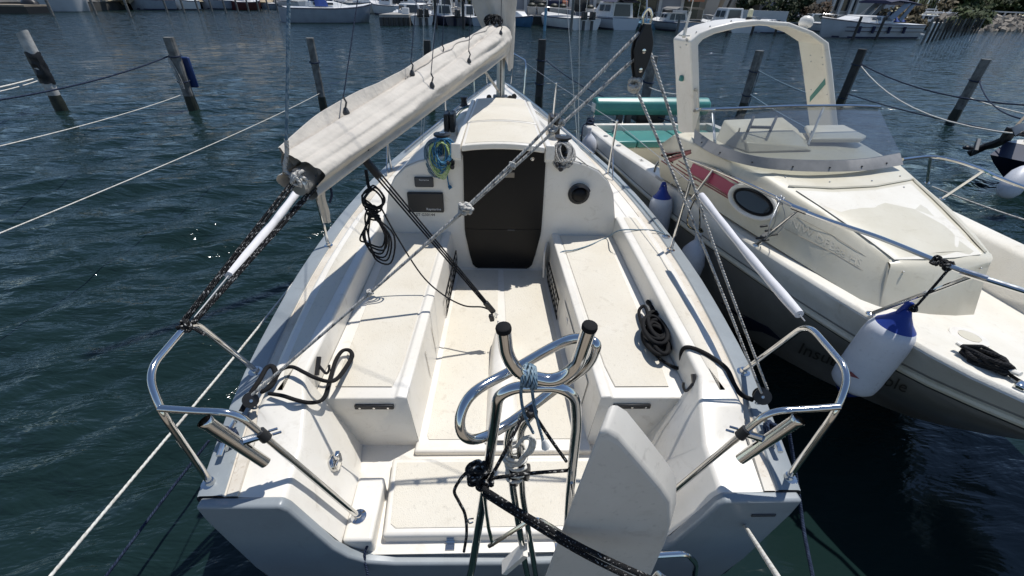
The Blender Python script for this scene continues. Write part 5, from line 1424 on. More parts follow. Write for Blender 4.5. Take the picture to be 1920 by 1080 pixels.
# dash and lid behind the screen
mb = MB()
bt_ = [ZP(1338, 266, 1.44), ZP(1402, 288, 1.445), ZP(1524, 284, 1.455), ZP(1497, 243, 1.455)]
tp_ = [ZP(1356, 224, 1.575), ZP(1398, 266, 1.515), ZP(1512, 276, 1.485), ZP(1466, 219, 1.575)]
mb.loft([bt_, tp_], close=True, caps=True)
part('dash_hump', mb, CREAM, mboat, bevel=0.025, seg=3, angle=30)
part('dash_lid', MB().prism([ZP(1507, 242, 1.475), ZP(1580, 241, 1.475), ZP(1622, 262, 1.475), ZP(1612, 268, 1.475), ZP(1520, 268, 1.475)], (0, 0, 0.035)), CREAM, mboat, bevel=0.012)
for a, b in (((1402, 246), (1413, 219)), ((1444, 246), (1456, 219)), ((1403, 238), (1446, 239))):
    part('grab_handle', MB().tube([ZP(a[0], a[1], 1.58), ZP(b[0], b[1], 1.60)], 0.012, 6), DGREY, mboat)
part('deck_hook', MB().tube(smooth([ZP(1383, 270, 1.47), ZP(1384, 252, 1.52), ZP(1387, 240, 1.57)], 4), 0.007, 6), STEELD, mboat)
# arch
def pl(u, v, uu):
    d = RX * (u - CX) + DX * (v - CY) + FX * FPX
    p0 = OB + fB * uu
    return CAM + d * ((p0 - CAM).dot(fB) / d.dot(fB))
UA = 2.08
fo = [(1300, 262), (1299, 236), (1297, 163), (1294, 78), (1312, 62), (1338, 51), (1378, 41), (1420, 37), (1481, 42), (1526, 59), (1555, 80), (1562, 130), (1568, 191), (1574, 250)]
fi = [(1314, 262), (1313, 236), (1312, 163), (1310, 84), (1319, 74), (1340, 64), (1383, 53), (1424, 48), (1475, 51), (1515, 65), (1543, 84), (1549, 130), (1555, 193), (1560, 250)]
rows = []
for (a, b) in zip(fo, fi):
    p, q = pl(*a, UA), pl(*b, UA)
    dp = 0.34
    rows.append([p, q, q - fB * dp, p - fB * dp])
archmb = MB().loft(rows, close=True, caps=True)
part('arch', archmb, GEL, mboat, bevel=0.014, seg=3, angle=30)
AS = Surf(archmb)
part('arch_stripe', AS.flat([(1519, 191), (1519, 181), (1534, 163), (1547, 147), (1548, 158), (1536, 172)], 0.004), TEAL, mboat, 'diagonal teal stripe on the far leg of the arch')
part('side_light', MB().box(AS.hit(1280, 146, 0.012), (0.03, 0.05, 0.05), rz=HB), TEAL, mboat, bevel=0.008)
for u, v in ((1276, 89), (1287, 84), (1520, 104), (1542, 108), (1521, 115), (1543, 121), (1521, 168), (1551, 177)):
    part('stud', MB().ball(AS.hit(u, v, 0.002), 0.007, 8, 5), STEELD, mboat)
for t_ in range(8):
    p = rows[4][0].lerp(rows[8][0], t_ / 7)
    part('stud', MB().ball(Surf.__dict__ and (rows[3 + t_ * 6 // 8][0] - fB * 0.06 + V(0, 0, 0.002)), 0.008, 8, 5), STEELD, mboat)
# aerial, lights on the arch
pa = pl(1293, 68, UA) - fB * 0.10
part('aerial', MB().tube([pa + V(0, 0, -0.02), pa + V(0, 0, 0.06)], 0.016, 8).tube([pa + V(0, 0, 0.06), pa + V(0.01, 0, 0.18)], 0.011, 8).tube([pa + V(0.01, 0, 0.18), pa + V(0.03, 0.0, 1.4)], 0.004, 6).box(pa + V(0, 0, 0.0), (0.08, 0.06, 0.012)), GEL, mboat)
pa = pl(1419, 38, UA) - fB * 0.12
mb = MB().lathe([(0.026, -0.01), (0.026, 0.018)], pa, (0, 0, 1), 12)
part('lamp_foot', mb, BLACK, mboat)
part('anchor_light', MB().lathe([(0.018, 0.018), (0.022, 0.03), (0.020, 0.075), (0.008, 0.082)], pa, (0, 0, 1), 12), mat('lamp_lens', (0.62, 0.60, 0.42), rough=0.15), mboat)
pa = pl(1522, 58, UA) - fB * 0.12
part('gps_dome', MB().lathe([(0.035, 0.0), (0.035, 0.025), (0.052, 0.03), (0.062, 0.05), (0.058, 0.085), (0.035, 0.108), (0.002, 0.115)], pa, (0.15, 0, 1), 16), GEL, mboat, angle=50)
mb = MB().lathe([(0.014, 0), (0.014, 0.03)], pl(1303, 168, UA) + fB * 0.0, fB, 10).tube([pl(1305, 170, UA) + fB * 0.02, pl(1307, 200, UA) + fB * 0.02], 0.004, 6).lathe([(0.016, 0), (0.016, 0.04)], pl(1302, 208, UA), fB, 10)
part('arch_fitting', mb, STEELD, mboat)
# bow rails
r1 = [ZP(1227, 322, 1.0), ZP(1233, 306, 1.10), ZP(1250, 296, 1.20), ZP(1275, 293, 1.27), ZP(1300, 302, 1.29), ZP(1338, 317, 1.32), ZP(1397, 343, 1.35), ZP(1463, 374, 1.38), ZP(1500, 393, 1.39), ZP(1560, 416, 1.40), ZP(1650, 446, 1.41), ZP(1775, 497, 1.42), ZP(1826, 516, 1.425), ZP(1930, 549, 1.43)]
br = part('bow_rail', MB().tube(smooth(r1, 5), 0.0125, 10), STEEL, mboat, 'near rail of the bow')
part('bow_rail', MB().tube(smooth([r1[-1], B(5.55, -0.52, 1.45), B(5.95, 0.02, 1.47), B(5.6, 0.50, 1.45), ZP(1930, 355, 1.42), ZP(1845, 320, 1.41), ZP(1795, 303, 1.40), ZP(1745, 294, 1.39), ZP(1692, 299, 1.38)], 6), 0.0125, 10), STEEL, mboat, 'far rail of the bow')
for a, b in ((ZP(1295, 376, 1.0), r1[5]), (ZP(1417, 460, 1.01), r1[8]), (ZP(1632, 589, 1.03), r1[12]), (ZP(1738, 343, 1.06), ZP(1745, 294, 1.39)), (ZP(1766, 373, 1.07), ZP(1845, 320, 1.41))):
    s_ = part('rail_stanchion', MB().tube([a, b], 0.011, 10), STEEL, mboat)
    part('stanchion_foot', MB().lathe([(0.024, 0), (0.022, 0.006), (0.013, 0.012)], a, (0, 0, 1), 12), STEEL, s_)
for i in (8, 12):
    part('rail_joint', MB().tube([r1[i].lerp(r1[i+1], -0.25), r1[i].lerp(r1[i+1], 0.25)], 0.017, 10), STEEL, br)
# deck plate, cleat
c = FS.hit(1815, 634, 0.004)
dp = part('deck_plate', MB().lathe([(0.085, 0), (0.083, 0.006), (0.050, 0.009), (0.049, 0.006)], c, (0.02, 0.0, 1), 24), GEL, mboat, angle=50)
part('plate_centre', MB().lathe([(0.047, 0.004), (0.047, 0.010), (0.02, 0.011), (0.001, 0.011)], c, (0.02, 0, 1), 20), CREAM, dp)
c = FS.hit(1842, 684, 0.03)
cd_ = (FS.hit(1892, 708, 0.03) - FS.hit(1795, 658, 0.03)).normalized()
part('deck_cleat', MB().tube([c - cd_ * 0.12 + V(0, 0, 0.012), c - cd_ * 0.05, c + cd_ * 0.05, c + cd_ * 0.12 + V(0, 0, 0.012)], 0.016, 10, flat=0.7).tube([c - cd_ * 0.03, c - cd_ * 0.03 - V(0, 0, 0.05)], 0.014, 8).tube([c + cd_ * 0.03, c + cd_ * 0.03 - V(0, 0, 0.05)], 0.014, 8), GEL, mboat)
part('anchor_lid', MB().prism([FS.hit(1885, 690, 0.002), FS.hit(1925, 688, 0.002), FS.hit(1960, 720, 0.002), FS.hit(1920, 728, 0.002), FS.hit(1893, 712, 0.002)], (0, 0, 0.008)), CREAMP, mboat)
part('bow_chock', MB().box(FS.hit(1912, 728, 0.012), (0.05, 0.04, 0.03), rz=0.5), STEEL, mboat, bevel=0.008)
part('gunwale_marking', text_mb('M1', 0.06, B(1.55, -0.98, 0.926), fB, rB, 0.0006), PRINTD, mboat)
for u in (0.35, 0.85):
    cc = B(u, -0.955, stab(ZB, u) + 0.006)
    part('rod_socket', MB().lathe([(0.032, 0), (0.032, 0.005), (0.022, 0.006), (0.02, -0.004)], cc, (0, 0, 1), 14), STEELD, mboat)
# rope on the cleat and the line leaving it
mb = MB(); rnd = random.Random(77)
for k in range(7):
    pts = [c + cd_ * (0.085 * math.cos(q) * rnd.uniform(.85, 1.1) + rnd.uniform(-.02, .02)) + cd_.cross(V(0, 0, 1)) * (0.038 * math.sin(q) * rnd.uniform(.7, 1.3)) + V(0, 0, -0.022 + 0.008 * k + 0.008 * math.sin(2*q + k)) for q in [2*math.pi*i/10 for i in range(10)]]
    mb.tube(smooth(pts, 3, closed=True), 0.0085, 7, closed=True)
solo('cleat_rope', mb, R_BLACK, 'black rope coiled in turns on the white cleat of the motor boat foredeck', 'rope', angle=80)
rope('black mooring line leaving the motor boat cleat to the right', [c + cd_ * 0.08 + V(0, 0, 0.005), FS.hit(1893, 708, 0.012), FS.hit(1915, 726, 0.02), FS.hit(1945, 745, 0.02)], 0.008, R_BLACK, 'mooring_line')

# ------------------------------------------------------------------ fenders
def at_side(u, v, target):
    """pixel to a point hanging clear of the motor boat side"""
    lo, hi = 0.3, 1.5
    for _ in range(40):
        m = (lo + hi) / 2
        if (at(u, v, z=m) - OB).dot(rB) > target: lo = m
        else: hi = m
    return at(u, v, z=lo)
def fender(label, top, bottom, r, blue=(True, True), pear=False, logo=False, capm=None):
    top, bottom = Vector(top), Vector(bottom)
    a = (bottom - top); L = a.length; a.normalize()
    t = thing('fender', label, 'fender', bottom, 'boat fenders')
    if pear:
        part('body', MB().lathe([(0.018, 0), (0.022, 0.05), (r * 0.5, 0.11 * L + 0.04), (r * 0.82, 0.32 * L), (r, 0.58 * L), (r * 0.93, 0.80 * L), (r * 0.62, 0.94 * L), (r * 0.1, L)], top, a, 24), FENDW, t, angle=70)
        part('neck', MB().lathe([(0.016, -0.03), (0.024, -0.02), (0.022, 0.05)], top, a, 14), capm or FENDW, t)
    else:
        prof = [(0.02, -0.05), (0.035, -0.02), (r * 0.55, 0.02), (r * 0.80, 0.05), (r * 0.95, 0.09), (r, 0.14), (r, L - 0.10), (r * 0.95, L - 0.05), (r * 0.8, L - 0.02), (0.03, L + 0.04)]
        cap = [p for p in prof if p[1] <= 0.055]
        part('body', MB().lathe([p for p in prof if 0.045 < p[1] < L - 0.03] + [(r * 0.8, L - 0.028)], top, a, 28), FENDW, t, angle=70)
        part('end_cap', MB().lathe(cap, top, a, 28), BLUEV, t, angle=70)
        part('end_cap', MB().lathe([(r * 0.8, L - 0.028), (r * 0.6, L - 0.005), (0.03, L + 0.04)], top, a, 28), BLUEV, t, angle=70)
        s_ = a.cross(V(0, 1, 0)).normalized()
        part('lug', MB().prism([top - a * 0.02 - s_ * 0.04, top - a * 0.09 - s_ * 0.018, top - a * 0.09 + s_ * 0.018, top - a * 0.02 + s_ * 0.04], V(0, 0.018, 0)), BLUEV, t, bevel=0.006)
    if logo:
        nrm = (CAM - bottom); nrm = (nrm - a * nrm.dot(a)).normalized(); s_ = a.cross(nrm)
        cc = top + a * (L - 0.15) + nrm * (r + 0.0015) + s_ * 0.03
        part('logo', MB().prism([cc - s_ * 0.045, cc + a * 0.014, cc + s_ * 0.045, cc - a * 0.014], nrm * 0.001), MAROON, t)
    return t
ft, fb_ = at(1690, 596, z=1.12), at(1590, 728, z=0.62)
fender('large white fender with blue ends hanging from the motor boat bow rail', ft, fb_, 0.112, logo=True)
rp = r1[11]
rope('grey and navy fender lanyard knotted on the motor boat bow rail', [rp + V(0.0, -0.02, 0.0), rp.lerp(ft, 0.5) + V(0.0, -0.02, 0.0), ft + V(0.02, -0.01, 0.06)], 0.006, R_FLECK, 'fender_line', extra=knot(rp, 0.022, 0.006, 5, 71).join(knot(rp + V(-0.04, 0.02, 0.01), 0.02, 0.006, 4, 72)).join(knot(ft + V(0.02, -0.01, 0.07), 0.014, 0.006, 3, 73)))
ft = at_side(1243, 360, -1.17)
fender('white fender with blue top squeezed between the two boats below the magenta stripes', ft, ft + V(0.02, -0.03, -0.46), 0.105, logo=True)
rope('short white lanyard from the blue topped fender up to the motor boat rail', [ft + V(0, 0, 0.06), at(1256, 345, z=.98), at(1284, 327, z=1.15)], 0.004, R_WHITE, 'fender_line')
ft = at_side(1310, 440, -1.12)
fender('plain white pear shaped fender on a black and gold lanyard between the boats', ft, ft + V(0.0, -0.01, -0.44), 0.11, pear=True)
rope('black and gold lanyard looped from the pear shaped fender to the motor boat gunwale', [ft + V(0, 0, 0.03), at(1291, 425, z=.92), at(1290, 405, z=.98), at(1300, 380, z=1.08), at(1309, 372, z=1.10), at(1312, 400, z=1.0), at(1312, 428, z=.92), ft + V(0, 0, 0.02)], 0.005, R_GOLD, 'fender_line', extra=knot(ft + V(0, 0, 0.03), 0.02, 0.005, 4, 81).join(knot(at(1308, 372, z=1.1), 0.018, 0.005, 4, 82)))
ft = at_side(1106, 243, -1.17)
fender('small white pear shaped fender at the stern quarter of the motor boat', ft, ft + V(0.03, -0.02, -0.42), 0.11, pear=True)
# stern lines of the motor boat
c = B(-0.38, -0.95, 0.875)
solo('cleat_rope', knot(c, 0.055, 0.012, 5, 91), R_NAVY, 'dark rope wrapped on the stern cleat of the motor boat', 'rope', angle=80)
rope('dark rope hanging over the motor boat quarter beside the small white fender', [c, B(-0.36, -1.06, 0.84), B(-0.30, -1.09, 0.72), B(-0.28, -1.09, 0.5), B(-0.26, -1.07, 0.3)], 0.011, R_NAVY, 'stern_line')
rope('slack dark rope sagging from the motor boat stern cleat to the bolster leg', [c, at(1130, 245, z=.82), at(1150, 246, z=.80), B(-0.62, -0.5, 0.84)], 0.009, R_NAVY, 'stern_line')
# wires and clips tangled on the near rail
kc = r1[7]
mb = knot(kc, 0.03, 0.004, 5, 95)
for a_ in ((1452, 420), (1440, 440), (1468, 425)):
    mb.tube(smooth([kc, at(a_[0] + 4, a_[1] - 22, z=1.28), at(a_[0], a_[1], z=1.18), at(a_[0] - 12, a_[1] + 14, z=1.10)], 5), 0.0032, 5)
solo('wire_tangle', mb, WIRE, 'tangle of thin wires hanging from the motor boat rail beside the porthole', 'wires', angle=80)
cg = thing('rail_clips', 'black plastic clips gripping the short stanchion below the porthole', 'clips', at(1436, 443, z=1.11))
for u, v in ((1433, 424), (1442, 432), (1425, 446), (1436, 450), (1452, 440)):
    part('clip', MB().bar(at(u - 8, v + 1, z=1.12), at(u + 6, v - 1, z=1.13), 0.014, 0.012), BLACK, cg, bevel=0.003)
part('clip_body', MB().bar(at(1428, 446, z=1.10), at(1447, 436, z=1.12), 0.03, 0.03), DGREY, cg, bevel=0.004)
# ------------------------------------------------------------------ mooring piles around the berths
PILE = mat('weathered_grey_pile', (0.20, 0.195, 0.18), rough=0.85, var=0.55, vscale=9, bump=0.6, bscale=40)
PILEL = mat('whitened_pile', (0.52, 0.50, 0.46), rough=0.8, var=0.35, vscale=7, bump=0.5, bscale=40)
PILED = mat('dark_tarred_pile', (0.045, 0.043, 0.040), rough=0.7, var=0.4, vscale=8, bump=0.5, bscale=40)
SLIME = mat('wet_weed', (0.022, 0.026, 0.016), rough=0.55, var=0.5, vscale=12, bump=0.8, bscale=60)
BAGS = mat('black_wrap', (0.012, 0.012, 0.013), rough=0.5, bump=0.5, bscale=30)
def pile(label, base, ztop, r, m, ang=0.3, cut=0.0, sq=True, band=None):
    base = Vector(base)
    t = thing('mooring_pile', label, 'pile', (base.x, base.y, 0), 'mooring piles around the berths')
    n = 8 if sq else 14
    def ring(z, k=1.0):
        out = []
        for i in range(n):
            a = 2 * math.pi * i / n + ang
            if sq: a = (i // 2) * math.pi / 2 + (0.62 if i % 2 else -0.62) * 0.9 + ang
            jit = 1 + 0.06 * noise.noise(Vector((math.cos(a), z * 3, base.x)))
            out.append(V(base.x + r * k * jit * math.cos(a), base.y + r * k * jit * math.sin(a), z + (cut * math.cos(a) if z >= ztop - 1e-3 else 0)))
        return out
    part('post', MB().loft([ring(z) for z in (0.30, 0.6, 1.0, ztop)], close=True, caps=True), m, t)
    part('weed_collar', MB().loft([ring(z, k) for z, k in ((-0.6, 1.05), (0.0, 1.12), (0.14, 1.10), (0.26, 1.03), (0.32, 1.0))], close=True, caps=True), SLIME, t)
    for z in (band or ()):
        part('rope_turn', MB().tube([V(base.x + (r + 0.012) * math.cos(a), base.y + (r + 0.012) * math.sin(a), z + 0.02 * math.sin(a)) for a in [2*math.pi*i/12 for i in range(12)]], 0.014, 6, closed=True), R_NAVY, t)
    return t
b1 = at(116, 207, z=0); b2 = at(364, 207, z=0); b3 = at(608, 208, z=0); b4 = at(809, 207, z=0); b5 = at(1009, 205, z=0)
t = pile('whitened pile with a slanted top, wrapped in black sheeting', b1, 1.50, 0.105, PILEL, cut=0.05, sq=False)
rows = []
for i in range(12):
    z = lerp(0.55, 1.15, i / 11)
    rows.append([V(b1.x + (0.125 + 0.035 * noise.noise(Vector((math.cos(a)*2, math.sin(a)*2, z*9)))) * math.cos(a), b1.y + (0.125 + 0.035 * noise.noise(Vector((math.cos(a)*2 + 5, math.sin(a)*2, z*9)))) * math.sin(a), z + 0.05 * noise.noise(Vector((a, z, 2)))) for a in [2*math.pi*k/20 for k in range(20)]])
part('sheeting', MB().loft(rows, close=True), BAGS, t, angle=30)
t = pile('grey pile with a blue padded fender board tied behind it', b2, 1.47, 0.105, PILE, ang=0.2, band=(1.12, 0.62))
part('fender_board', MB().box((b2.x + 0.02, b2.y + 0.14, 0.78), (0.36, 0.07, 0.62)), mat('blue_board', (0.012, 0.035, 0.13), rough=0.45), t, bevel=0.03)
for k in range(3):
    part('tie_rope', MB().tube(smooth([V(b2.x - 0.12, b2.y - 0.06, 1.12), V(b2.x - 0.08 + 0.03 * k, b2.y - 0.12, 0.95), V(b2.x - 0.05 + 0.04 * k, b2.y - 0.13, 0.7), V(b2.x + 0.02 * k, b2.y - 0.13, 0.48)], 4), 0.010, 5), R_GREY, t)
pile('plain grey pile standing in open water behind the aft end of the sail cover', b3, 1.52, 0.095, PILE, ang=0.35, band=(1.05,))
pile('dark pile with a pale left face seen behind the middle of the sail cover', b4, 1.52, 0.095, PILED, ang=0.1, band=(0.95,))
pile('black pile with a pale right edge just right of the mast', b5, 1.58, 0.105, PILED, ang=0.05, band=(1.15, 0.62))
b6 = at(1425, 95, z=1.5); b7 = at(1618, 92, z=1.52); b8 = at(1784, 228, z=0); b9 = at(1225, 105, z=1.48)
pile('grey pile with a pale sawn top framed inside the white arch', b6, 1.5, 0.10, PILE, ang=0.5, band=(1.05, 0.5))
pile('dark grey pile directly right of the white arch', b7, 1.52, 0.11, PILED, ang=0.6, band=(1.15, 0.3))
pile('grey pile in open water at the right, in front of the dark blue boat', b8, 1.48, 0.11, PILE, ang=0.6, band=(1.0, 0.6))
pile('pile half hidden by the backstay ropes left of the white arch', b9, 1.48, 0.10, PILE, ang=0.2, band=(1.0,))

def sag(a, b, d=0.12, n=10):
    a, b = Vector(a), Vector(b)
    return [a.lerp(b, i / n) + V(0, 0, -4 * d * (i/n) * (1 - i/n)) for i in range(n + 1)]
def wline(label, a, b, r, m, d=0.1):
    return solo('mooring_line', MB().tube(sag(a, b, d), r, 6), m, label, 'rope', None, angle=80)
wline('thick white rope from the black wrapped pile to the left edge', at(62, 148, z=.55), at(-80, 178, z=.75), 0.015, R_WHITE, 0.02)
wline('second white rope beside it, made fast lower on the black wrapped pile', at(70, 152, z=.5), at(-80, 186, z=.7), 0.011, R_WHITE, 0.03)
wline('dark rope from the pile with the blue board to the left edge', V(b2.x - 0.1, b2.y, 1.12), at(-60, 196, z=.80), 0.014, R_NAVY, 0.10)
wline('thin white line from the foot of the blue board pile to the left edge', V(b2.x - 0.1, b2.y, .35), at(-60, 288, z=.85), 0.0065, R_WHITE, 0.05)
wline('thin white line from the plain grey pile crossing the water to lower left', V(b3.x, b3.y, .40), at(-60, 462, z=.85), 0.0055, R_WHITE, 0.05)
wline('dark rope from the black pile right of the mast to the motor boat stern', V(b5.x + 0.1, b5.y, 1.15), at(1300, 238, z=.95), 0.012, R_NAVY, 0.18)
wline('blue line from the upper ring of the pile inside the arch', V(b6.x + 0.08, b6.y, 1.08), at(1560, 190, z=.9), 0.012, R_STEELB, 0.05)
wline('blue line from the lower ring of the pile inside the arch', V(b6.x + 0.08, b6.y, 0.52), at(1512, 240, z=.9), 0.012, R_STEELB, 0.02)
wline('slack dark line hanging down the pile inside the arch', V(b6.x + 0.12, b6.y - 0.05, 1.08), V(b6.x + 0.10, b6.y - 0.06, 0.1), 0.009, R_NAVY, 0.0)
wline('dark rope from the pile right of the arch to the right edge', V(b7.x + 0.1, b7.y, 1.17), at(1990, 200, z=.95), 0.015, R_NAVY, 0.25)
wline('pale rope sagging from the pile right of the arch to the dark blue boat', V(b7.x + 0.1, b7.y - 0.05, 1.12), at(1935, 254, z=.85), 0.013, R_WHITE, 0.35)
wline('dark rope low on the pile right of the arch, leading to the blue boat', V(b7.x, b7.y - 0.1, 0.42), at(1935, 258, z=.80), 0.013, R_NAVY, 0.06)
wline('dark rope hanging from the pile in front of the dark blue boat down to it', V(b8.x + 0.1, b8.y, 1.02), at(1912, 222, z=.9), 0.013, R_NAVY, 0.15)
wline('pale rope from the pile before the dark blue boat to the right edge', V(b8.x + 0.1, b8.y, .6), at(1960, 222, z=.8), 0.012, R_WHITE, 0.03)
wline('low grey rope over the water under the far bow rail of the motor boat', at(1748, 350, z=.35), at(1985, 432, z=.7), 0.010, R_GREY, 0.02)
wline('thin grey line from the motor boat stern towards the pile left of the arch', V(b9.x, b9.y, 0.9), at(1272, 177, z=1.0), 0.010, R_WHITE, 0.03)

# ------------------------------------------------------------------ dark blue boat at the right edge
rt = thing('dinghy', 'dark navy boat with its outboard tilted up at the right edge', 'boat', at(1940, 300, z=0))
q = lambda u, v, z: at(u, v, z=z)
tl, tr_ = q(1893, 262, .62), q(1990, 300, .62)
ax = V(0.55, -0.83, 0).normalized()
sec = [q(1888, 266, .60), q(1856, 290, .45), q(1862, 305, .30), q(1885, 338, .02), q(1900, 348, -.2)]
far = [p + V(1.35, 0.25, 0) for p in sec]
mb = MB()
rows = []
for t_ in (0, 0.3, 1.0, 3.2):
    rows.append([p + ax * t_ * (1 - 0.02 * i) for i, p in enumerate(sec)] + [p + ax * t_ for p in far[::-1]])
mb.loft(rows, caps=True)
part('hull', mb, NAVY, rt)
part('side_deck', MB().loft([[rows[k][0] + V(0.0, 0, 0.004), rows[k][0] + V(0.25, 0.05, 0.03), rows[k][0] + V(0.7, 0.12, 0.02), rows[k][-1] + V(0, 0, 0.004)] for k in range(4)]), GEL, rt)
part('cockpit_mess', MB().box(rows[1][0] + V(0.35, 0.1, 0.12), (0.3, 0.5, 0.22), rz=0.5), DGREY, rt, bevel=0.04)
part('outboard_head', MB().prism([q(1893, 240, .80), q(1908, 232, .85), q(1918, 246, .9), q(1900, 258, .8)], (0.22, 0.06, 0.02)), BLACK, rt, bevel=0.03)
part('outboard_leg', MB().tube([q(1900, 240, .80), q(1884, 262, .60), q(1866, 270, .48), q(1850, 274, .40)], lambda t_: 0.085 - 0.02 * t_, 8), BLACK, rt)
part('outboard_foot', MB().bar(q(1853, 272, .42), q(1815, 289, .22), 0.10, 0.12), BLACK, rt, bevel=0.03)
part('cavitation_plate', MB().bar(q(1834, 264, .42), q(1828, 286, .30), 0.06, 0.10), DGREY, rt, bevel=0.01)
part('propeller', MB().ball(q(1815, 277, .36), 0.08, 8, 6, (1.3, 0.7, 0.5)), BLACK, rt)
part('push_pole', MB().tube([q(1935, 205, 1.0), q(1900, 242, .75)], 0.02, 6), mat('pole_wood', (0.25, 0.2, 0.14), rough=0.6), rt)
ft = q(1932, 305, .72)
fender('white fender hanging along the dark blue boat at the right edge', ft, ft + V(-0.33, -0.22, -0.42), 0.14, pear=True)

# ------------------------------------------------------------------ far bank
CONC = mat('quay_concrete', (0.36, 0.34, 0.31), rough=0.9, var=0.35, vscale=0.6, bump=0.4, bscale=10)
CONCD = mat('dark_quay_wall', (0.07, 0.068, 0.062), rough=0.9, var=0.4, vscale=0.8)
SAND = mat('sandy_bank', (0.36, 0.30, 0.21), rough=0.95, var=0.45, vscale=0.35, bump=0.5, bscale=4)
WALLG = mat('grey_render', (0.33, 0.335, 0.355), rough=0.9, var=0.12, vscale=0.4)
WALLB = mat('beige_render', (0.46, 0.43, 0.385), rough=0.9, var=0.14, vscale=0.4)
WALLW = mat('white_render', (0.58, 0.57, 0.55), rough=0.85, var=0.12, vscale=0.5)
WALLO = mat('olive_shutter', (0.09, 0.095, 0.075), rough=0.8)
WIND = mat('far_window', (0.03, 0.035, 0.04), rough=0.12)
AWNR = mat('red_striped_awning', (0.22, 0.055, 0.045), rough=0.85)
AWNO = mat('orange_awning', (0.42, 0.17, 0.09), rough=0.85)
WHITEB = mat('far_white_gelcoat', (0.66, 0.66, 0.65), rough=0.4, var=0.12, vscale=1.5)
GREYB = mat('far_grey_hull', (0.27, 0.305, 0.35), rough=0.4, var=0.15, vscale=1.5)
BLUEB = mat('far_blue_hull', (0.045, 0.12, 0.22), rough=0.4, var=0.2, vscale=1.5)
LBLUE = mat('far_light_blue_hull', (0.16, 0.33, 0.46), rough=0.4, var=0.2, vscale=1.5)
REDB = mat('far_maroon_hull', (0.08, 0.02, 0.02), rough=0.4)
BLUEC = mat('blue_cloth', (0.02, 0.06, 0.26), rough=0.8, var=0.25, vscale=2)
NAVYC = mat('navy_cloth', (0.02, 0.024, 0.06), rough=0.8)
ORANGE = mat('orange_cloth', (0.62, 0.22, 0.12), rough=0.7)
WOOD = mat('weathered_deck_wood', (0.28, 0.235, 0.18), rough=0.85, var=0.3, vscale=2)
POT = mat('pale_planter', (0.42, 0.41, 0.39), rough=0.85, var=0.15, vscale=2)

fr_ = [(-260, 26), (0, 24), (187, 20), (300, 15), (545, 15), (700, 24), (860, 42), (960, 46), (1250, 52), (1400, 55), (1545, 59), (1640, 56), (1740, 50)]
front_ = [at(u, v, z=0) for u, v in fr_]
mb = MB()
top_ = [V(p.x, p.y, 0.75) for p in front_]; bck = [V(p.x * 1.9 + 10, p.y + 160, 0.9) for p in front_]
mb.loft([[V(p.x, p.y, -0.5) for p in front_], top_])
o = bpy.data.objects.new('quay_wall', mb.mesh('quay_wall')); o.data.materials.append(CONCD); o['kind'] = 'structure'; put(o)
mb = MB().loft([[p + V(0, -0.12, 0.0) for p in top_], [p + V(0, -0.12, 0.14) for p in top_], [p + V(0, 0.6, 0.14) for p in top_], [p + V(0, 0.6, 0.0) for p in top_]])
o = bpy.data.objects.new('quay_edge', mb.mesh('quay_edge')); o.data.materials.append(CONC); o['kind'] = 'structure'; put(o)
mb = MB().loft([top_, bck])
o = bpy.data.objects.new('quay', mb.mesh('quay')); o.data.materials.append(SAND); o['kind'] = 'structure'; put(o)

ln_ = []
for k in range(16):
    t_ = k / 15
    p = at(lerp(150, 560, t_), lerp(20, 17, t_), z=0)
    ln_.append([V(p.x, p.y + 1.2, 0.8), V(p.x, p.y + 3.0, 1.5 + 0.3 * math.sin(k * 1.9)), V(p.x, p.y + 6.0, 2.2 + 0.35 * math.sin(k * 2.7)), V(p.x, p.y + 11.0, 2.5)])
o = bpy.data.objects.new('sand_bank', MB().loft(ln_).mesh('sand_bank')); o.data.materials.append(SAND); o['kind'] = 'structure'; put(o)
def zt(v, u, y):  # height seen at a pixel for a given distance
    return at(u, v, y=y).z

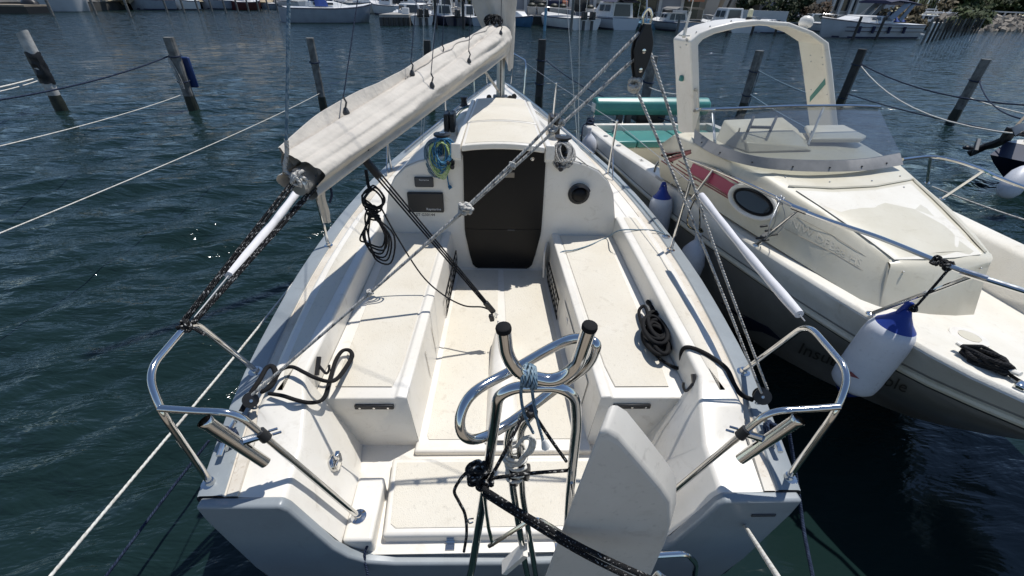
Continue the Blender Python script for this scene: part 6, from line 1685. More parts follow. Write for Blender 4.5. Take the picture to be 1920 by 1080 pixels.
def far_boat(label, u0, u1, v, L=None, W=None, fb=0.8, hullm=WHITEB, deckm=WHITEB, bow=1, head=None, cabin=None, glass=True, bimini=None, engine=0, mast=0, sprayhood=None, stripe=None, name='moored_boat', cat='boat', group='boats along the far quay', end_on=False, rails=True, tower=False):
    """a boat moored far off: waterline from pixel u0 to u1; end_on = seen from its stern or bow"""
    A, Bp = at(u0, v, z=0), at(u1, v, z=0)
    d = (Bp - A); wpx = d.length; d.normalize()
    nrm = V(-d.y, d.x, 0)
    if nrm.y < 0: nrm = -nrm
    if end_on:
        W = wpx; L = L or W * 2.6
        fw = nrm * bow        # bow points away when bow=1
        c = (A + Bp) / 2 + nrm * (L / 2)
    else:
        L = wpx; W = W or L * 0.32
        fw = d * bow
        c = (A + Bp) / 2 + nrm * (W / 2)
    sd = V(fw.y, -fw.x, 0)
    t = thing(name, label, cat, c, group)
    Pp = lambda x, y, z: c + fw * (x * L / 2) + sd * (y * W / 2) + V(0, 0, z)
    rows = []
    for i in range(9):
        x = -1 + 2 * i / 8
        w_ = 0.92 + 0.08 * (1 - x * x) if x < 0.2 else max(0.03, 1.0 - ((x - 0.2) / 0.8) ** 2.1)
        zz = fb * (1 + 0.32 * max(0, (x + 0.2) / 1.2) ** 2)
        xb = x - 0.10 * max(0, x) ** 3
        rows.append([Pp(x, -w_, zz), Pp(lerp(x, xb, .5), -w_ * 0.96, zz * 0.55), Pp(xb, -w_ * 0.82, 0.02), Pp(xb, -w_ * 0.4, -0.15), Pp(xb, w_ * 0.4, -0.15), Pp(xb, w_ * 0.82, 0.02), Pp(lerp(x, xb, .5), w_ * 0.96, zz * 0.55), Pp(x, w_, zz)])
    part('hull', MB().loft(rows, caps=True), hullm, t, angle=45)
    part('deck', MB().loft([[r[0] + V(0, 0, 0.005), (r[0] + r[-1]) / 2 + V(0, 0, 0.06), r[-1] + V(0, 0, 0.005)] for r in rows]), deckm, t)
    part('rubbing_strake', MB().tube([r[0] + V(0, 0, -0.06) for r in rows] + [r[-1] + V(0, 0, -0.06) for r in rows[::-1]], 0.035, 5), NAVYC if stripe is None else stripe, t)
    part('boot_stripe', MB().loft([[r[2].lerp(r[1], 0.02) + (r[1]-r[4])*0.004, r[2].lerp(r[1], 0.22) + (r[1]-r[4])*0.004] for r in rows]), NAVYC, t)
    if cabin:
        x0, x1, h, w_ = cabin
        z0 = fb + 0.05
        cb = part('cabin', MB().loft([[Pp(x0, -w_, z0), Pp(x0 + 0.02, -w_ * 0.85, z0 + h), Pp(x0 + 0.02, w_ * 0.85, z0 + h), Pp(x0, w_, z0)], [Pp(lerp(x0, x1, .62), -w_, z0), Pp(lerp(x0, x1, .55), -w_ * 0.82, z0 + h), Pp(lerp(x0, x1, .55), w_ * 0.82, z0 + h), Pp(lerp(x0, x1, .62), w_, z0)], [Pp(x1, -w_ * 0.6, z0), Pp(x1 - 0.05, -w_ * 0.5, z0 + 0.12), Pp(x1 - 0.05, w_ * 0.5, z0 + 0.12), Pp(x1, w_ * 0.6, z0)]], caps=True), deckm, t, bevel=0.05)
        if glass:
            for sg in (-1, 1):
                for k in range(2):
                    xa, xb = lerp(x0, lerp(x0, x1, .55), 0.12 + 0.45 * k), lerp(x0, lerp(x0, x1, .55), 0.48 + 0.45 * k)
                    y0 = sg * (w_ * 0.955 + 0.02); y1 = sg * (w_ * 0.90 + 0.02)
                    part('cabin_window', MB().quad(Pp(xa, y0, z0 + h * 0.40), Pp(xb, y0, z0 + h * 0.40), Pp(xb, y1, z0 + h * 0.82), Pp(xa, y1, z0 + h * 0.82)), WIND, cb)
            part('windscreen', MB().quad(*[p + fw * 0.03 + V(0, 0, 0.03) for p in (Pp(lerp(x0, x1, .64), -w_ * .7, z0 + h * .74), Pp(lerp(x0, x1, .64), w_ * .7, z0 + h * .74), Pp(lerp(x0, x1, .85), w_ * .58, z0 + h * .33), Pp(lerp(x0, x1, .85), -w_ * .58, z0 + h * .33))]), WIND, cb)
            if end_on:
                part('cabin_door', MB().quad(*[p - fw * 0.04 * 1 for p in (Pp(x0, -w_ * .72, z0 + 0.1), Pp(x0, w_ * .72, z0 + 0.1), Pp(x0 + .02, w_ * .62, z0 + h * .88), Pp(x0 + .02, -w_ * .62, z0 + h * .88))]), WIND, cb)
    if bimini:
        x0, x1, z0, m = bimini
        part('bimini', MB().loft([[Pp(x, -0.85, z0 - 0.18), Pp(x, -0.6, z0), Pp(x, 0.6, z0), Pp(x, 0.85, z0 - 0.18)] for x in (x0, (x0 + x1) / 2, x1)] ), m, t)
        for x in (x0, x1):
            for y in (-0.85, 0.85):
                part('bimini_pole', MB().tube([Pp(x, y, fb), Pp(x, y, z0 - 0.15)], 0.025, 5), ALU, t)
    for k in range(engine):
        y = (k - (engine - 1) / 2) * 0.5
        e_ = part('outboard', MB().prism([Pp(-1.0, y, fb - 0.1) + sd * -0.2, Pp(-1.0, y, fb - 0.1) + sd * 0.2, Pp(-1.0, y, fb + 0.55) + sd * 0.17, Pp(-1.0, y, fb + 0.55) - sd * 0.17], -fw * 0.55), BLACK if not tower else BLACK, t, bevel=0.06)
        part('outboard_leg', MB().box(Pp(-1.0, y, fb * 0.3) - fw * 0.3, (0.16, 0.22, fb * 1.0), rz=math.atan2(fw.y, fw.x)), DGREY, e_)
    if rails:
        part('bow_rail', MB().tube(smooth([Pp(0.15, -0.9, fb * 1.02), Pp(0.25, -0.86, fb + 0.5), Pp(0.75, -0.55, fb + 0.62), Pp(1.0, 0, fb + 0.7), Pp(0.75, 0.55, fb + 0.62), Pp(0.25, 0.86, fb + 0.5), Pp(0.15, 0.9, fb * 1.02)], 3), 0.022, 5), STEELD, t)
    if mast:
        part('mast', MB().tube([Pp(0.12, 0, fb), Pp(0.12, 0, fb + mast)], 0.08, 8), ALU, t)
        part('boom', MB().tube([Pp(0.10, 0, fb + 1.35), Pp(-0.62, 0.05, fb + 1.45)], 0.13, 8), sprayhood or WHITEB, t)
        for y in (-0.9, 0.9): part('shroud', MB().tube([Pp(0.1, y, fb), Pp(0.12, 0, fb + mast * 0.95)], 0.012, 4), WIRE, t)
    if sprayhood and not end_on:
        part('sprayhood', MB().loft([[Pp(x, -0.62, fb + 0.1), Pp(x, -0.5, fb + h), Pp(x, 0.5, fb + h), Pp(x, 0.62, fb + 0.1)] for x, h in ((-0.36, 1.05), (-0.25, 1.1), (-0.08, 0.45))]), sprayhood, t)
    return t, Pp

far_boat('grey hulled sailing yacht with blue sprayhood, alone at the end of the far jetty', 543, 712, 43.5, W=3.4, fb=1.12, hullm=GREYB, bow=1, cabin=(-0.45, 0.52, 0.42, 0.55), mast=13, sprayhood=BLUEC, name='sailing_yacht', cat='sailboat')
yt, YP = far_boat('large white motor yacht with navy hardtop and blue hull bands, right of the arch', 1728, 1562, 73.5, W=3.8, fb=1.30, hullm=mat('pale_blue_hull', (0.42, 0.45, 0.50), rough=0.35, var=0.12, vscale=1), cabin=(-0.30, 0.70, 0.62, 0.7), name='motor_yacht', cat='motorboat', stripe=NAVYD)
for zz in (0.62, 0.95):
    part('hull_band', MB().loft([[YP(x, w_ * sg, zz), YP(x, w_ * sg, zz + 0.07)] for x in (-0.95, -0.5, 0, 0.2, 0.4) for sg, w_ in ((1, 1.0),)]), NAVYD, yt)
    part('hull_band', MB().loft([[YP(x, -w_, zz), YP(x, -w_, zz + 0.07)] for x, w_ in ((-0.95, .985), (-0.5, 1.0), (0, 1.01), (0.2, 1.0), (0.45, .92), (0.7, .70))]), NAVYD, yt)
for sg in (-0.82, 0.82):
    part('radar_arch', MB().bar(YP(-0.12, sg, 1.7), YP(-0.42, sg * .9, 3.15), 0.16, 0.5, up=(1, 0, 0)), GREYB, yt)
    part('radar_arch', MB().bar(YP(-0.36, sg, 1.6), YP(-0.55, sg * .9, 3.1), 0.14, 0.35, up=(1, 0, 0)), GREYB, yt)
part('hardtop', MB().loft([[YP(x, -0.85, z - .10), YP(x, -0.5, z + .05), YP(x, 0.5, z + .05), YP(x, 0.85, z - .10), YP(x, 0.8, z - .22), YP(x, -0.8, z - .22)] for x, z in ((-0.70, 3.15), (-0.45, 3.30), (-0.15, 3.38), (0.02, 3.22))], close=True, caps=True), NAVYC, yt)
part('radar_dome', MB().lathe([(0.30, 0), (0.34, 0.12), (0.2, 0.26), (0.01, 0.28)], YP(-0.50, 0, 3.4), (0, 0, 1), 12), WHITEB, yt)
part('bathing_platform', MB().prism([YP(-1.0, -0.9, 0.35), YP(-1.14, -0.85, 0.35), YP(-1.14, 0.85, 0.35), YP(-1.0, 0.9, 0.35)], (0, 0, 0.1)), WHITEB, yt)
part('saloon_screen', MB().quad(YP(-0.05, -0.70, 2.0), YP(-0.28, -0.72, 2.0), YP(-0.22, -0.62, 2.35), YP(-0.12, -0.62, 2.35)), WIND, yt)
for x in (0.55, 0.25, -0.1, -0.45):
    part('hull_fender', MB().tube([YP(x, -1.04, 1.1), YP(x, -1.05, 0.5)], 0.13, 8), NAVYC, yt)
far_boat('white open boat with steel T-top and two black outboards at the quay', 1066, 1127, 56.5, L=7, fb=0.95, bimini=(-0.35, 0.25, 2.75, WHITEB), engine=2, end_on=True, tower=True)
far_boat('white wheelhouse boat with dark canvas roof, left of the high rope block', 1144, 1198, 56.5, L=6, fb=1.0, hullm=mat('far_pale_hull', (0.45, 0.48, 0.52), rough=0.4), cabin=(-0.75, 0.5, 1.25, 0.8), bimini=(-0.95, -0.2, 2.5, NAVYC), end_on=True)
far_boat('small bright blue boat with a white cuddy and two white bow lines', 981, 1012, 51.5, L=4.2, fb=0.75, hullm=BLUEB, cabin=(-0.5, 0.45, 0.45, 0.6), glass=False, bow=-1, end_on=True, rails=False)
far_boat('small light blue covered boat behind the high rope block', 1219, 1255, 55.5, L=4, fb=0.5, hullm=LBLUE, deckm=LBLUE, cabin=(-0.6, 0.4, 0.35, 0.7), glass=False, end_on=True, rails=False)
far_boat('grey open boat with a folded bimini frame, left of the white arch', 1263, 1322, 59.5, L=5, fb=0.8, hullm=GREYB, cabin=(-0.2, 0.5, 0.7, 0.7), bimini=(-0.8, 0.0, 2.1, mat('clear_canvas', (0.2, 0.19, 0.17), rough=0.5)), end_on=True)
far_boat('white wheelhouse boat seen through the top of the arch', 1366, 1412, 62, L=5.5, fb=0.75, cabin=(-0.5, 0.4, 1.35, 0.75), end_on=True)
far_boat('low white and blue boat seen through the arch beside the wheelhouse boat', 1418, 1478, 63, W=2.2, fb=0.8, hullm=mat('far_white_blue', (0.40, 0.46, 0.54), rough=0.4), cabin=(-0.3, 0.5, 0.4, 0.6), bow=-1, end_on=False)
far_boat('small white cuddy boat between the arch and the motor yacht', 1534, 1566, 60, L=5, fb=0.9, cabin=(-0.3, 0.5, 0.9, 0.75), end_on=True)
far_boat('white motorboat with grey outboards moored stern on beside the jetty', 769, 815, 47.5, L=6, fb=0.75, cabin=(-0.3, 0.55, 0.8, 0.7), engine=2, end_on=True)
far_boat('navy motorboat with bimini frame and one outboard, left of the mast cloth', 834, 877, 48.5, L=6, fb=0.75, hullm=NAVY, cabin=(-0.2, 0.5, 0.8, 0.7), bimini=(-0.7, -0.1, 2.35, NAVYC), engine=1, end_on=True)
far_boat('low grey workboat half hidden behind the mast cloth', 884, 915, 49, L=5, fb=0.7, hullm=GREYB, cabin=(-0.2, 0.4, 0.9, 0.6), end_on=True)
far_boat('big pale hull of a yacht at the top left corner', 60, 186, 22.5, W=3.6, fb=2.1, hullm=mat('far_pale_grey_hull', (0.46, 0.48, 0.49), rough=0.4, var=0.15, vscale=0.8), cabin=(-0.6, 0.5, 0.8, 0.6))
far_boat('white dinghy with a dark covered outboard in the top left corner', -20, 50, 20, W=2.2, fb=0.9, cabin=(-0.3, 0.4, 0.5, 0.6))
far_boat('grey motorboat with a white windscreen beside the sandy bank', 257, 335, 19.5, W=3, fb=1.0, hullm=GREYB, cabin=(-0.3, 0.5, 0.9, 0.7), bow=-1)
far_boat('white open boat with a red topped seat by the bank', 334, 380, 19.5, W=2.6, fb=0.95, cabin=(-0.2, 0.3, 0.6, 0.6), bow=-1)
far_boat('grey and white cabin motorboat in the row at the upper left', 391, 450, 18.5, W=3, fb=1.0, hullm=GREYB, cabin=(-0.4, 0.5, 0.9, 0.7), bow=-1)
far_boat('maroon hulled launch in the row at the upper left', 450, 502, 19.5, W=2.6, fb=0.9, hullm=REDB, cabin=(-0.4, 0.4, 0.7, 0.6), bow=1)
far_boat('grey inflatable at the end of the row near the yacht stern', 508, 536, 18.0, W=2.2, fb=0.7, hullm=GREYB, rails=False)
# second row behind the yacht and jetty
cols = [WHITEB, GREYB, WHITEB, mat('far_cream_hull', (0.5, 0.47, 0.4), rough=0.4)]
for k, (u0, u1, v) in enumerate(((560, 604, 21), (612, 655, 22), (660, 700, 22.5), (704, 742, 26), (742, 790, 31), (792, 832, 34), (838, 872, 36))):
    far_boat(['white cabin boat behind the stern of the grey yacht', 'grey cabin boat behind the sprayhood of the yacht', 'white boat behind the middle of the grey yacht', 'cream boat behind the bow of the grey yacht',
              'white cabin cruiser with blue boom cover behind the jetty', 'grey cruiser behind the white motorboat', 'white cruiser behind the navy motorboat'][k], u0, u1, v, L=8, fb=1.1, hullm=cols[k % 4], cabin=(-0.5, 0.5, 1.0, 0.7), end_on=True, bow=-1 if k % 2 else 1, mast=11 if k in (1, 3, 4) else 0, sprayhood=BLUEC if k == 4 else None, group='boats moored behind the grey yacht')
for k, (u0, u1, v) in enumerate(((1742, 1758, 57), (1760, 1776, 56), (1778, 1793, 55.5), (1795, 1808, 55))):
    far_boat(['nearest', 'second', 'third', 'last'][k] + ' of the white boats moored behind the row of leaning piles', u0, u1, v, L=7, fb=1.0, cabin=(-0.5, 0.4, 1.0, 0.7), end_on=True, mast=12, group='white boats behind the row of piles')
A = at(1640, 58, z=0)
t = thing('covered_boat', 'boat under a bright blue cover behind the motor yacht', 'boat', A)
part('hull', MB().box(A + V(3.2, 3.0, 0.5), (6.0, 2.0, 1.2)), WHITEB, t, bevel=0.4, seg=3)
part('cover', MB().loft([[A + V(x, 2.0, 1.15), A + V(x, 2.6, 1.15 + h), A + V(x, 3.4, 1.15 + h), A + V(x, 4.0, 1.15)] for x, h in ((0.2, 0.5), (2, 0.85), (4.5, 0.55), (6.6, 0.1))]), BLUEC, t)

# orange fender on the T-top boat, lines
c = at(1090, 44, y=50)
solo('orange_bag', MB().ball(c, 0.55, 10, 7, (0.9, 0.6, 1.1)), ORANGE, 'orange bag hanging at the stern of the open boat with outboards', 'bag')

# jetty with dark piles
A, Bp = at(713, 48.5, z=0), at(768, 48.5, z=0)
t = thing('jetty', 'dark jetty with a pale deck at the bow of the grey yacht', 'jetty', (A + Bp) / 2)
part('jetty_deck', MB().prism([A + V(0, 0, .62), Bp + V(0, 0, .62), Bp + V(0, 6, .62), A + V(0, 6, .62)], (0, 0, 0.22)), CONC, t)
for k in range(12):
    p = A.lerp(Bp, (k + 0.5) / 12)
    part('jetty_plank', MB().box(p + V(0, 0.05, 0.30), (0.26, 0.1, 0.66)), CONCD if k % 2 else DGREY, t)
part('jetty_core', MB().prism([A + V(0, 0.15, -.3), Bp + V(0, 0.15, -.3), Bp + V(0, 5.8, -.3), A + V(0, 5.8, -.3)], (0, 0, 0.9)), CONCD, t)
part('jetty_box', MB().box(A.lerp(Bp, 0.8) + V(0, 1.5, 1.05), (0.6, 0.5, 0.55)), WHITEB, t, bevel=0.04)
A, Bp = at(-60, 25, z=0), at(52, 26, z=0)
t = thing('jetty', 'dark floating jetty in the top left corner', 'jetty', (A + Bp) / 2)
part('jetty_deck', MB().prism([A + V(0, 0, .5), Bp + V(0, 0, .5), Bp + V(0, 2.5, .5), A + V(0, 2.5, .5)], (0, 0, 0.12)), WOOD, t)
part('jetty_float', MB().prism([A + V(0, 0.1, -.1), Bp + V(0, 0.1, -.1), Bp + V(0, 2.4, -.1), A + V(0, 2.4, -.1)], (0, 0, 0.6)), BLACK, t)
c = at(57, 9, y=46)
solo('covered_outboard', MB().ball(c, 0.55, 10, 6, (1.3, 0.8, 0.9)), BLACK, 'dark covered outboard on the floating jetty at the top left', 'outboard')

# far piles
ORD = ['first', 'second', 'third', 'fourth', 'fifth', 'sixth', 'seventh', 'eighth', 'ninth', 'tenth', 'eleventh', 'twelfth', 'thirteenth', 'fourteenth', 'fifteenth', 'sixteenth']
def far_pile(label, u, v, ztop, m, r=0.13, group='piles along the far berths'):
    p = at(u, v, z=0)
    return solo('far_pile', MB().tube([p + V(0, 0, -0.5), p + V(0, 0, ztop)], r, 8), m, label, 'pile', group)
for k, (u, v) in enumerate(((100, 30), (181, 28), (245, 32), (314, 24), (346, 24), (373, 23.5), (398, 22), (424, 25), (447, 23.5), (467, 22.5), (486, 22), (504, 22), (521, 22))):
    far_pile(ORD[k] + ' from the left of the slim dark piles at the upper left', u, v, 2.6 if k < 3 else 2.2, PILE, 0.10, 'piles off the boats at the upper left')
for (u, v, h, m, lab) in ((818, 53, 2.1, PILED, 'dark pile between the white and the navy motorboats'), (869, 54, 2.0, PILED, 'dark pile at the right side of the navy motorboat'), (1021, 58, 1.7, LBLUE, 'pale blue pile beside the bright blue boat'),
                       (1070, 60, 2.6, PILE, 'grey pile at the left side of the T-top boat'), (1268, 65, 1.5, PILE, 'grey pile in front of the grey open boat'), (1362, 67, 1.3, PILED, 'leftmost dark pile seen through the arch'),
                       (1408, 67, 1.3, PILED, 'dark pile through the arch below the wheelhouse boat'), (1452, 67, 1.3, PILED, 'dark pile through the arch below the low white boat'), (1553, 69, 1.9, PILED, 'dark pile just right of the arch at the yacht bow'),
                       (1598, 75, 1.9, PILED, 'dark pile in front of the motor yacht bow'), (1642, 74, 1.9, PILED, 'dark pile in front of the motor yacht wheelhouse')):
    far_pile(lab, u, v, h, m, 0.12)
for k in range(16):
    t_ = k / 15
    u, v = lerp(1728, 1832, t_ ** 0.85), lerp(82, 61, t_ ** 0.75)
    far_pile(ORD[k] + ' from the left of the long pile row ending at the rock bank' if k else 'nearest and tallest dark pile of the long row at the motor yacht stern', u, v, 1.9 + 0.1 * math.sin(k * 2.1), PILED if k % 3 else PILE, 0.10, 'long row of piles before the rock bank')

# buildings
def building(label, x0, x1, y0, depth, h, m, cols=(), wins=(), name='apartment_building', slant=0.0, awn=None, group=None):
    """front wall runs from x0 to x1 at distance y0"""
    t = thing(name, label, 'building', ((x0 + x1) / 2, y0 + depth / 2, 0.8), group)
    part('wall', MB().prism([V(x0, y0, 0.7), V(x1, y0, 0.7), V(x1, y0 + depth, 0.7), V(x0, y0 + depth, 0.7)], (slant, 0, h)), m, t)
    part('roof', MB().prism([V(x0 - .2 + slant, y0 - .3, 0.7 + h), V(x1 + .2 + slant, y0 - .3, 0.7 + h), V(x1 + .2 + slant, y0 + depth + .3, 0.7 + h), V(x0 - .2 + slant, y0 + depth + .3, 0.7 + h)], (0, 0, 0.25)), CONC, t)
    for x in cols: part('column', MB().box((x, y0 - 0.35, 0.7 + h / 2), (0.35, 0.4, h)), WALLW, t)
    for x, z, w_, hh in wins:
        wf = part('window', MB().box((x, y0 - 0.03, z), (w_ + .16, 0.10, hh + .16)), WALLW, t)
        part('pane', MB().box((x, y0 - 0.07, z), (w_, 0.06, hh)), WIND, wf)
    if awn:
        xa, xb, z, m2 = awn
        aw = part('awning', MB().loft([[V(x, y0, z + 0.7), V(x, y0 - 1.6, z), V(x, y0 - 1.62, z - 0.28)] for x in (xa, xb)]), m2, t)
        nst = int((xb - xa) / 0.5)
        part('awning_stripes', MB().loft([[V(x, y0 - 0.02, z + 0.72), V(x, y0 - 1.62, z + 0.015), V(x, y0 - 1.64, z - 0.27)] for x in (xa + .1, xa + .3)]), WALLW, aw) if nst else None
    return t
ux = lambda u, y, v=10: at(u, v, y=y).x
YB = 60.5
building('low grey fronted house behind the bright blue boat', ux(955, YB), ux(1062, YB), YB, 8, 7.5, WALLG, cols=[ux(985, YB), ux(1026, YB), ux(1029, YB)], wins=[(ux(1005, YB), 2.2, 1.6, 2.0), (ux(1045, YB), 2.2, 1.8, 2.0)])
building('grey fronted house behind the T-top boat', ux(1063, YB), ux(1116, YB), YB + .5, 8, 7.5, WALLG, cols=[ux(1070, YB), ux(1115, YB)], wins=[(ux(1092, YB), 2.2, 1.8, 2.0)])
building('beige fronted house left of the wheelhouse boat', ux(1117, YB), ux(1155, YB), YB + .2, 8, 7.5, WALLB, cols=[ux(1153, YB)])
building('house with dark olive shutters behind the wheelhouse boat', ux(1156, YB), ux(1204, YB), YB + 1.2, 8, 7.5, WALLO, wins=[(ux(1180, YB), 2.2, 2.0, 2.0)])
building('house with a red awning behind the light blue boat', ux(1205, YB), ux(1238, YB), YB + 1.0, 8, 7.5, WALLG, cols=[ux(1240, YB)], awn=(ux(1207, YB), ux(1236, YB), 3.1, AWNR), wins=[(ux(1220, YB), 1.9, 2.0, 1.8)])
building('grey walled house with red striped awning left of the arch', ux(1241, YB), ux(1283, YB), YB + 1.0, 8, 7.5, WALLG, awn=(ux(1246, YB), ux(1281, YB), 3.7, AWNR))
building('house with an orange awning directly behind the arch top', ux(1284, YB), ux(1320, YB), YB + 1.4, 8, 7.5, WALLO, awn=(ux(1286, YB), ux(1318, YB), 2.9, AWNO), cols=[ux(1284, YB)])
YC = 66
for k, (a, b) in enumerate(((1321, 1345), (1349, 1357), (1362, 1382))):
    building(['broad grey leaning wall', 'narrow grey leaning fin', 'second grey leaning wall'][k] + ' right of the orange awning', ux(a, YC), ux(b, YC), YC, 10, 8, WALLB, slant=2.2 if k else 0.8, name='leaning_wall')
building('dark recessed house front behind the arch top', ux(1345, YC + 3), ux(1520, YC + 3), YC + 4, 8, 9, WALLG, wins=[(ux(1400 + 22 * i, YC + 3), 3.0, 1.8, 1.8) for i in range(4)])
building('white balcony fronted house behind the green bush', ux(1440, YC), ux(1500, YC), YC + 2, 8, 9, WALLB, cols=[ux(1487, YC), ux(1472, YC), ux(1458, YC)], wins=[(ux(1480, YC), 3.6, 1.5, 1.4), (ux(1464, YC), 3.6, 1.5, 1.4)])
YD = 70
building('pale apartment house with columns of windows above the motor yacht', ux(1528, YD), ux(1608, YD), YD, 10, 10, WALLB, cols=[ux(1558, YD), ux(1572, YD), ux(1592, YD), ux(1604, YD)], wins=[(ux(1565, YD), 3.4, 1.4, 2.4), (ux(1583, YD), 3.4, 1.4, 2.4), (ux(1598, YD), 3.4, 1.0, 2.4), (ux(1567, YD), 6.4, 1.4, 1.8), (ux(1583, YD), 6.4, 1.4, 1.8)])
building('plain grey beige house end above the motor yacht', ux(1610, YD), ux(1655, YD), YD + 1, 10, 10, WALLB, slant=-0.6)
for k, (a, b) in enumerate(((1664, 1682), (1690, 1712))):
    building(['left', 'right'][k] + ' of two white slanted walls beside the pine ridge', ux(a, YD), ux(b, YD), YD + 4, 8, 11, WALLW, slant=3.0, name='leaning_wall')
# terrace clutter on the quay
YT = 55.6
for k, (u, w_) in enumerate(((996, 1.0), (1013, 0.9), (1037, 1.0), (1053, 0.9), (1104, 0.9), (1126, 0.9))):
    x = ux(u, YT, 40)
    t = thing('planter', ['pale planter left of the pale blue pile', 'tall pale planter behind the pale blue pile', 'square pale planter on the quay right of the pale blue pile', 'tapered pale planter on the quay near the grey pile', 'pale planter behind the outboards', 'pale planter under the dark plant right of the T-top boat'][k], 'planter', (x, YT, 0.89))
    part('pot', MB().loft([[V(x - a * w_ * .5, YT - a * w_ * .5, z), V(x + a * w_ * .5, YT - a * w_ * .5, z), V(x + a * w_ * .5, YT + a * w_ * .5, z), V(x - a * w_ * .5, YT + a * w_ * .5, z)] for a, z in ((0.75, 0.89), (1, 1.62))], close=True, caps=True), POT, t, bevel=0.03)
    part('soil_plant', MB().ball((x, YT, 1.75), 0.42, 8, 5, (1, 1, .6)), SLIME, t)
for k, (a, b, z0, z1) in enumerate(((963, 984, 0.9, 1.25), (1000, 1026, 1.55, 1.8), (1042, 1072, 1.4, 1.7), (1240, 1285, 0.9, 1.75), (1400, 1502, 0.9, 2.0), (1130, 1144, 0.9, 1.7))):
    xa, xb = ux(a, YT + 1.2, 35), ux(b, YT + 1.2, 35)
    solo('terrace_wall', MB().box(((xa + xb) / 2, YT + 1.2 + 3 * (a > 1300), (z0 + z1) / 2), (xb - xa, 0.3, z1 - z0)), WALLW if k != 5 else POT, ['low white bench wall at the left end of the terrace', 'white terrace counter behind the pale blue pile', 'white terrace counter left of the T-top boat', 'pale terrace wall left of the arch', 'long pale terrace wall behind the arch', 'pale terrace wall beside the wheelhouse boat'][k], 'wall')
for k, (u, z, w_, h, m, lab, cat) in enumerate(((1012, 2.0, 1.3, 0.35, BLACK, 'dark boxes on the terrace counter', 'boxes'), (1040, 1.6, 1.6, 1.3, NAVYC, 'dark covered barbecue on the terrace', 'barbecue'), (1056, 1.95, 0.7, 0.6, ORANGE, 'brownish basket on the terrace counter', 'basket'), (1250, 1.35, 1.0, 0.9, BLACK, 'black chair stack on the terrace left of the arch', 'chairs'), (1124, 1.7, 0.9, 0.9, BLACK, 'dark bin beside the T-top boat', 'bin'))):
    solo('terrace_object', MB().box((ux(u, YT + .6, 30), YT + 0.6, z), (w_, 0.7, h)), m, lab, cat, bevel=0.08)
# planting
FOL = {}
def fol(name, c, c2):
    m = mat(name, c, rough=0.75, var=0.5, vscale=0.9, var2=c2); return m
F1 = fol('dark_foliage', (0.035, 0.055, 0.018), (0.012, 0.022, 0.008)); F2 = fol('mid_foliage', (0.070, 0.095, 0.024), (0.028, 0.045, 0.012)); F3 = fol('reddish_foliage', (0.10, 0.06, 0.035), (0.04, 0.035, 0.02)); F4 = fol('pine_foliage', (0.062, 0.088, 0.022), (0.018, 0.030, 0.010)); F5 = fol('dry_foliage', (0.15, 0.115, 0.055), (0.06, 0.05, 0.025))
BARK = mat('bark', (0.12, 0.09, 0.065), rough=0.9, var=0.3, vscale=4)
def leaves(c, rx, ry, rz, n, size, seed, flat=0.0):
    rnd = random.Random(seed); mb = MB(); vs_, fs = [], []
    clumps = [(rnd.uniform(-.75, .75), rnd.uniform(-.75, .75), rnd.uniform(-.6, .8), rnd.uniform(.28, .5)) for _ in range(9)]
    for k in range(n):
        cx_, cy_, cz_, cr = clumps[rnd.randrange(9)]
        d = Vector((rnd.gauss(0, 1), rnd.gauss(0, 1), rnd.gauss(0, 1))).normalized() * cr * rnd.uniform(.6, 1.05)
        p = Vector(c) + Vector(((cx_ + d.x) * rx, (cy_ + d.y) * ry, (cz_ + d.z) * rz))
        a = Vector((rnd.uniform(-1, 1), rnd.uniform(-1, 1), rnd.uniform(-1, 1))).normalized(); b = a.orthogonal().normalized()
        s_ = size * rnd.uniform(.6, 1.3); o_ = len(vs_)
        vs_ += [p - a*s_ - b*s_*.5, p + a*s_ - b*s_*.5, p + a*s_*.8 + b*s_*.6, p - a*s_*.8 + b*s_*.5]; fs.append((o_, o_+1, o_+2, o_+3))
    return mb.add(vs_, fs)
def bush(label, u, v, y, rx, rz, m, n=700, seed=1, name='bush', cat='bush', trunk=False, group=None, z=None):
    c = at(u, v, y=y)
    if z is not None: c.z = z
    t = thing(name, label, cat, (c.x, c.y, 0.8), group)
    part('crown', leaves(c, rx, rx * 0.8, rz, n, max(0.10, rx * 0.085), seed), m, t, angle=0)
    part('trunk', MB().tube([V(c.x, c.y, 0.6), V(c.x + .1, c.y, max(1.2, c.z - rz * 0.2)), V(c.x, c.y, c.z + rz * .3)], lambda q_: 0.16 - 0.08 * q_, 6), BARK, t)
    return t
bush('dark clipped cypress bush right of the navy motorboat', 888, 12, 56, 1.3, 2.6, F1, 900, 1)
bush('round yellow green bush in a planter right of the T-top boat', 1139, 18, 57, 1.0, 0.9, F2, 800, 2)
bush('dark climbing tree hanging over the red awning', 1192, -8, 60, 1.9, 1.8, F1, 900, 3)
bush('green bush hanging down behind the arch top', 1402, 4, 66, 2.0, 1.4, F1, 900, 4)
bush('large dark green oleander right of the arch top', 1476, 22, 64, 3.0, 2.4, F1, 1300, 5)
bush('reddish oleander bush beside the large green one', 1530, 30, 64, 2.4, 1.8, F3, 1000, 6)
bush('dry brownish bush left of the pine ridge', 1713, 28, 74, 3.6, 2.2, F5, 1000, 7)
bush('dry shrub in front of the house above the motor yacht', 1660, 24, 72, 2.2, 1.6, F5, 700, 8)
bush('shrub growing over the rock bank at the end of the pile row', 1830, 34, 82, 4.0, 1.6, F4, 1000, 9)
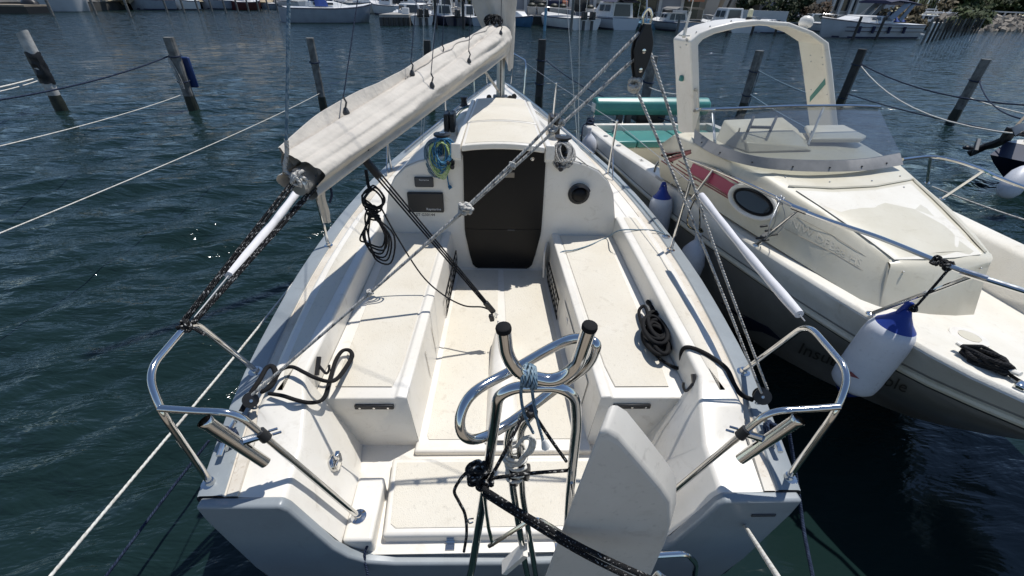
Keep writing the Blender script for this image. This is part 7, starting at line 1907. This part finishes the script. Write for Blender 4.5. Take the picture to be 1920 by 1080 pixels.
# pine ridge
k = 0
rnd = random.Random(5)
for row, (yy, hh) in enumerate(((100, 5.8), (112, 7.4))):
    for i in range(11):
        u = 1728 + i * 24 + rnd.uniform(-6, 6) + row * 10
        c = at(u, 12, y=yy)
        bush(ORD[i] + ' from the left in the ' + ('front' if row == 0 else 'back') + ' row of dark green umbrella pines', u, 12, yy, rnd.uniform(4.2, 5.6), rnd.uniform(2.0, 2.6), F4, 900, 40 + k, 'pine_tree', 'tree', group='pines of the ridge at the top right', z=hh * rnd.uniform(.88, 1.1) - 1.2)
        k += 1
# causeway with rail, rock bank, ramp
fa, fb2 = at(1705, 44, z=0), at(2060, 60, z=0)
p0, p1 = V(82, 92, 0), V(125, 96, 0)
mb = MB().prism([V(78, 92, -.3), V(140, 100, -.3), V(150, 140, -.3), V(78, 140, -.3)], (0, 0, 2.2))
o = bpy.data.objects.new('causeway', mb.mesh('causeway')); o.data.materials.append(CONC); o['kind'] = 'structure'; put(o)
ca, cb_ = V(78, 91.8, 1.9), V(140, 99.8, 1.9)
t = thing('railing', 'long white railing along the causeway below the pines', 'railing', ca.lerp(cb_, .5))
part('top_rail', MB().bar(ca + V(0, 0, 1.0), cb_ + V(0, 0, 1.0), 0.25, 0.22), WALLW, t)
part('lower_rail', MB().bar(ca + V(0, 0, 0.4), cb_ + V(0, 0, 0.4), 0.15, 0.14), WALLW, t)
for k in range(26):
    part('post', MB().box(ca.lerp(cb_, k / 25) + V(0, 0, 0.5), (0.2, 0.2, 1.0)), WALLW, t)
rnd = random.Random(17); mb = MB()
for k in range(420):
    t_ = rnd.random(); h_ = rnd.random()
    p = V(lerp(77, 100, t_), lerp(82, 90, t_), 0) + V(-1.0, 9.0, 0) * 0.9 * h_ * 0.6 + V(0, 0, -0.2 + 2.2 * h_)
    s_ = rnd.uniform(0.35, 0.85)
    R_ = Euler((rnd.uniform(0, 3), rnd.uniform(0, 3), rnd.uniform(0, 3))).to_matrix()
    mb.box(p, (s_ * 1.5, s_, s_ * .8), rot=R_)
ROCK = mat('revetment_rock', (0.34, 0.30, 0.25), rough=0.95, var=0.5, vscale=0.8)
solo('rock_bank', mb, ROCK, 'bank of loose pale rocks below the causeway', 'rocks', kind='stuff', angle=20)
mb = MB().prism([V(97, 87, -.3), V(104, 88.5, 2.3), V(160, 100, 2.3), V(160, 98, -.3)], (0, 4, 0))
solo('ramp_wall', mb, CONCD, 'dark concrete ramp wall with a pale edge at the right end of the rock bank', 'wall')
solo('ramp_edge', MB().bar(V(96.8, 86.8, -.2), V(103.9, 88.3, 2.4), 0.5, 0.3), CONC, 'pale sloping concrete edge of the ramp wall', 'kerb')
# masts standing behind the causeway
for k, (u, h) in enumerate(((1735, 9), (1752, 7), (1762, 8), (1800, 9), (1812, 8), (1818, 10), (1840, 9), (1868, 10), (1888, 9), (1906, 11))):
    p = at(u, 30, y=104); p.z = 1.0
    t = thing('sailboat_mast', ORD[k] + ' from the left of the bare grey masts standing before the pines', 'mast', p, 'masts before the pines at the top right')
    part('spar', MB().tube([p, p + V(0, 0, h)], 0.12, 6), ALU, t)
    part('spreader', MB().bar(p + V(-0.8, 0, h * .6), p + V(0.8, 0, h * .6), 0.06, 0.06), ALU, t)
for k in range(7):
    p = at(1755 + k * 21, 34, y=101); p.z = 1.9
    t = thing('parked_car', ORD[k] + ' from the left of the tiny cars parked on the causeway', 'car', p, 'cars parked on the causeway')
    part('body', MB().box(p + V(0, 0, 0.55), (4.0, 1.7, 0.7)), WHITEB if k % 2 else GREYB, t, bevel=0.15)
    part('cab', MB().box(p + V(0, 0, 1.15), (2.2, 1.5, 0.6)), WIND, t, bevel=0.2)
# sandy bank, upper left
rnd = random.Random(23); mb = MB()
for k in range(260):
    t_ = rnd.random()
    p = front_[2].lerp(front_[3], t_ * 1.3) + V(rnd.uniform(-1, 1), rnd.uniform(0.5, 6), 0.9 + rnd.uniform(0, 1.2))
    s_ = rnd.uniform(0.3, 0.9)
    mb.box(p, (s_ * 1.4, s_, s_ * .8), rot=Euler((rnd.uniform(0, 3), rnd.uniform(0, 3), 0)).to_matrix())
solo('rock_bank', mb, mat('sandy_rock', (0.42, 0.35, 0.25), rough=0.95, var=0.4, vscale=0.7), 'sandy coloured loose rocks on the bank at the upper left', 'rocks', kind='stuff', angle=20)
for k, (a, b, yy, m) in enumerate(((-200, 80, 72, WALLB), (90, 240, 84, WALLW), (250, 420, 92, WALLB), (430, 560, 104, WALLW), (570, 700, 98, WALLB), (710, 850, 86, WALLG), (856, 950, 68, WALLW))):
    building(['pale block behind the top left corner', 'white block behind the big pale yacht hull', 'beige block behind the sandy bank', 'beige block behind the row of slim piles', 'white block behind the grey sailing yacht', 'grey block behind the jetty', 'white block behind the mast cloth'][k], ux(a, yy, 0), ux(b, yy, 0), yy, 12, 9, m, cols=[lerp(ux(a, yy, 0), ux(b, yy, 0), i / 5) for i in range(6)], wins=[(lerp(ux(a, yy, 0), ux(b, yy, 0), (i + .5) / 5), zz, 2.2, 1.5) for i in range(5) for zz in (2.4, 5.6)], group='apartment blocks behind the left bank')

# ------------------------------------------------------------------ pontoon the picture was taken from
mb = MB().box((0, -2.0, 0.45), (16, 3.6, 0.18))
o = bpy.data.objects.new('pontoon', mb.mesh('pontoon')); o.data.materials.append(WOOD); o['kind'] = 'structure'; put(o)
